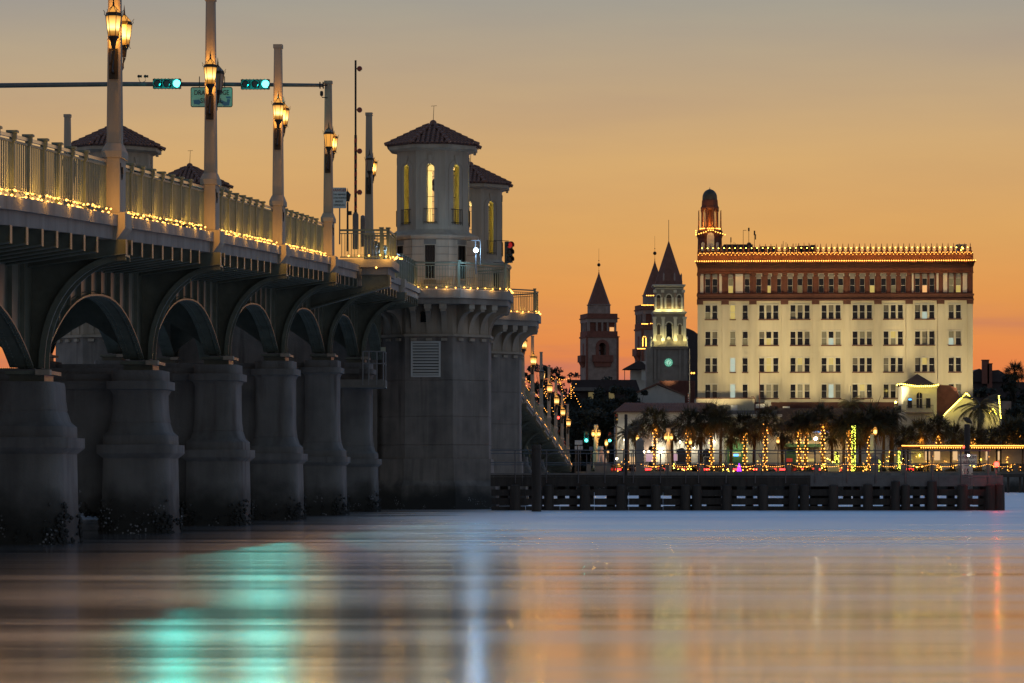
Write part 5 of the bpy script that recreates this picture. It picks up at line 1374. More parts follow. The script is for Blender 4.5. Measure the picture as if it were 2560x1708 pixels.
for k in range(12):
    a = 2 * math.pi * k / 12; p = lambda r_, d: (X(1671.5) + q * (r_ * math.sin(a) + d * math.cos(a)), -.14, Z(906.5) + q * (r_ * math.cos(a) - d * math.sin(a)))
    b.add([p(6, -.55), p(6, .55), p(9.3, .7), p(9.3, -.7)], [(0, 1, 2, 3)])
b.build('clock_numerals', 'e_clock', fc, kind='stuff')
b = MB()
for a, l in ((R(38), 4.4), (R(182), 6.0)):
    p = lambda r_, d: (X(1671.5) + q * (r_ * math.sin(a) + d * math.cos(a)), -.15, Z(906.5) + q * (r_ * math.cos(a) - d * math.sin(a)))
    b.add([p(-.5, -.7), p(-.5, .7), p(l, .3), p(l, -.3)], [(0, 1, 2, 3)])
b.build('clock_hands', 'ink', fc)
for px in (1628, 1718):
    b = MB(); b.lathe([(2.4 * q, Z(868)), (2.2 * q, Z(853)), (1 * q, Z(850)), (3 * q, Z(847)), (2.4 * q, Z(843)), (.3 * q, Z(841))], 10, (X(px), .5, 0)); c.P('urn', b, 'white', smooth=True)
b = MB(); b.ball((X(1672), .0, Z(845)), 4 * q, 10, 6); c.P('round_ornament', b, 'white', smooth=True)
# lower belfry stage
def archo(px, y0, y1, r, yf, nm, m): c.P(nm, flat(arch_pts(X(px), Z(y0), Z(y1), r * q), yf), m)
c.P('lower_belfry', c.bx(1635, 1713, 785, 853, .6, 5.4), 'belfry')
for px in (1636.5, 1658, 1688.5, 1712): 
    b = MB(); c.bx(px - 3.6, px + 3.6, 797, 848, .25, .6, b); c.bx(px - 4.6, px + 4.6, 846, 852.5, .1, .6, b); c.P('pilaster', b, 'white')
    b = MB(); c.bx(px - 5, px + 5, 792, 797, .1, .6, b); c.P('capital', b, 'white')
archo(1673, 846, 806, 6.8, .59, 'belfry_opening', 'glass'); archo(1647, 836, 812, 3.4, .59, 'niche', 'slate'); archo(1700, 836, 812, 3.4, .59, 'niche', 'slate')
def archivolt(px, zs, r0, r1, y0, y1, nm='archivolt'):
    b = MB()
    for j in range(8):
        a0, a1 = math.pi * j / 8, math.pi * (j + 1) / 8; p = lambda rr, a, y: (X(px) - rr * q * math.cos(a), y, Z(zs) + rr * q * math.sin(a))
        b.hexa([p(r0, a0, y1), p(r0, a1, y1), p(r0, a1, y0), p(r0, a0, y0)], [p(r1, a0, y1), p(r1, a1, y1), p(r1, a1, y0), p(r1, a0, y0)])
    c.P(nm, b, 'white')
archivolt(1673, 812.8, 7.2, 9.6, .2, .6); archivolt(1647, 813, 3.6, 5.2, .3, .6); archivolt(1700, 813, 3.6, 5.2, .3, .6)
for px in (1641, 1652.5, 1664.5, 1682, 1694.5, 1706): c.P('window_pier', c.bx(px - 1.5, px + 1.5, 815, 838 if px in (1641, 1652.5, 1694.5, 1706) else 848, .35, .6), 'white')
b = MB(); c.bx(1631, 1717, 779.5, 782, -.1, 5.9, b); c.bx(1633, 1715, 782, 785, .2, 5.6, b); c.P('cornice', b, 'white')
# upper belfry: chamfered, three arches
c.P('upper_belfry', c.bx(1639, 1709, 717, 779.4, 1.0, 5.2), 'belfry')
c.P('belfry_base', MB().prism([(X(1633), Z(779.4)), (X(1715), Z(779.4)), (X(1709), Z(772)), (X(1639), Z(772))], 'y', .9, 5.2), 'white')
for px, w in ((1647, 4.2), (1673, 6), (1698.5, 4.2)):
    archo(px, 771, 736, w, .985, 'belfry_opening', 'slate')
    archivolt(px, 740 + (1 if w < 5 else 2), w + .2, w + 2.6, .7, 1.0)
    for sg in (-1, 1): c.P('window_pier', c.bx(px + sg * (w + 3) - 2.4, px + sg * (w + 3) + 2.4, 743, 771, .7, 1.0), 'white')
    b = MB()
    for k in range(8): c.bx(px - w + .5, px + w - .5, 745 + k * 3.2, 746.4 + k * 3.2, .9, .98, b)
    c.P('louvres', b, 'stone', kind='stuff')
for px in (1637.5, 1657, 1688.5, 1709):
    c.P('pilaster', c.bx(px - 2, px + 2, 731, 772, .75, 1.0), 'stone'); c.P('capital', c.bx(px - 4, px + 4, 724, 731, .65, 1.0), 'white')
b = MB(); c.bx(1632, 1714, 711, 714, .2, 5.8, b); c.bx(1635, 1711, 714, 717, .5, 5.5, b); c.bx(1638, 1710, 720, 722, .8, 5.3, b); c.P('cornice', b, 'white')
k8 = 1 / math.cos(math.pi / 8)
c.P('parapet', MB().lathe([(36.5 * q, Z(711)), (36.5 * q, Z(701))], 8, (X(1674), 3.1, 0), rot), 'spire')
c.P('spire', MB().lathe([(36 * q, Z(701)), (2 * q, Z(603)), (.8 * q, Z(600))], 8, (X(1674), 3.1, 0), rot), 'spire')
c.P('spire_rod', MB().cyl((X(1674), 3.1, Z(603)), (X(1674), 3.1, Z(546)), .05, .04, 5), 'black')
for px in (1660, 1687, 1705): c.P('dormer', MB().lathe([(2.4 * q, Z(701)), (2.0 * q, Z(688)), (2.2 * q, Z(686)), (.4 * q, Z(681))], 6, (X(px), 1.0 if px < 1700 else 2.5, 0)), 'stone')
for px, py, e in ((1657, 850, 70), (1689, 850, 70), (1637, 852, 35), (1712, 852, 35), (1673, 777, 60), (1647, 777, 42), (1698, 777, 42), (1673, 715, 0)):
    if e: lamp('POINT', (X(px), -.55 if py > 800 else .3, Z(py)), (1.0, .82, .26), e * 1.15, .15, c.root)
spot('floodlight on the nave roof aimed up the bell tower', 1673, 985, 540, (PX(1673, 560), 560, PZ(790, 560)), 1500, (1, .88, .45), 36)

# ---------------------------------------------------------------- distant college towers
def college(px, Y, s, label, lights=False):
    k = s
    r = thing('college_tower', label, 'tower', (PX(px, Y), Y, GZ), R(12), 'twin spired towers of the college')
    q = mpp(Y) * k
    gy = 1200 - (GZ - CH) / mpp(Y)
    def z(py): return (gy - py) * q          # py measured on the left tower
    def bxx(w, y0, y1, ext=0): return MB().box(-w * q, w * q, -w * q + 38 * q, w * q + 38 * q, z(y1), z(y0))
    w0 = 39
    # shaft with an arch right through it
    m = 'stone'
    b = MB(); y0, y1 = 0, 78 * q
    def pan(x0, x1, a, c, d0=0.0, d1=78.0): b.box(x0 * q, x1 * q, d0 * q, d1 * q, z(c), z(a))
    pan(-39, -9, 843, 960); pan(9, 39, 843, 960); pan(-9, 9, 888, 960); pan(-9, 9, 843, 856)
    b.build('tower_shaft', m, r)
    b = MB()
    for sg in (-1, 1):
        b.prism([(sg * 9.0 * q, z(856)), (sg * 9.0 * q, z(874)), (sg * 5.4 * q, z(874)), (sg * 4.6 * q, z(866)), (0, z(861)), (0, z(856))], 'y', 34 * q, 44 * q)
    b.box(5.4 * q, 9 * q, 34 * q, 44 * q, z(888), z(874)); b.box(-9 * q, -5.4 * q, 34 * q, 44 * q, z(888), z(874)); b.build('arch_screen', 'brick', r)
    b = MB(); b.box(-3 * q, 4 * q, 36 * q, 40 * q, z(877), z(873)); b.build('bell', 'black', r)
    b = MB()
    for j in range(10):
        a0, a1 = math.pi * j / 10, math.pi * (j + 1) / 10; p = lambda rr, a, y: (-rr * q * math.cos(a), y * q, z(866) + rr * q * math.sin(a))
        b.hexa([p(9, a0, 0), p(9, a1, 0), p(9, a1, -1.5), p(9, a0, -1.5)], [p(17, a0, 0), p(17, a1, 0), p(17, a1, -1.5), p(17, a0, -1.5)])
    b.box(-17 * q, -9 * q, -1.5 * q, 0, z(888), z(866)); b.box(9 * q, 17 * q, -1.5 * q, 0, z(888), z(866)); b.build('arch_surround', 'brick', r)
    b = MB(); b.box(-26 * q, 26 * q, -9 * q, 0, z(905), z(888)); b.prism([(-24 * q, z(905)), (24 * q, z(905)), (20 * q, z(917)), (-20 * q, z(917))], 'y', -5 * q, 0); b.build('balcony', 'brick', r)
    b = MB(); b.box(-50 * q, -39 * q, 20 * q, 60 * q, z(905), z(888)); b.prism([(-48 * q, z(905)), (-39 * q, z(905)), (-39 * q, z(917)), (-42 * q, z(917))], 'y', 24 * q, 56 * q); b.build('side_balcony', 'brick', r)
    MB().box(-39.3 * q, -39 * q, 32 * q, 50 * q, z(886), z(858)).build('side_arch', 'brick', r)
    for sg in (-1, 1):
        MB().box(sg * 39.4 * q - 2.6 * q, sg * 39.4 * q + 2.6 * q, -.8 * q, 4 * q, z(955), z(843)).build('corner_quoins', 'brick', r)
    b = MB(); b.box(-41 * q, 41 * q, -2 * q, 80 * q, z(844), z(840)); b.box(-45 * q, -41 * q, 0, 4 * q, z(843), z(841)); b.box(41 * q, 45 * q, 0, 4 * q, z(843), z(841)); b.build('string_course', 'brick', r)
    # belfry with openings in rows
    b = MB(); b.box(-36 * q, 36 * q, 6 * q, 72 * q, z(840), z(798)); b.build('belfry_core', 'brick', r)
    b = MB()
    for px_ in (-34, -14, 0, 14, 34):
        b.box((px_ - 2.2) * q, (px_ + 2.2) * q, 0, 6 * q, z(828), z(806)); b.box(-39 * q, -36 * q, (36 + px_ - 2.2) * q, (36 + px_ + 2.2) * q, z(828), z(806))
    b.build('belfry_columns', 'stone', r, kind='stuff')
    b = MB(); b.box(-39 * q, 39 * q, 0, 78 * q, z(806), z(797)); b.build('belfry_lintel', 'stone', r)
    b = MB(); b.box(-39 * q, 39 * q, -.5 * q, 78 * q, z(840), z(828)); b.build('belfry_parapet', 'brick', r)
    b = MB(); b.box(20 * q, 31 * q, 5 * q, 5.8 * q, z(828), z(818)); b.build('bright_opening', 'e_win3', r)
    b = MB(); b.box(-41 * q, 41 * q, -2 * q, 80 * q, z(797), z(794)); b.box(-39 * q, 39 * q, 0, 78 * q, z(794), z(784)); b.box(-44 * q, -41 * q, 0, 4 * q, z(797), z(795)); b.box(41 * q, 44 * q, 0, 4 * q, z(797), z(795)); b.build('upper_parapet', 'brick', r)
    MB().lathe([(29 * q, z(784)), (29 * q, z(763)), (31.5 * q, z(761)), (31 * q, z(760))], 8, (0, 38 * q, 0), rot).build('octagonal_drum', 'stone', r)
    MB().lathe([(28.5 * q, z(760)), (25 * q, z(750)), (4 * q, z(690)), (1.8 * q, z(683)), (.6 * q, z(676))], 10, (0, 38 * q, 0), rot).build('spire', 'spire', r)
    b = MB(); b.cyl((0, 38 * q, z(680)), (0, 38 * q, z(619)), .35 * q, .25 * q, 5); b.ball((0, 38 * q, z(660)), 4.4 * q, 10, 7); b.ball((0, 38 * q, z(649)), 1.3 * q, 6, 5); b.ball((0, 38 * q, z(674)), 1.2 * q, 6, 5); b.build('finial_ball', 'iron', r, True)
    return r, q, z
college(1506, 800, 1.0, 'left dark college tower with conical spire, orange sky through its arch')
r, q, z = college(1647, 690, 1.055, 'college tower behind the bell tower, outlined with bulbs on its left')
def zb(py): return (PZ(py, 690) - GZ)
g = thing('string_lights', 'bulbs outlining the ledges and arch of the tower behind the bell tower', 'string lights', tuple(r.location))
b = MB()
def rowb(px0, px1, py, n, Yy=684):
    for k in range(n): b.octa((PX(px0 + (px1 - px0) * k / max(1, n - 1), Yy) - r.location.x, Yy - 690, PZ(py, Yy) - GZ), .13)
rowb(1617, 1634, 739, 5, 680); rowb(1605, 1636, 763, 10, 676); rowb(1605, 1619, 810, 6, 676); rowb(1627, 1632, 809, 2, 676); rowb(1594, 1608, 872, 6, 674); rowb(1608, 1616, 872, 3, 674)
for k in range(9): rowb(1607, 1607, 868 - 4 * k * .6 - 3, 1, 674); rowb(1615, 1615, 868 - 4 * k * .6 - 3, 1, 674)
rowb(1609, 1613, 842, 2, 674)
b.build('bulbs', 'e_bulb', g, kind='stuff')
# ---------------------------------------------------------------- low buildings
def simple_house(name, label, cat, px0, px1, ytop, Y, dep, wm, z0=None):
    h = PB(name, label, cat, (px0 + px1) / 2, Y)
    h.P('wall', h.bx(px0, px1, ytop, 1200 - (GZ - CH) / mpp(Y), 0, dep), wm)
    return h
def gable(h, px0, px1, yb, ya, dep, m, over=2, y0=-.3):
    a = h.x(px0 - over), h.x(px1 + over); c = (a[0] + a[1]) / 2
    b = MB()
    t_ = .25
    for s_ in (0, 1):
        xa = a[s_]
        b.hexa([(xa, y0, h.z(yb)), (c, y0, h.z(ya)), (c, dep, h.z(ya)), (xa, dep, h.z(yb))], [(xa, y0, h.z(yb) + t_), (c, y0, h.z(ya) + t_), (c, dep, h.z(ya) + t_), (xa, dep, h.z(yb) + t_)])
    h.P('roof', b, m)
# cathedral nave and apse behind
n = PB('cathedral_nave', 'long dark brown roof of the church below the clock', 'church', 1690, 545)
n.P('nave_roof', MB().prism([(n.x(1632), n.z(1012)), (n.x(1738), n.z(1012)), (n.x(1738), n.z(952)), (n.x(1650), n.z(952))], 'y', 0, 14), 'brick')
b = MB()
for k in range(34): n.bx(1652 + k * 2.55, 1653 + k * 2.55, 953, 1010, -.12, 0, b)
n.P('roof_ribs', b, 'brick', kind='stuff')
n.P('apse', MB().lathe([(16 * mpp(545), n.z(1020)), (16 * mpp(545), n.z(995))] + [(16 * mpp(545) * math.cos(math.pi / 2 * k / 6), n.z(995) + 17 * mpp(545) * math.sin(math.pi / 2 * k / 6)) for k in range(1, 6)] + [(.1, n.z(978))], 16, (n.x(1705), 2, 0)), 'white', smooth=True)
h = simple_house('gabled_house', 'pale gabled house front with small round vents, left of the office building', 'house', 1577, 1712, 1000, 500, 12, 'white')
h.P('gable_wall', MB().prism([(h.x(1577), h.z(1000)), (h.x(1712), h.z(1000)), (h.x(1712), h.z(990)), (h.x(1643), h.z(963)), (h.x(1577), h.z(990))], 'y', 0, .5), 'white')
gable(h, 1577, 1712, 991, 961, 12, 'tile')
b = MB()
for dx, dy in ((-5, 0), (0, 0), (5, 0), (-2.5, -3), (2.5, -3), (-2.5, 3), (2.5, 3)): b.lathe([(.055, 0), (.055, .02)], 6, (h.x(1643 + dx), -.02, h.z(970 + dy)))
h.P('gable_vents', b, 'ink', kind='stuff')
# white restaurant
q = mpp(464)
w = simple_house('white_restaurant', 'white arcaded restaurant with a dark tiled roof behind the left palms', 'restaurant', 1543, 1810, 1031, 464, 14, 'white')
w.P('roof', MB().hexa([(w.x(1534), -.8, w.z(1031)), (w.x(1818), -.8, w.z(1031)), (w.x(1818), 15, w.z(1031)), (w.x(1534), 15, w.z(1031))], [(w.x(1566), 5, w.z(1007)), (w.x(1790), 5, w.z(1007)), (w.x(1790), 9, w.z(1007)), (w.x(1566), 9, w.z(1007))]), 'tile')
b = MB()
for k in range(62):
    f = k / 61; xa = w.x(1536 + 280 * f); xb = w.x(1568 + 220 * f) if 0 < f < 1 else w.x(1566)
    b.cyl((xa, -.85, w.z(1031) + .05), (xb, 5, w.z(1007) + .05), .10, .09, 5)
w.P('roof_tiles', b, 'tile', smooth=True, kind='stuff')
w.P('eaves', w.bx(1541, 1812, 1031.5, 1035, -.3, 0), 'creamp')
for px, y0, y1, ww, m in ((1612, 1187, 1085, 17, 'stone'), (1768, 1187, 1122, 12, 'glass'), (1703, 1187, 1120, 13, 'glass'), (1628, 1187, 1115, 7, 'glass')):
    w.P('arched_opening', flat(arch_pts(w.x(px), w.z(y0), w.z(y1), ww * q), -.03), m)
for a, c, y0, y1, m in ((1574, 1590, 1142, 1177, 'e_shop'), (1615, 1634, 1132, 1154, 'e_pink'), (1675, 1693, 1133, 1152, 'e_pink'), (1585, 1592, 1055, 1095, 'glass'), (1634, 1650, 1070, 1095, 'glass'), (1593, 1608, 1062, 1078, 'glass'), (1760, 1780, 1143, 1160, 'glass')):
    f = w.P('window_frame', w.bx(a - 1, c + 1, y0 - 1, y1 + 1, -.08, 0), 'creamp'); w.P('window_pane', w.bx(a, c, y0, y1, -.1, -.081), m, parent=f)
for px, py, e_ in ((1560, 1100, 80), (1622, 1128, 60), (1651, 1129, 170), (1700, 1105, 90), (1735, 1120, 60), (1785, 1105, 90)):
    wl_ = w.P('wall_lamp', MB().ball((w.x(px), -.35, w.z(py)), .12, 8, 6), 'e_warmwhite'); lamp('POINT', w.lit(px, py, -1.3), (1, .88, .62), e_, .15, w.root)  # most of these are added to brighten the wall, without a known fixture
w.P('balcony', w.bx(1655, 1680, 1100, 1107, -1.1, 0), 'creamp')
b = MB(); w.bx(1653, 1679, 1086, 1087, -1.1, -1.0, b)
for k in range(12): w.bx(1653 + k * 2.3, 1653.5 + k * 2.3, 1087, 1100, -1.1, -1.05, b)
w.P('balcony_rail', b, 'black', kind='stuff')
b = MB(); w.bx(1598, 1612, 1058, 1064, -1.5, -.2, b); w.P('awning', b, 'creamp')
# cream low wing and roofs in front of the office block
h = PB('cream_wing', 'low cream block with orange coping at the foot of the office building', 'building', 1812, 470)
h.P('wall', h.bx(1741, 1886, 997, 1187, 0, 5), 'cream'); h.P('coping', h.bx(1740, 1888, 994.5, 997, -.15, 5), 'brown')
h = simple_house('green_arch_building', 'cream building with a green lit arch behind the middle palms', 'building', 1811, 1950, 1042, 466, 4, 'creamp')
q = mpp(466)
h.P('roof_parapet', h.bx(1808, 1955, 1036, 1042, -.3, 4), 'signwhite')
h.P('green_arch', flat(arch_pts(h.x(1842), h.z(1187), h.z(1097), 24 * q), -.03), 'green')
h.P('lit_transom', h.bx(1823, 1852, 1131, 1141, -.08, -.031), 'e_win1'); h.P('doorway', h.bx(1826, 1850, 1141, 1187, -.07, -.031), 'green')
h.P('lit_transom', h.bx(1834, 1846, 1134, 1141, -.1, -.081), 'e_blue')
lamp('POINT', h.lit(1842, 1108, -1.2), (1, .85, .4), 90, .15, h.root); lamp('POINT', h.lit(1842, 1128, -1.0), (.8, 1, .5), 40, .15, h.root)
h = PB('rooftop_units', 'white rooftop ducts and air units beyond the palm tops', 'air unit', 1840, 468, z=PZ(1042, 468))
for a, c, y0, y1, m in ((1803, 1822, 1013, 1024, 'black'), (1828, 1844, 1013, 1026, 'signwhite'), (1912, 1928, 1001, 1016, 'black'), (1958, 1975, 1016, 1022, 'signwhite'), (1961, 1972, 1022, 1036, 'signwhite'), (1800, 1960, 1026, 1042, 'galv'), (1890, 1912, 1010, 1020, 'signwhite')):
    h.P('air_unit', h.bx(a, c, y0, y1, .3, 1.6), m)
b = MB(); b.tube([(h.x(1888), 0, h.z(1042)), (h.x(1888), 0, h.z(998)), (h.x(1884), 0, h.z(992)), (h.x(1878), 0, h.z(992))], .06, 5); b.cyl((h.x(1899), 0, h.z(1040)), (h.x(1899), 0, h.z(925)), .06, .05, 5); b.build('vent_pipe', 'brown', h.root, kind='stuff')
# cafe
h = simple_house('green_awning_cafe', 'cream cafe with green awnings and round green medallions', 'cafe', 1946, 2125, 1081, 467, 8, 'cream')
h.P('roof', h.bx(1944, 2127, 1020, 1081, 1.0, 8), 'slate'); h.P('parapet', h.bx(1944, 2127, 1078, 1082, -.2, 1), 'signwhite')
h.P('awning', h.bx(1952, 2051, 1109.5, 1118, -1.0, 0), 'green')
for px in (1957, 1992, 2025): h.P('medallion', MB().rings([[(h.x(px) + rr * q * math.cos(2 * math.pi * k / 16), y, h.z(1097.5) + rr * q * math.sin(2 * math.pi * k / 16)) for k in range(16)] for rr, y in ((5, 0), (5, -.1))]), 'green')
h.P('green_arch', flat(arch_pts(h.x(1976), h.z(1187), h.z(1121), 14 * q), -.03), 'green')
h.P('lit_window', h.bx(1966, 1981, 1146, 1155, -.1, -.031), 'e_reddim'); h.P('lit_window', h.bx(2019, 2035, 1147, 1154, -.1, -.001), 'e_win1')
h.P('doorway', h.bx(1968, 1984, 1157, 1187, -.06, -.031), 'glass')
text('A STREET CAFE', 5.5 * q, 'e_blue', h.root, (h.x(2052), -.25, h.z(1080.5)), name='blue_neon_lettering')
for px in (1960, 2000, 2040, 2080, 2110): lamp('POINT', h.lit(px, 1102, -2.2), (1, .66, .30), 85, .2, h.root)
# white tower house
h = PB('white_tower_house', 'white house with square turret, hipped roof and string-lit eaves, right', 'house', 2300, 462); q = mpp(462)
h.P('turret', h.bx(2255, 2342, 968, 1187, 0, 4.6), 'white')
h.P('turret_roof', MB().lathe([(44 * q * 1.414 * 1.06, h.z(966)), (1.5 * q, h.z(934)), (.2 * q, h.z(933))], 4, (h.x(2298), 2.3, 0), math.pi / 4), 'slate')
h.P('turret_eaves', h.bx(2253, 2344, 966.2, 970, -.25, 4.8), 'creamp')
h.P('main_wall', h.bx(2342.5, 2430, 1045, 1187, 1.2, 12), 'white')
h.P('main_roof', MB().prism([(h.x(2342.5), h.z(1045)), (h.x(2430), h.z(1045)), (h.x(2400), h.z(968)), (h.x(2385), h.z(962)), (h.x(2342.5), h.z(958))], 'y', 4, 12), 'brick')
h.P('front_gable', MB().prism([(h.x(2352), h.z(1187)), (h.x(2500), h.z(1187)), (h.x(2500), h.z(1048)), (h.x(2416), h.z(983)), (h.x(2352), h.z(1045))], 'y', .4, 1.19), 'white')
h.P('side_gable', MB().prism([(h.x(2470), h.z(1187)), (h.x(2508), h.z(1187)), (h.x(2508), h.z(1048)), (h.x(2495), h.z(1005)), (h.x(2470), h.z(1010))], 'y', 1.3, 6), 'white')
f = h.P('arched_window', MB().prism(arch_pts(h.x(2298), h.z(1021), h.z(978), 9 * q), 'y', -.08, 0), 'creamp'); h.P('pane', flat(arch_pts(h.x(2298), h.z(1020), h.z(981), 7 * q), -.09), 'glass', parent=f)
b = MB(); h.bx(2297.5, 2298.5, 981, 1020, -.12, -.09, b); h.bx(2291, 2305, 996, 997, -.12, -.092, b); h.P('glazing_bars', b, 'creamp', parent=f)
for a, c in ((2269, 2280), (2315, 2326)):
    f = h.P('window', h.bx(a - .8, c + .8, 995, 1021, -.08, 0), 'creamp'); h.P('pane', h.bx(a, c, 996, 1020, -.1, -.081), 'glass', parent=f)
h.P('neon_sign', h.bx(2271, 2279, 997, 1001, -.13, -.101), 'e_blue')
bal = h.P('balcony_floor', h.bx(2264, 2331, 1031, 1033.5, -1.2, 0), 'stone')
b = MB(); h.bx(2264, 2331, 1013, 1014.2, -1.2, -1.14, b)
for k in range(30): h.bx(2264 + k * 2.28, 2264.6 + k * 2.28, 1014, 1031, -1.2, -1.16, b)
h.P('balcony_rail', b, 'black', parent=bal, kind='stuff')
h.P('side_balcony', h.bx(2236, 2254, 1014, 1032, .5, .6), 'black')
h.P('annex_wall', h.bx(2125, 2254.5, 1088, 1187, 1.5, 6), 'white')
for a, c in ((2213, 2232), (2234, 2246)): h.P('lit_arch', flat(arch_pts(h.x((a + c) / 2), h.z(1187), h.z(1128), (c - a) / 2 * q), 1.45), 'e_win4')
for pts, n, lb, m in (([(2240, 963), (2252, 960), (2290, 965.5), (2332, 965), (2348, 962)], 22, 'yellow bulbs along the eaves of the square turret', 'e_bulby'), ([(2358, 1040), (2416, 983), (2431, 998)], 24, 'yellow bulbs on the sloping gable edges', 'e_bulby'), ([(2497, 988), (2502, 1047)], 13, 'short vertical run of yellow bulbs right of the big palm', 'e_bulby'), ([(2472, 1035), (2482, 1022), (2492, 1036)], 7, 'small cluster of yellow bulbs seen through the big palm', 'e_bulby')):
    P_ = [(PX(x, 461.2), 461.2, PZ(y, 461.2)) for x, y in pts]
    L = sum((Vector(a) - Vector(b_)).length for a, b_ in zip(P_[:-1], P_[1:]))
    bulbs_along('string_lights', lb, P_, L / n, .10, m, wire=False, lights=6, power=13, col=(1, .72, .10), world=True, off=(0, -.6, -.1), group='yellow lights on the white house')
# pergola on the quay, outlined with bulbs
pg = PB('quay_pavilion', 'open timber pavilion with two long rows of bulbs on its roof edge, far right', 'pavilion', 2400, 434); q = mpp(434)
pg.P('roof', pg.bx(2254, 2640, 1118, 1123, 0, 5), 'brown'); pg.P('roof_edge', pg.bx(2250, 2640, 1120, 1122, -.3, 0), 'wood')
for px in (2272, 2322, 2380, 2452, 2495, 2505, 2560, 2610): pg.P('post', pg.bx(px - 2.2, px + 2.2, 1123, 1187, 1.0, 1.3), 'wood')
pg.P('rear_wall', pg.bx(2290, 2640, 1123, 1160, 5, 5.1), 'white')
for a, c in ((2325, 2336), (2348, 2362), (2508, 2516), (2395, 2406), (2478, 2484)): pg.P('lit_opening', pg.bx(a, c, 1128, 1150, 4.9, 4.99), 'e_shop')
for y0, x0, sp, lb in ((1114.5, 2254, 3.0, 'upper dense row of bulbs on the quay pavilion roof'), (1119.5, 2300, 5.8, 'lower sparse row of bulbs on the quay pavilion roof')):
    bulbs_along('string_lights', lb, [(PX(x0, 433.6), 433.6, PZ(y0, 433.6)), (PX(2640, 433.6), 433.6, PZ(y0, 433.6))], sp * q, .085, 'e_bulb', wire=False, lights=8, power=22, world=True, off=(0, -.5, .1), group='bulbs of the quay pavilion')
pier_ = PB('small_jetty', 'low wooden jetty with railing at the right edge, beyond the fender dock', 'jetty', 2540, 415, z=0)
pier_.P('jetty_deck', pier_.bx(2502, 2640, 1185, 1193, 0, 4), 'wood')
for px in (2522, 2552, 2562, 2590, 2620): pier_.P('jetty_pile', MB().lathe([(.17, -1), (.16, pier_.z(1193))], 8, (pier_.x(px), .5, 0)), 'wood')
b = MB(); pier_.bx(2502, 2640, 1159, 1160.5, 0, .06, b)
for k in range(46): pier_.bx(2502 + k * 3, 2503 + k * 3, 1160, 1185, 0, .05, b)
pier_.P('jetty_railing', b, 'wood', kind='stuff')
# houses far right
h = PB('brick_house', 'dark roofed house with tall brick chimneys right of the office building', 'house', 2470, 540); q = mpp(540)
h.P('wall', h.bx(2430, 2600, 955, 1187, 0, 10), 'slate')
h.P('roof', MB().prism([(h.x(2430), h.z(955)), (h.x(2430), h.z(930)), (h.x(2447), h.z(922)), (h.x(2462), h.z(928)), (h.x(2495), h.z(925)), (h.x(2512), h.z(935)), (h.x(2540), h.z(955))], 'y', -.5, 10), 'slate')
for a, c, y0 in ((2453, 2470, 902), (2466, 2478, 911)): 
    h.P('chimney', h.bx(a, c, y0, 990, -1.2, -.51) if a > 2460 else h.bx(a, c, y0, 960, -1.2, -.51), 'brick'); h.P('chimney_cap', h.bx(a - 1, c + 1, y0 - 2, y0, -1.3, -.4), 'brick')
h = PB('grey_outbuilding', 'grey blocky wall behind the vertical bulb string', 'building', 2500, 480); h.P('wall', h.bx(2470, 2528, 1003, 1187, 0, 6), 'stone')
# dark roofs on the left of the town
h = PB('long_dark_building', 'long dark building with a faint blue-lit roof and dim windows, below the left college tower', 'building', 1480, 520)
h.P('wall', h.bx(1425, 1600, 976, 1187, 0, 8), 'slate'); h.P('roof', MB().prism([(h.x(1422), h.z(978)), (h.x(1600), h.z(978)), (h.x(1590), h.z(950)), (h.x(1432), h.z(950))], 'y', -.6, 8), 'slate')
h.P('metal_roof', h.bx(1430, 1500, 969, 978, -1.2, -.61), 'galv')
for a, c in ((1471, 1486), (1522, 1536)): h.P('lit_window', h.bx(a, c, 981, 997, -.05, 0), 'e_win4')
h = PB('veranda_house', 'small house with overhanging roof between the two college towers', 'house', 1585, 600)
h.P('wall', h.bx(1578, 1620, 925, 1100, 0, 6), 'white'); h.P('roof', MB().prism([(h.x(1557), h.z(923)), (h.x(1625), h.z(925)), (h.x(1604), h.z(905)), (h.x(1590), h.z(905))], 'y', -2, 6), 'slate'); h.P('veranda_post', h.bx(1560, 1561.5, 923, 990, -1.8, -1.6), 'slate')
h.P('white_gable', h.bx(1603, 1619, 904, 952, -1.5, -1.2), 'white')
h = PB('rear_wing', 'dark rear wing between bell tower and office building', 'building', 1730, 600); h.P('wall', h.bx(1712, 1760, 865, 1100, 0, 8), 'slate')
h.P('curved_roof', MB().prism([(h.x(1712), h.z(865)), (h.x(1760), h.z(865)), (h.x(1748), h.z(838)), (h.x(1735), h.z(828)), (h.x(1722), h.z(822)), (h.x(1712), h.z(820))], 'y', 0, 8), 'slate')
b = MB(); b.octa((0, 0, 0), .16); b.octa((6 * mpp(520), 0, 0), .16)
single('wall_lamps', b, 'e_bulb', 'two orange lamps in the gap beside the office building', 'lamp', (PX(1729, 520), 520, PZ(933, 520)))

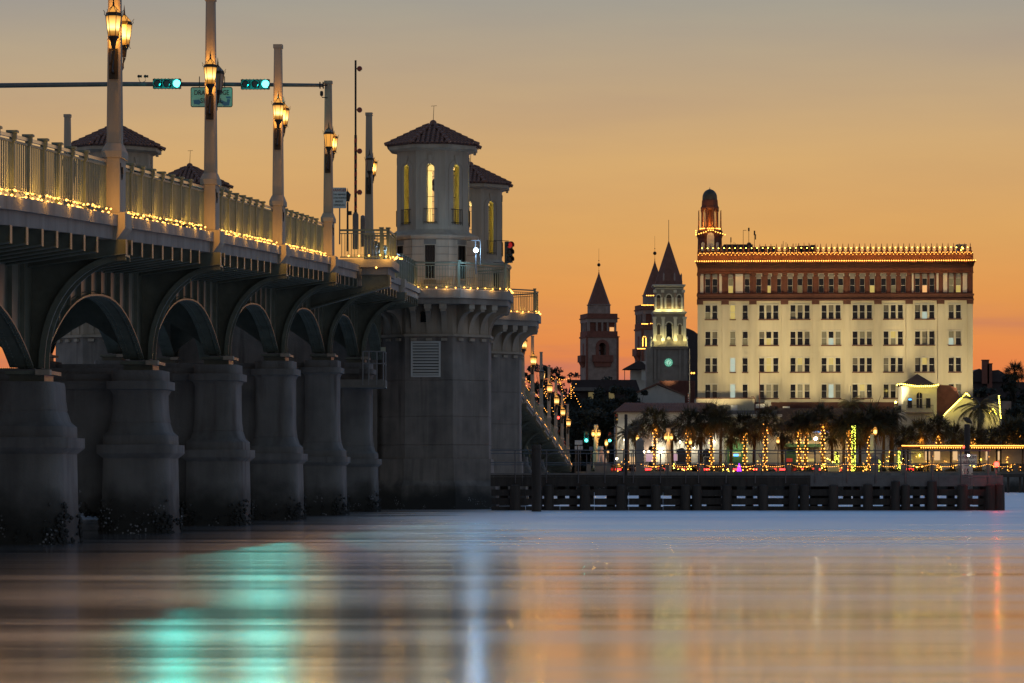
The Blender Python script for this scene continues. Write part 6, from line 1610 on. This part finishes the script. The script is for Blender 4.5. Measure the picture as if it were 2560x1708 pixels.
# ---------------------------------------------------------------- vegetation
def leaf_cloud(rnd, clumps, n, size):
    b = MB()
    for k in range(n):
        cx, cy_, cz, rr = clumps[rnd.randrange(len(clumps))]
        u = Vector((rnd.gauss(0, 1), rnd.gauss(0, 1), rnd.gauss(0, 1))).normalized() * rr * rnd.random() ** .42
        u.z *= .75
        p = Vector((cx, cy_, cz)) + u
        a = Vector((rnd.gauss(0, 1), rnd.gauss(0, 1), rnd.gauss(0, 1))).normalized(); c_ = a.orthogonal().normalized()
        s_ = size * rnd.uniform(.6, 1.5)
        b.add([p - a * s_, p + c_ * s_ * .5, p + a * s_, p - c_ * s_ * .5], [(0, 1, 2, 3)])
    return b
def tree(px, Y, top, wpx, label, seed, n=3600, size=.22, lights=False, airy=.5):
    q = mpp(Y); rnd = random.Random(seed)
    r = thing('oak_tree', label, 'tree', (PX(px, Y), Y, GZ), 0, 'dark trees of the town'); H = PZ(top, Y) - GZ; W = wpx * q / 2
    b = MB(); b.tube([(0, 0, -.2), (.1, 0, H * .25), (-.1, .1, H * .5)], [.35, .28, .2], 8); clumps = []
    for k in range(9):
        a = 2 * math.pi * k / 9 + rnd.uniform(-.3, .3); rr = W * rnd.uniform(.45, .8); zz = H * rnd.uniform(.5, .86)
        p = (rr * math.cos(a), rr * math.sin(a) * .8, zz); b.tube([(0, 0, H * rnd.uniform(.25, .45)), (p[0] * .5, p[1] * .5, zz * .8), p], [.16, .1, .04], 5)
        for j in range(4):
            t_ = (p[0] + rnd.uniform(-1, 1) * W * .3, p[1] + rnd.uniform(-1, 1) * W * .3, min(H * .97, p[2] + rnd.uniform(-.12, .22) * H)); b.tube([p, t_], [.04, .015], 4); clumps.append((*t_, W * rnd.uniform(.16, .34)))
    clumps += [(rnd.uniform(-.5, .5) * W, rnd.uniform(-.4, .4) * W, H * rnd.uniform(.35, .7), W * .4) for _ in range(7)]
    b.build('trunk', 'bark', r)
    leaf_cloud(rnd, clumps, n, size).build('crown', 'leaf2', r, kind='stuff')
    return r
for k, (px, Y, top, w_, lb) in enumerate(((1312, 500, 913, 70, 'leafy tree crown behind the first distant lamp columns'), (1372, 505, 912, 90, 'open-branched tree behind the distant lamp columns, against the orange sky'), (1418, 500, 930, 70, 'small airy tree with bulbs right of the distant lamp columns'), (1345, 470, 985, 120, 'dark low tree mass behind the bridge approach'),
                                        (1440, 492, 985, 130, 'dark rounded tree under the left college tower'), (1520, 488, 968, 120, 'broad dark tree in front of the long dark building'), (1575, 495, 975, 90, 'dark tree left of the gabled house'), (1490, 470, 1030, 120, 'low dark tree behind the green traffic signal'),
                                        (1545, 560, 925, 120, 'hazy dark tree between tower and veranda house'), (2540, 500, 935, 90, 'dark bushy tree at the right edge above the pavilion'), (2570, 480, 985, 110, 'green-lit bushy tree at the right edge'), (2480, 520, 965, 80, 'dark tree behind the vertical bulb string'), (2530, 465, 1040, 90, 'lowest dark tree at the right edge'))):
    tree(px, Y, top, w_, lb, 20 + k, n=4200 if k not in (1, 2) else 2300, size=.26 if k not in (1, 2) else .2)
h = thing('tree_belt', 'continuous dark tree belt behind the waterfront roofs', 'trees', (PX(1480, 515), 515, GZ)); rnd = random.Random(77)
cl = [(PX(px, 515) - h.location.x, rnd.uniform(-3, 3), rnd.uniform(1, 10.5) if px < 1620 else rnd.uniform(1, 7), 2.4) for px in [1300 + k * 5.2 for k in range(60)] for _ in range(2)]
o = leaf_cloud(rnd, cl, 16000, .3).build('foliage', 'leaf2', h, kind='stuff'); 
# swags of bulbs hanging in the trees beside the approach
def swag(name_label, p0, p1, Y, sag, n, m='e_bulb', r=.055, group='bulbs hung in trees and along the seawall', Y1=None, L=0):
    Y1 = Y1 or Y
    pts = []
    for k in range(n):
        t_ = k / (n - 1); YY = Y + (Y1 - Y) * t_; px = p0[0] + (p1[0] - p0[0]) * t_; py = p0[1] + (p1[1] - p0[1]) * t_ + sag * 4 * t_ * (1 - t_)
        pts.append((PX(px, YY), YY, PZ(py, YY)))
    o = thing('string_lights', name_label, 'string lights', pts[0], 0, group)
    b = MB(); [b.octa(Vector(p) - Vector(pts[0]), r) for p in pts]; b.build('bulbs', m, o, kind='stuff'); return o
rnd = random.Random(9)
for k, (a, c, s_, n_) in enumerate((((1427, 963), (1428, 996), 0, 16), ((1428, 966), (1452, 1017), 2, 16), ((1398, 950), (1412, 1006), -4, 18), ((1330, 967), (1350, 995), 5, 14), ((1355, 948), (1366, 985), 3, 12), ((1375, 940), (1402, 958), 3, 16), ((1409, 1000), (1440, 960), 4, 14), ((1393, 945), (1422, 946), 4, 12),
                                   ((1310, 940), (1326, 955), 3, 8), ((1352, 1003), (1370, 1033), 3, 14), ((1380, 1020), (1392, 1045), 3, 10), ((1296, 930), (1300, 950), 2, 8), ((1313, 955), (1322, 975), 3, 8), ((1357, 975), (1372, 1000), 3, 10))):
    swag('bulb string in the bridge-end trees, ' + ['long vertical one', 'rightmost slanting one', 'one beside the tapering column', 'one at the first lit lantern', 'one under the starry lantern', 'topmost one', 'one crossing the rightmost', 'flat one at the top', 'one at the pier edge', 'lower one by the unlit lantern', 'lowest one', 'highest at the pier edge', 'short one between the first columns', 'short one right of the starry lantern'][k], a, c, 452 if k < 3 else 446 - k, s_, int(n_ * .55), r=.05)

def blade(b, p0, d, up, L, w, droop, n=2):
    side = d.cross(up).normalized(); prev = None
    for k in range(n + 1):
        t_ = k / n; c = p0 + d * (L * t_) - up * (droop * t_ * t_); ww = w * (1 - t_ * .85)
        cur = (c - side * ww, c + side * ww)
        if prev: b.add([prev[0], prev[1], cur[1], cur[0]], [(0, 1, 2, 3)])
        prev = cur
def sabal_crown(seed, Rr):
    rnd = random.Random(seed); b = MB(); up = Vector((0, 0, 1))
    for k in range(100):
        az = rnd.uniform(0, 2 * math.pi); el = R(rnd.triangular(-62, 88, 22)); d = Vector((math.cos(az) * math.cos(el), math.sin(az) * math.cos(el), math.sin(el)))
        L0 = Rr * rnd.uniform(.32, .55); hub = d * L0 - up * .1 * L0
        blade(b, Vector((0, 0, 0)), d, up if abs(d.z) < .95 else Vector((1, 0, 0)), L0, .03, .1 * L0, 1)
        s_ = d.cross(up).normalized() if abs(d.z) < .98 else Vector((1, 0, 0)); v = s_.cross(d)
        for j in range(11):
            a = R(-100 + 20 * j + rnd.uniform(-6, 6)); dd = (d * math.cos(a) + s_ * math.sin(a) + v * rnd.uniform(-.15, .25)).normalized()
            blade(b, hub, dd, up if abs(dd.z) < .95 else Vector((1, 0, 0)), Rr * rnd.uniform(.42, .62), .045 * Rr / 2, Rr * rnd.uniform(.08, .26), 2)
    return b
SC = []
def palm_skirt(seed, Rr):
    rnd = random.Random(seed); b = MB()
    for k in range(60):
        az = rnd.uniform(0, 2 * math.pi); d = Vector((math.cos(az) * .8, math.sin(az) * .8, -.5)).normalized()
        blade(b, Vector((0, 0, -.1)), d, Vector((0, 0, 1)), Rr * rnd.uniform(.3, .6), .07, Rr * rnd.uniform(.3, .8), 2)
    return b
protos = []
def sabal(px, Y, ytop, rpx, lean, label, idx, light=True, zb=None, m='e_bulb'):
    q = mpp(Y); r = thing('cabbage_palm', label, 'palm tree', (PX(px, Y), Y, GZ), 0, 'cabbage palms along the seawall'); cyp = ytop + rpx * .95
    H = PZ(cyp, Y) - GZ; lx = lean * q; rnd = random.Random(idx)
    pts = [(-lx * (1 - t_) ** 1.5 , 0, H * t_) for t_ in (0, .25, .5, .75, 1)]
    MB().tube([(p[0] + lx * 0, p[1], p[2]) for p in pts], [.26, .21, .2, .2, .24], 9).build('trunk', 'bark', r, True)
    v = idx % 3
    while len(protos) <= v: protos.append(None)
    if protos[v] is None:
        o = sabal_crown(100 + v, 2.0).build('crown', 'leaf', r, kind='stuff'); k2 = palm_skirt(300 + v, 2.0).build('dry_skirt', 'skirt', r, kind='stuff'); protos[v] = (o.data, k2.data)
    else: o = link('crown', protos[v][0], r, 'stuff'); k2 = link('dry_skirt', protos[v][1], r, 'stuff')
    s_ = rpx * q / 2.0 * 1.55
    for c_ in (o, k2): c_.location = (0, 0, H); c_.scale = (s_, s_, s_ * .92); c_.rotation_euler = (0, 0, idx * 1.3)
    if light:
        g = thing('trunk_lights', 'trunk bulbs: ' + label, 'string lights', tuple(r.location), 0, 'bulbs wound round palm trunks'); b = MB(); k = 0
        z = .25
        while z < H * .93:
            a = z * 5.2; t_ = z / H; x0 = -lx * (1 - t_) ** 1.5; b.octa((x0 + .3 * math.cos(a) + rnd.uniform(-.04, .04), .3 * math.sin(a), z), .10); a += math.pi; b.octa((x0 + .3 * math.cos(a), .3 * math.sin(a), z + rnd.uniform(-.05, .05)), .08); z += .40
        b.build('bulbs', m, g, kind='stuff')
        for f in (.35, .82): lamp('POINT', (-lx * (1 - f) ** 1.5, -.8, H * f), (1, .45, .06) if m == 'e_bulb' else (.8, .9, .1), 60, .1, g)
    return r
SP = [(1638, 1011, 40, 3, 'leftmost cabbage palm of the row, tall fan crown'), (1722, 1018, 37, 2, 'cabbage palm left of the low cream block'), (1778, 1006, 43, -2, 'largest dark cabbage palm before the low cream block'), (1802, 1012, 35, 1, 'cabbage palm close behind the largest one'), (1862, 1030, 36, -1, 'low cabbage palm before the green arch'),
      (1915, 1016, 37, 4, 'cabbage palm with the densest bulb-wrapped trunk'), (1996, 1028, 33, -4, 'left of the twin cabbage palms before the cafe'), (2016, 1026, 33, 4, 'right of the twin cabbage palms before the cafe'), (2057, 1010, 33, -1, 'cabbage palm beside the white globe lamp'), (2110, 1040, 33, 2, 'short cabbage palm by the lime green lights'),
      (2122, 1022, 40, -3, 'broad cabbage palm left of the white house'), (2176, 1012, 44, 6, 'wide cabbage palm next to the brightest orange lantern'), (2210, 1016, 40, 3, 'shaggy cabbage palm next to the turret'), (2302, 1046, 36, 2, 'cabbage palm below the turret balcony'), (2346, 1036, 36, -2, 'cabbage palm between turret and pelican'), (2433, 1060, 34, 2, 'cabbage palm behind the pelican pile'), (2522, 1046, 42, -3, 'cabbage palm near the right edge'), (2548, 1040, 38, 3, 'last cabbage palm at the right edge')]
for k, (px, yt, rp, le, lb) in enumerate(SP): sabal(px, 441 + (k * 7) % 5, yt, rp, le, lb, k, light=k not in (3, 9, 12), zb=None)
for k, (px, yt, rp) in enumerate(((1590, 1050, 30), (1680, 1048, 32), (1752, 1055, 30), (1828, 1058, 30), (1886, 1046, 32), (1955, 1052, 32), (2080, 1060, 30), (2150, 1055, 34), (2260, 1062, 32), (2385, 1060, 32), (2480, 1060, 34))):
    sabal(px, 450 + k % 3, yt, rp, (k % 5) - 2, 'unlit dark cabbage palm in the second row, ' + ['left of the double lanterns', 'behind the double lanterns', 'left of the largest palm', 'left of the green arch', 'left of the densest trunk lights', 'over the cafe medallions', 'right of the globe lamp', 'right of the lime green trunk', 'against the turret side', 'left of the pelican pile', 'behind the clearance board'][k], 50 + k, light=False)
for k, (px, w_, h_) in enumerate(((1702, 26, 22), (1760, 20, 26), (1893, 26, 30), (2070, 18, 40), (2105, 24, 46), (2225, 18, 60), (2270, 30, 50), (2320, 30, 46), (2372, 24, 40), (2440, 30, 36), (2500, 30, 40), (1560, 16, 60), (1820, 14, 20), (2170, 20, 30))):
    rr = random.Random(k + 60); q_ = mpp(439); g_ = thing('bush_lights', 'loose bulbs scattered over shrubs, ' + ['below the double lanterns', 'before the largest palm', 'at the foot of the densest trunk lights', 'by the globe lamp foot', 'left of the lime stump', 'left of the turret arches', 'below the left turret balcony', 'below the right turret balcony', 'left of the pelican pile', 'right of the pelican pile', 'right end of the quay', 'in the feather palm left of the restaurant', 'by the purple tree', 'under the brightest lantern'][k], 'string lights', (PX(px, 439), 439, GZ), 0, 'bulbs hung in trees and along the seawall'); b = MB()
    for j in range(16): b.octa((rr.uniform(-1, 1) * w_ * q_, rr.uniform(-.5, .3), .3 + rr.random() ** 1.5 * h_ * q_), rr.choice((.05, .07, .085)))
    b.build('bulbs', 'e_bulb' if k % 3 else 'e_bulby', g_, kind='stuff'); lamp('POINT', (0, -.8, .4 * h_ * q_), (1, .5, .08), 30, .2, g_)
sabal(2537, 500, 905, 26, 0, 'distant palm silhouette against the orange sky, far right', 40, light=False)
def frond_mesh(L):
    b = MB(); pts = []
    for k in range(9):
        t_ = k / 8; pts.append(Vector((L * (t_ - .12 * t_ ** 2), 0, L * (.42 * t_ - .62 * t_ ** 2))))
    b.tube(pts, [.035 * (1 - k / 10) for k in range(9)], 4)
    for k in range(1, 25):
        t_ = .12 + .86 * k / 24; i = min(7, int(t_ * 8)); f = t_ * 8 - i; p = pts[i] * (1 - f) + pts[i + 1] * f; d = (pts[i + 1] - pts[i]).normalized()
        for sg in (-1, 1): blade(b, p, (d * .7 + Vector((0, sg * .75, -.12))).normalized(), Vector((0, 0, 1)), L * .24 * (1 - abs(t_ - .45)), .022, L * .07, 1)
    return b
FM = None
def date_palm(px, Y, yc, rpx, label, n=34, zend=None):
    global FM
    q = mpp(Y); r = thing('date_palm', label, 'palm tree', (PX(px, Y), Y, GZ), 0, 'feather-leaved palms'); H = PZ(yc, Y) - GZ; rnd = random.Random(px)
    MB().tube([(0, 0, 0), (0, 0, H)], [.34, .3], 10).build('trunk', 'bark', r, True)
    if FM is None: FM = frond_mesh(2.4).build('frond', 'leaf', r).data; bpy.data.objects.remove(bpy.data.objects['frond'])
    for k in range(n):
        o = link('frond', FM, r); el = R(rnd.triangular(-75, 70, 20)); az = k * 2.399; s_ = rpx * q / 2.1 * rnd.uniform(.85, 1.1)
        o.location = (0, 0, H); o.rotation_euler = (rnd.uniform(-.2, .2), -el * .8, az); o.scale = (s_, s_, s_)
    return r
date_palm(1567, 443, 1085, 40, 'feather palm left of the restaurant, lit orange from below'); date_palm(2128, 470, 1012, 38, 'feather palm standing above the others before the cream facade'); date_palm(2449, 445, 1020, 56, 'largest feather palm in front of the string-lit gable', 46); date_palm(2229, 447, 1040, 36, 'feather palm with drooping dry leaves left of the turret'); date_palm(1722, 446, 1095, 34, 'low feather palm behind the orange double lanterns')

# ---------------------------------------------------------------- waterfront furniture
wl = thing('quay_wall', 'low grey balustrade wall along the far waterfront', 'wall', (PX(1440, 430), 430, GZ))
MB().box(0, 66, 0, .3, 0, .42).build('wall', 'sidewalk', wl)
prs = [1472, 1522, 1600, 1668, 1755, 1828, 1898, 1973, 2043, 2112, 2187, 2258, 2330, 2400, 2470, 2540]
for k, px in enumerate(prs):
    h_ = 1.25 if px not in (1600, 2187) else (4.2 if px == 1600 else 2.0)
    b = MB(); ww = .25 if h_ < 2 else .5; b.box(PX(px, 430) - wl.location.x - ww, PX(px, 430) - wl.location.x + ww, -.1, .4, 0, h_); b.box(PX(px, 430) - wl.location.x - ww - .06, PX(px, 430) - wl.location.x + ww + .06, -.16, .46, h_, h_ + .12)
    if h_ > 1.9: b.lathe([(.5, h_ + .12), (.38, h_ + .35), (.1, h_ + .5)], 8, (PX(px, 430) - wl.location.x, .15, 0))
    b.build('wall_pillar', 'sidewalk', wl)
for k in range(2, len(prs) - 1):
    a, c_ = prs[k], prs[k + 1]
    swag('drooping quay-wall bulb chain %s' % ['under the orange lantern', 'below the double lanterns', 'before the largest palm', 'before the purple tree', 'left of the densest trunk lights', 'before the cafe door', 'under the white globe lamp', 'by the lime green lights', 'left of the big pillar', 'below the turret', 'below the turret balcony', 'left of the pelican', 'behind the clearance board', 'at the right edge'][k - 2], (a + 3, 1161), (c_ - 3, 1161), 429.6, 6, 15, r=.05)
rnd = random.Random(4)
for k, (px, w_, h_) in enumerate(((1640, 44, 16), (1700, 30, 14), (1925, 20, 12), (2225, 46, 22), (2300, 60, 20), (2370, 50, 16), (1500, 40, 18), (2010, 40, 12), (1780, 60, 12), (2450, 60, 18))):
    q = mpp(434); cl = [(rnd.uniform(-.5, .5) * w_ * q, rnd.uniform(-.4, .4), rnd.uniform(.2, .7) * h_ * q, .45) for _ in range(14)]
    o = leaf_cloud(rnd, cl, 800, .11).build('hedge', 'leaf2', None, kind='thing'); o.location = (PX(px, 434), 434.5, GZ); o['label'] = 'clipped dark hedge behind the quay wall, ' + ['left of the double lanterns', 'below the double lanterns', 'beside the densest trunk lights', 'left of the turret', 'under the turret', 'right of the turret', 'by the lion statue', 'before the cafe', 'before the restaurant arch', 'behind the clearance board'][k]; o['category'] = 'hedge'; o['kind'] = 'thing'
def street_lantern(px, py, label, n=1, Y=437, h=None, col=(1, .5, .1), pw=60, base=1187, glass='e_lamp', s=1.15, post='black'):
    q = mpp(Y); r = thing('street_lantern', label, 'street lamp', (PX(px, Y), Y, GZ), 0, 'lanterns along the waterfront'); H = PZ(py, Y) - GZ
    if n == 1:
        MB().lathe([(.16, 0), (.1, .3), (.055, .6), (.05, H - .5)], 8).build('post', post, r); lantern(r, (0, 0, H), 'lit', s=s); lamp('POINT', (0, -.45, H + .1), col, pw, .12, r)
    else:
        MB().lathe([(.42, 0), (.4, H * .55), (.3, H * .6), (.28, H + 1.2), (.2, H + 1.3)], 8).build('post', 'stucco', r)
        for sg in (-1, 1):
            b = MB(); b.tube([(sg * .2, 0, H - .6), (sg * .34, 0, H - .5), (sg * .36, 0, H - .3)], .04, 5); b.build('lantern_arm', 'iron', r); lantern(r, (sg * .37, -.3, H), 'lit', s=s); lamp('POINT', (sg * .37, -.75, H), col, pw, .12, r)
    return r
street_lantern(1594, 1099, 'single orange lantern before the restaurant palm'); street_lantern(1671, 1095, 'double lantern on a pale column by the restaurant', 2, h=1); street_lantern(1726, 1107, 'orange lantern against the bulb-wrapped trunk'); street_lantern(2188, 1081, 'brightest orange lantern near the wide palm', 1, 436, pw=120, s=1.4)
street_lantern(1490, 1086, 'double lantern on the last bridge column, right of the green signal', 2); street_lantern(1516, 1110, 'lantern glowing inside the palm left of the restaurant', pw=120); street_lantern(1945, 1104, 'small unlit-looking black lantern left of the cafe awning', pw=4)
starlamp(2039, 1097, 435, 'white globe lamp on a black post before the cafe', 110, 88, (1, .85, .6), 'e_warmwhite', .22, 'globe_lamp')
starlamp(1651, 1130, 436, 'white lamp post lighting the restaurant front', 120, 56, (1, .95, .75), 'e_warmwhite', .2, 'globe_lamp')
starlamp(1609, 1130, 440, 'pair-like white lamp beside the tall pillar', 40, 50, (1, .95, .8), 'e_warmwhite', .15, 'wall_lamp'); starlamp(1542, 1147, 436, 'small white star-like lamp left of the restaurant', 30, 38, (1, .9, .7), 'e_warmwhite', .13, 'path_lamp')
starlamp(1520, 1130, 433, 'orange-red lamp before the lantern-lit palm', 30, 55, (1, .3, .05), 'e_win3', .16, 'path_lamp'); starlamp(2239, 1006, 458, 'yellow lamp left of the turret wall', 40, 20, (1, .7, .1), 'e_bulby', .16, 'wall_lamp'); starlamp(2237, 1041, 458, 'lower yellow lamp left of the turret', 20, 20, (1, .7, .1), 'e_bulby', .1, 'wall_lamp')
v_signal(1458, 1474, 1078, 1106, 436, 'green traffic signal at the end of the bridge', 2, 'e_green'); lamp('POINT', (PX(1464, 435), 435, PZ(1098, 435)), (.05, 1, .8), 60, .1)
v_signal(1519, 1530, 1080, 1106, 439, 'traffic signal with faint green lens above the lantern-lit palm', 2, 'e_green'); v_signal(1534, 1547, 1034, 1060, 438, 'dark hanging traffic signal left of the restaurant roof', 0, 'orangered'); v_signal(1391, 1401, 1040, 1066, 380, 'red traffic signal between distant lamp columns', 0, 'e_red')
single('signal_pole', MB().cyl((0, 0, 0), (0, 0, 8), .12, .08, 8), 'galv', 'grey pole carrying the hanging signal left of the restaurant', 'pole', (PX(1541, 438.6), 438.6, GZ))
def board(px0, px1, py0, py1, Y, m, lb, txt=None, ts=.4, tm='ink', name='road_sign'):
    q = mpp(Y); r = thing(name, lb, 'sign', (PX((px0 + px1) / 2, Y), Y, GZ)); w_ = (px1 - px0) * q / 2
    MB().box(-w_, w_, 0, .05, PZ(py1, Y) - GZ, PZ(py0, Y) - GZ).build('sign_plate', m, r); MB().cyl((0, .08, 0), (0, .08, PZ(py0, Y) - GZ), .04, .04, 6).build('sign_post', 'galv', r)
    if txt: text(txt, ts, tm, r, (0, -.015, (PZ(py0, Y) + PZ(py1, Y)) / 2 - GZ))
board(1445, 1457, 1115, 1124, 433, 'signwhite', 'white route shield with the number 1 near the bridge end', '1', .42); board(1437, 1443, 1115, 1124, 433, 'signwhite', 'white route shield left of the number 1 shield'); board(1437, 1456, 1101, 1112, 433.2, 'signwhite', 'white direction panels above the route shields'); board(1473, 1482, 1117, 1125, 432, 'signblue', 'small blue square sign below the double lantern')
r = thing('yield_sign', 'white and red triangular yield sign by the densest trunk lights', 'sign', (PX(1901, 436), 436, GZ)); q = mpp(436)
zz = PZ(1134, 436) - GZ; MB().prism([(-6 * q, zz), (6 * q, zz), (0, zz - 13 * q)], 'y', 0, .03).build('sign_border', 'redpaint', r); MB().prism([(-3.6 * q, zz - 1.6 * q), (3.6 * q, zz - 1.6 * q), (0, zz - 9.5 * q)], 'y', -.02, -.001).build('sign_plate', 'signwhite', r); MB().cyl((0, .06, 0), (0, .06, zz), .035, .035, 6).build('sign_post', 'galv', r)
# seated lion statue at the bridge end
q = mpp(434); r = thing('lion_statue', 'pale stone lion on a tall plinth at the bridge end', 'statue', (PX(1504, 434), 434, GZ))
MB().box(-.9, .9, -.6, .6, 0, 1.35).build('plinth', 'sidewalk', r); MB().box(-1.0, 1.0, -.7, .7, 1.35, 1.5).build('plinth_cap', 'sidewalk', r)
b = MB(); b.rings([[(c_[0] + ra * math.cos(2 * math.pi * k / 10), ra * .8 * math.sin(2 * math.pi * k / 10), c_[1]) for k in range(10)] for c_, ra in (((.1, 1.5), .62), ((.08, 1.9), .58), ((0, 2.4), .46), ((-.08, 2.8), .42), ((-.12, 3.05), .36))])
b.ball((-.15, -.05, 3.3), .42, 12, 8); b.ball((-.15, -.42, 3.2), .2, 8, 6)
for sg in (-1, 1): b.tube([(sg * .2 - .1, -.35, 2.5), (sg * .22 - .1, -.55, 1.9), (sg * .22 - .1, -.6, 1.55)], [.16, .12, .14], 8); b.ball((sg * .28 - .15, -.05, 3.62), .1, 6, 5)
b.build('lion', 'white', r, True)
# purple cone tree, lime wrapped palms and wire sculpture
r = thing('light_tree', 'small purple cone-shaped light tree before the green arch', 'decoration', (PX(1848, 436), 436, GZ)); b = MB(); q = mpp(436)
for k in range(70):
    t_ = k / 70; a = k * 1.1; b.octa((5.5 * q * (1 - t_) * math.cos(a), 5.5 * q * (1 - t_) * math.sin(a), (7 + 22 * t_) * q), .07)
b.build('bulbs', 'e_purple', r, kind='stuff'); MB().cyl((0, 0, 0), (0, 0, 28 * q), .05, .03, 5).build('frame', 'black', r)
for px, y0, wpx, lb in ((2134, 1064, 4.5, 'tall palm trunk wrapped in dense lime green lights'), (2092, 1130, 5, 'short stump wrapped in lime green lights'), (2200, 1150, 2.5, 'thin lime green light column left of the turret arches'), (2248, 1128, 2.5, 'thin yellow light column right of the turret arches')):
    r = thing('wrapped_lights', lb, 'string lights', (PX(px, 438), 438, GZ)); b = MB(); rnd = random.Random(px); H = PZ(y0, 438) - GZ
    for k in range(int(H * 34)): a = rnd.uniform(0, 6.28); b.octa((wpx * q * math.cos(a), wpx * q * math.sin(a), H * rnd.random()), .04)
    b.build('bulbs', 'e_bulbg', r, kind='stuff'); MB().cyl((0, 0, 0), (0, 0, H), wpx * q * .85, None, 8).build('trunk', 'bark', r); lamp('POINT', (0, -1.2, H * .5), (.8, .9, .1), 25, .2, r)
single('light_sculpture', MB().ball((0, 0, .8), .8, 10, 8), 'e_win4', 'round gold glowing wire sculpture left of the lime stump', 'decoration', (PX(2084, 437), 437, GZ))
for px, lb in ((2180, 'white banner panel beside the brightest orange lantern'),): board(px - 5, px + 4, 1087, 1135, 440, 'signwhite', lb, name='banner')
single('flagpole', MB().cyl((0, 0, 0), (0, 0, PZ(965, 475) - GZ), .09, .06, 6), 'whitemet', 'white flagpole in front of the cream facade', 'flagpole', (PX(2126, 475), 475, GZ))
r = thing('flagpole', 'tall flagpole with a limp striped flag beside the gabled house', 'flagpole', (PX(1724, 470), 470, GZ)); MB().cyl((0, 0, 0), (0, 0, PZ(872, 470) - GZ), .08, .05, 6).build('pole', 'whitemet', r)
q = mpp(470); b = MB(); [b.box(-4 * q, -.1, -.05 - .06 * (k % 2), .05, PZ(1017, 470) - GZ + k * .32, PZ(1017, 470) - GZ + k * .32 + .16) for k in range(6)]; b.build('red_stripes', 'redpaint', r, kind='stuff')
b = MB(); [b.box(-4 * q, -.1, -.04, .04, PZ(1017, 470) - GZ + k * .32 + .161, PZ(1017, 470) - GZ + k * .32 + .319) for k in range(6)]; b.build('white_stripes', 'signwhite', r, kind='stuff'); MB().box(-3.4 * q, -.1, -.06, .06, PZ(1017, 470) - GZ + 1.95, PZ(985, 470) - GZ).build('blue_canton', 'signblue', r)
# cars added in place of red traffic light trails, tail lamps lit
def car(px, label, paint, Y=449):
    r = thing('car', label, 'car', (PX(px, Y), Y, GZ + .01), 0, 'cars on the waterfront road')
    body = [(-2.2, .3), (-2.25, .7), (-2.1, .92), (-1.5, .98), (-.9, 1.42), (.6, 1.45), (1.2, 1.0), (2.05, .88), (2.25, .6), (2.2, .3)]
    MB().prism(body, 'y', -.85, .85).build('body', paint, r); b = MB(); b.prism([(-1.3, 1.0), (-.85, 1.34), (.5, 1.36), (1.0, 1.02)], 'y', -.86, .86); b.build('side_window', 'glass', r)
    for x in (-1.4, 1.4):
        for sg in (-1, 1): w_ = MB().cyl((x, sg * .7, .32), (x, sg * .88, .32), .32, n=12).build('wheel', 'rubber', r)
    for sg in (-1, 1): MB().box(-2.27, -2.1, sg * .6 - .2, sg * .6 + .2, .66, .82).build('tail_lamp_or_glow_bar', 'e_tail', r)
    MB().box(-2.26, -1.5, -.89, -.851, .60, .86).build('tail_lamp_or_glow_bar', 'e_tail', r)  # glowing side bar, not a real lamp, added for more red glow
    return r
for px, lb, m in ((1545, 'dark car under the signal pole, tail lamps lit', 'carp'), (1580, 'silver car left of the tall quay pillar', 'carw'), (1745, 'dark car between the double lantern and the arch', 'carp'), (1700, 'silver car under the orange lantern', 'carw'), (1800, 'dark car before the green arch', 'carp'), (1990, 'dark car before the cafe door', 'carp'), (2040, 'silver car under the globe lamp', 'carw'), (2155, 'dark car right of the lime green trunk', 'carp'), (1655, 'silver car before the restaurant lamp post', 'carw'), (1870, 'dark car between the purple tree and the densest trunk lights', 'carp'), (2085, 'silver car behind the gold sculpture', 'carw'), (1925, 'silver car right of the yield sign', 'carw'), (2310, 'silver car behind the pavilion posts', 'carw')):
    car(px, lb, m); lamp('POINT', (PX(px, 447) - 2.6, 447, GZ + .75), (1, .03, .02), 16, .1)
